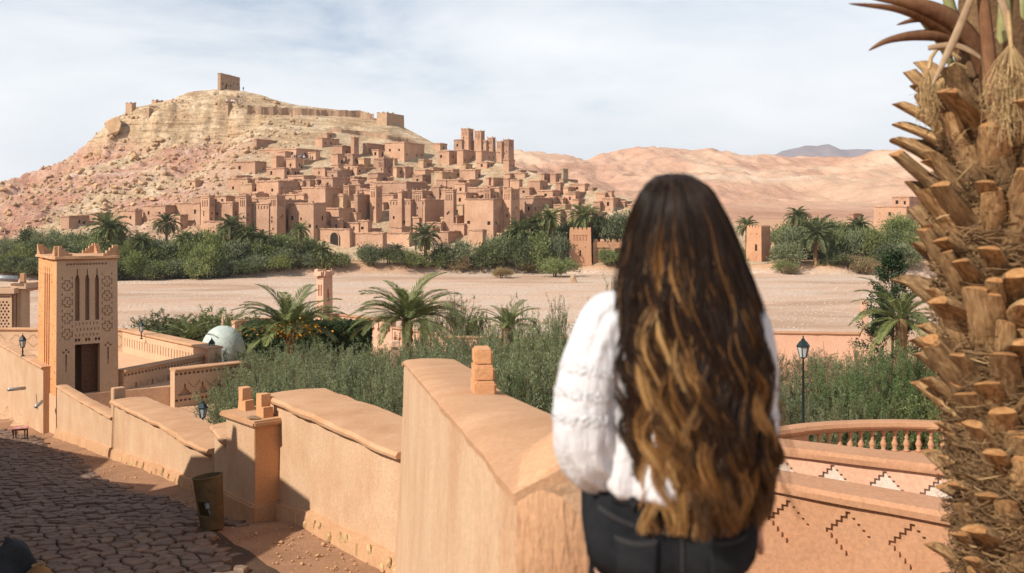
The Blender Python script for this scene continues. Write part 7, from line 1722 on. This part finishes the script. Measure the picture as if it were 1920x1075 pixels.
def stub_mesh(seed):
    r = random.Random(seed); b = MB(); rings = []; n = 10; bend = r.uniform(-0.10, 0.16); tw = r.uniform(-.3, .3)
    for k in range(8):
        t = k / 7; w = 0.165 * (1 - 0.40 * t ** 0.7) * (1 + 0.04 * r.uniform(-1, 1)); th = 0.12 * (1 - 0.25 * t); ring = []
        for j in range(n):
            a = 2 * math.pi * j / n; x = w * math.cos(a); y = th * math.sin(a) * (1.0 if math.sin(a) > 0 else 0.35) + 0.05 * (x / w) ** 2 * (1 - t) ; ring.append((x + 0.05 * tw * t, y - bend * t * t, t + (0.10 * tw * math.cos(a) - 0.05 * math.sin(a)) * (k == 7)))
        rings.append(ring)
    b.loft(rings); b.m[-1] = 1; me = bpy.data.meshes.new('leaf_base'); me.from_pydata(b.v, [], b.f); me.materials.append(M['stub']); me.materials.append(M['stub_cut']); me.polygons.foreach_set('material_index', b.m)
    for p_ in me.polygons: p_.use_smooth = p_.material_index == 0
    try: me.set_sharp_from_angle(angle=R(50))
    except Exception: pass
    return me
STUB = [stub_mesh(i) for i in range(7)]
TX = lambda z: float(np.interp(z, [-7, -1.9, -0.5, 0.55, 1.3], [2.62, 2.56, 2.46, 2.43, 2.41])); TR = lambda z: float(np.interp(z, [-7, -1.8, -0.9, 0.0, 0.6, 1.3], [0.33, 0.27, 0.25, 0.25, 0.20, 0.16]))
palm = empty('palm_tree', (2.62, PD, CZ - 6.6)); pl0 = palm.location.copy()
m_ = MB(); m_.loft([[(TX(z) - pl0.x + TR(z) * 0.93 * math.cos(a), TR(z) * 0.93 * math.sin(a), z + 6.6) for a in (2 * math.pi * j / 18 for j in range(18))] for z in np.linspace(-7, 1.3, 40)]); m_.build('trunk', M['trunk'], palm, True)
tr_ = random.Random(5)
for k in range(282):
    z = -1.95 + 2.47 * (k / 282) + tr_.uniform(-.02, .02); a = k * 2.39996 + tr_.uniform(-.15, .15); low = float(sstep(-0.75, -1.3, z)); el = R(52 + 14 * low + tr_.uniform(-13, 13)); ln = tr_.uniform(0.22, 0.40) * (1 - 0.30 * low)
    o = bpy.data.objects.new('leaf_base', STUB[tr_.randrange(7)]); COL.objects.link(o); o.parent = palm; rr_ = TR(z) * 0.86; ws = tr_.uniform(0.75, 1.2) * 0.54
    out = Vector((math.cos(a), math.sin(a), 0)); ax = (out * math.cos(el) + up * math.sin(el)).normalized(); yv = (up * math.cos(el) - out * math.sin(el)).normalized(); xv = yv.cross(ax)
    mt = Matrix((xv, yv, ax)).transposed().to_4x4() @ Matrix.Rotation(tr_.uniform(-.25, .25), 4, 'Z') @ Matrix.Diagonal((ws, ws, ln, 1)); o.matrix_local = Matrix.Translation((TX(z) - pl0.x + rr_ * math.cos(a), rr_ * math.sin(a), z + 6.6)) @ mt
def ribbons(name, n, mat, zr, lr_, wr, seed, outw, vert):
    g = np.random.default_rng(seed); Vs, Qs, b = [], [], 0; S = 6
    for k in range(n):
        z = g.uniform(*zr); a0 = g.uniform(0, 6.28); L_ = g.uniform(*lr_); da = L_ / 0.27 * g.choice([-1, 1]) * (1 - vert * g.random()); dz = L_ * g.normal(0.0, 0.30) + vert * L_ * g.uniform(-.6, .6); w = g.uniform(*wr); t = np.linspace(0, 1, S); ob = g.uniform(0.0, outw)
        a = a0 + da * t; r = np.array([TR(z)] * S) * g.uniform(0.93, 1.12) + ob * np.sin(t * math.pi * g.uniform(0.5, 1)) + g.normal(0, 0.006, S).cumsum(); zz_ = z + dz * t + g.normal(0, 0.006, S).cumsum()
        c = np.stack([TX(z) + r * np.cos(a), PD + r * np.sin(a), CZ + zz_], 1); sd = g.normal(0, 0.5, 3) + np.array([0, 0, 1.0]); sd /= np.linalg.norm(sd); wv = (w * (1 - 0.7 * np.abs(2 * t - 1) ** 2))[:, None]
        V = np.empty((2 * S, 3)); V[0::2] = c + sd * wv; V[1::2] = c - sd * wv; q = np.arange(0, 2 * (S - 1), 2); Vs.append(V); Qs.append(np.stack([q, q + 1, q + 3, q + 2], 1) + b); b += 2 * S
    V = np.concatenate(Vs) - np.array(pl0); o = link(name, np_mesh(name, V, np.concatenate(Qs), [M[mat]]), palm); tag(o, None, None, None, 'stuff')
ribbons('fibre', 9000, 'fibre', (-2.0, 0.6), (0.05, 0.24), (0.0012, 0.006), 3, 0.08, 0.5); ribbons('straw', 260, 'straw', (-2.0, 0.6), (0.06, 0.22), (0.001, 0.004), 4, 0.13, 0.8)
# dry straps, spathes, petioles and fruit stalks at the crown
def blade(name, pts, w, mat, cup=0.5, d0=0.0, d1=0.0, tipk=0.0):
    cs = [pp(a, b, d0 + (d1 - d0) * k / (len(pts) - 1)) for k, (a, b) in enumerate(pts)]; fine = []
    for k in range(len(cs) - 1):
        p0, p1, p2, p3 = cs[max(k - 1, 0)], cs[k], cs[k + 1], cs[min(k + 2, len(cs) - 1)]
        for s in range(7 + (k == len(cs) - 2)): t = s / 7; fine.append(0.5 * ((2 * p1) + (p2 - p0) * t + (2 * p0 - 5 * p1 + 4 * p2 - p3) * t * t + (3 * p1 - p0 - 3 * p2 + p3) * t ** 3))
    rings = []; L_ = len(fine); wm = w * PD / F
    for k, p in enumerate(fine):
        q = k / (L_ - 1); t = (fine[min(k + 1, L_ - 1)] - fine[max(k - 1, 0)]).normalized(); sv = t.cross(Vector((0, 1, 0))).normalized(); nv = sv.cross(t).normalized()
        ww = wm / 2 * (1 - tipk * q ** 4) * (0.75 + 0.25 * math.sin(min(1, q * 1.3) * math.pi)) ; prof = [(-1, 0.35), (-0.6, 0.05), (0, -0.12), (0.6, 0.05), (1, 0.35), (0.55, 0.22), (0, 0.05), (-0.55, 0.22)]
        rings.append([p + sv * (a_ * ww) + nv * (b_ * ww * cup * 2) for a_, b_ in prof])
    m_ = MB(); m_.loft(rings); o = m_.build(name, M[mat], None, True); o.data.transform(Matrix.Translation(-pl0)); o.parent = palm; return o
M['spathe'] = mud('brown_spathe', (0.085, 0.035, 0.018), (0.22, 0.105, 0.05), 4, 30, 0.4, 0.006, (0.30, 0.17, 0.09), 0.4); M['petiole'] = mud('green_petiole', (0.24, 0.25, 0.10), (0.36, 0.36, 0.17), 3, 20, 0.2, 0.004, (0.38, 0.27, 0.10), 0.4); M['dry_petiole'] = mud('dry_petiole', (0.30, 0.20, 0.12), (0.42, 0.30, 0.19), 3, 20, 0.4, 0.004)
for pts, w, mt, d0, d1 in [([(1845, 150), (1805, 78), (1740, 36), (1680, 16), (1592, 7)], 24, 'spathe', 0.0, -0.25), ([(1862, 200), (1838, 100), (1795, 42), (1740, 14), (1690, 2), (1630, -4)], 38, 'spathe', -0.1, -0.3), ([(1850, 150), (1825, 92), (1780, 69), (1720, 66), (1665, 76), (1629, 95)], 24, 'spathe', 0.0, -0.2), ([(1800, 50), (1760, 34), (1720, 36), (1681, 47)], 17, 'spathe', 0.05, 0.0), ([(1838, 230), (1815, 160), (1800, 110), (1775, 80)], 26, 'spathe', 0.1, 0.1)]: blade('spathe', pts, w, mt, 0.55, d0, d1, 0.92)
for pts, w, mt, d0, d1 in [([(1830, -25), (1797, 58), (1768, 120), (1748, 160)], 15, 'dry_petiole', -0.35, -0.4), ([(1842, -30), (1856, 100), (1870, 200), (1877, 285)], 26, 'spathe', -0.32, -0.36), ([(1866, -40), (1888, 30), (1898, 100)], 16, 'dry_petiole', -0.34, -0.36), ([(1740, 90), (1790, 85), (1830, 102), (1858, 128)], 12, 'dry_petiole', -0.2, -0.25)]: blade('dry_strap', pts, w, mt, 0.35, d0, d1, 0.8)
for pts, w, d0, d1 in [([(1800, 150), (1765, 80), (1735, 40), (1708, 5), (1690, -30)], 17, 0.0, -0.2), ([(1820, 120), (1795, 50), (1775, -20), (1760, -90)], 24, 0.05, 0.0), ([(1880, 130), (1886, 50), (1884, -40)], 30, -0.15, -0.2), ([(1910, 130), (1912, 40), (1925, -60)], 30, -0.15, -0.15), ([(1850, 120), (1835, 30), (1820, -70)], 28, 0.0, 0.0), ([(1860, 130), (1868, 20), (1866, -80)], 26, 0.1, 0.1), ([(1945, 120), (1965, 30), (1990, -60)], 28, 0.0, 0.0)]: blade('petiole', pts, w, 'petiole', 0.5, d0, d1, 0.2)
def fruit(px, py, n, spread, length, seed, d0, arc_):
    g = np.random.default_rng(seed); b = MB(); top = pp(px, py, d0)
    if arc_: b.tube([pp(a_, c_, d0) for a_, c_ in arc_], 0.010, 6)
    for k in range(n):
        x = g.normal(0, spread); ln = length * g.uniform(0.5, 1.0); pts = [top + Vector((x * 0.1, 0, 0.0)), top + Vector((x * 0.7, g.normal(0, 0.02), -ln * 0.35)), top + Vector((x + g.normal(0, 0.008), g.normal(0, 0.03), -ln * 0.7)), top + Vector((x * 1.1 + g.normal(0, 0.012), g.normal(0, 0.03), -ln))]
        b.tube(pts, [0.0022, 0.002, 0.0016, 0.001], 3)
        for q in range(9):
            f = g.uniform(0.35, 1.0); p = pts[1].lerp(pts[3], (f - 0.35) / 0.65); e = Vector((g.normal(0, 0.016), g.normal(0, 0.016), -abs(g.normal(0, 0.016)))); b.tube([p, p + e], [0.0014, 0.0008], 3)
    o = b.build('fruit_stalk', M['straw']); o.data.transform(Matrix.Translation(-pl0)); o.parent = palm
fruit(1742, 128, 34, 0.03, 0.32, 1, -0.15, [(1800, 112), (1775, 92), (1757, 92), (1746, 108), (1742, 130)]); fruit(1770, 150, 26, 0.035, 0.26, 2, -0.05, [(1815, 130), (1790, 118), (1774, 130), (1770, 152)]); fruit(1896, 85, 150, 0.05, 0.46, 3, -0.4, [(1890, 20), (1894, 60), (1896, 90)])
for k in range(16):
    o = bpy.data.objects.new('frond', FR[k % 4]); COL.objects.link(o); o.parent = palm; az = k * 2.39996; el = 1.42 - 0.28 * (k / 16)
    o.matrix_local = Matrix.Translation((TX(1.3) - pl0.x, 0, 1.25 + 6.6)) @ Matrix.Rotation(az, 4, 'Z') @ Matrix.Rotation(-el, 4, 'Y') @ Matrix.Scale(0.95, 4)
tag(palm, 'shaggy date palm trunk bristling with cut leaf bases beside the stepped parapet', 'palm')
# ------------------------------------------------------------------ thin desert haze
hz = bpy.data.materials.new('haze'); hz.use_nodes = True; t = hz.node_tree; t.nodes.clear(); o_ = t.nodes.new('ShaderNodeOutputMaterial'); v_ = t.nodes.new('ShaderNodeVolumePrincipled')
v_.inputs['Color'].default_value = (0.72, 0.80, 0.92, 1); v_.inputs['Density'].default_value = 0.00008; v_.inputs['Anisotropy'].default_value = 0.2; t.links.new(v_.outputs['Volume'], o_.inputs['Volume'])
m_ = MB(); m_.box((1500, 3200, 195), (9000, 6600, 430)); hb_ = m_.build('haze', hz); tag(hb_, 'thin dusty blue haze over the valley', None, None, 'stuff')
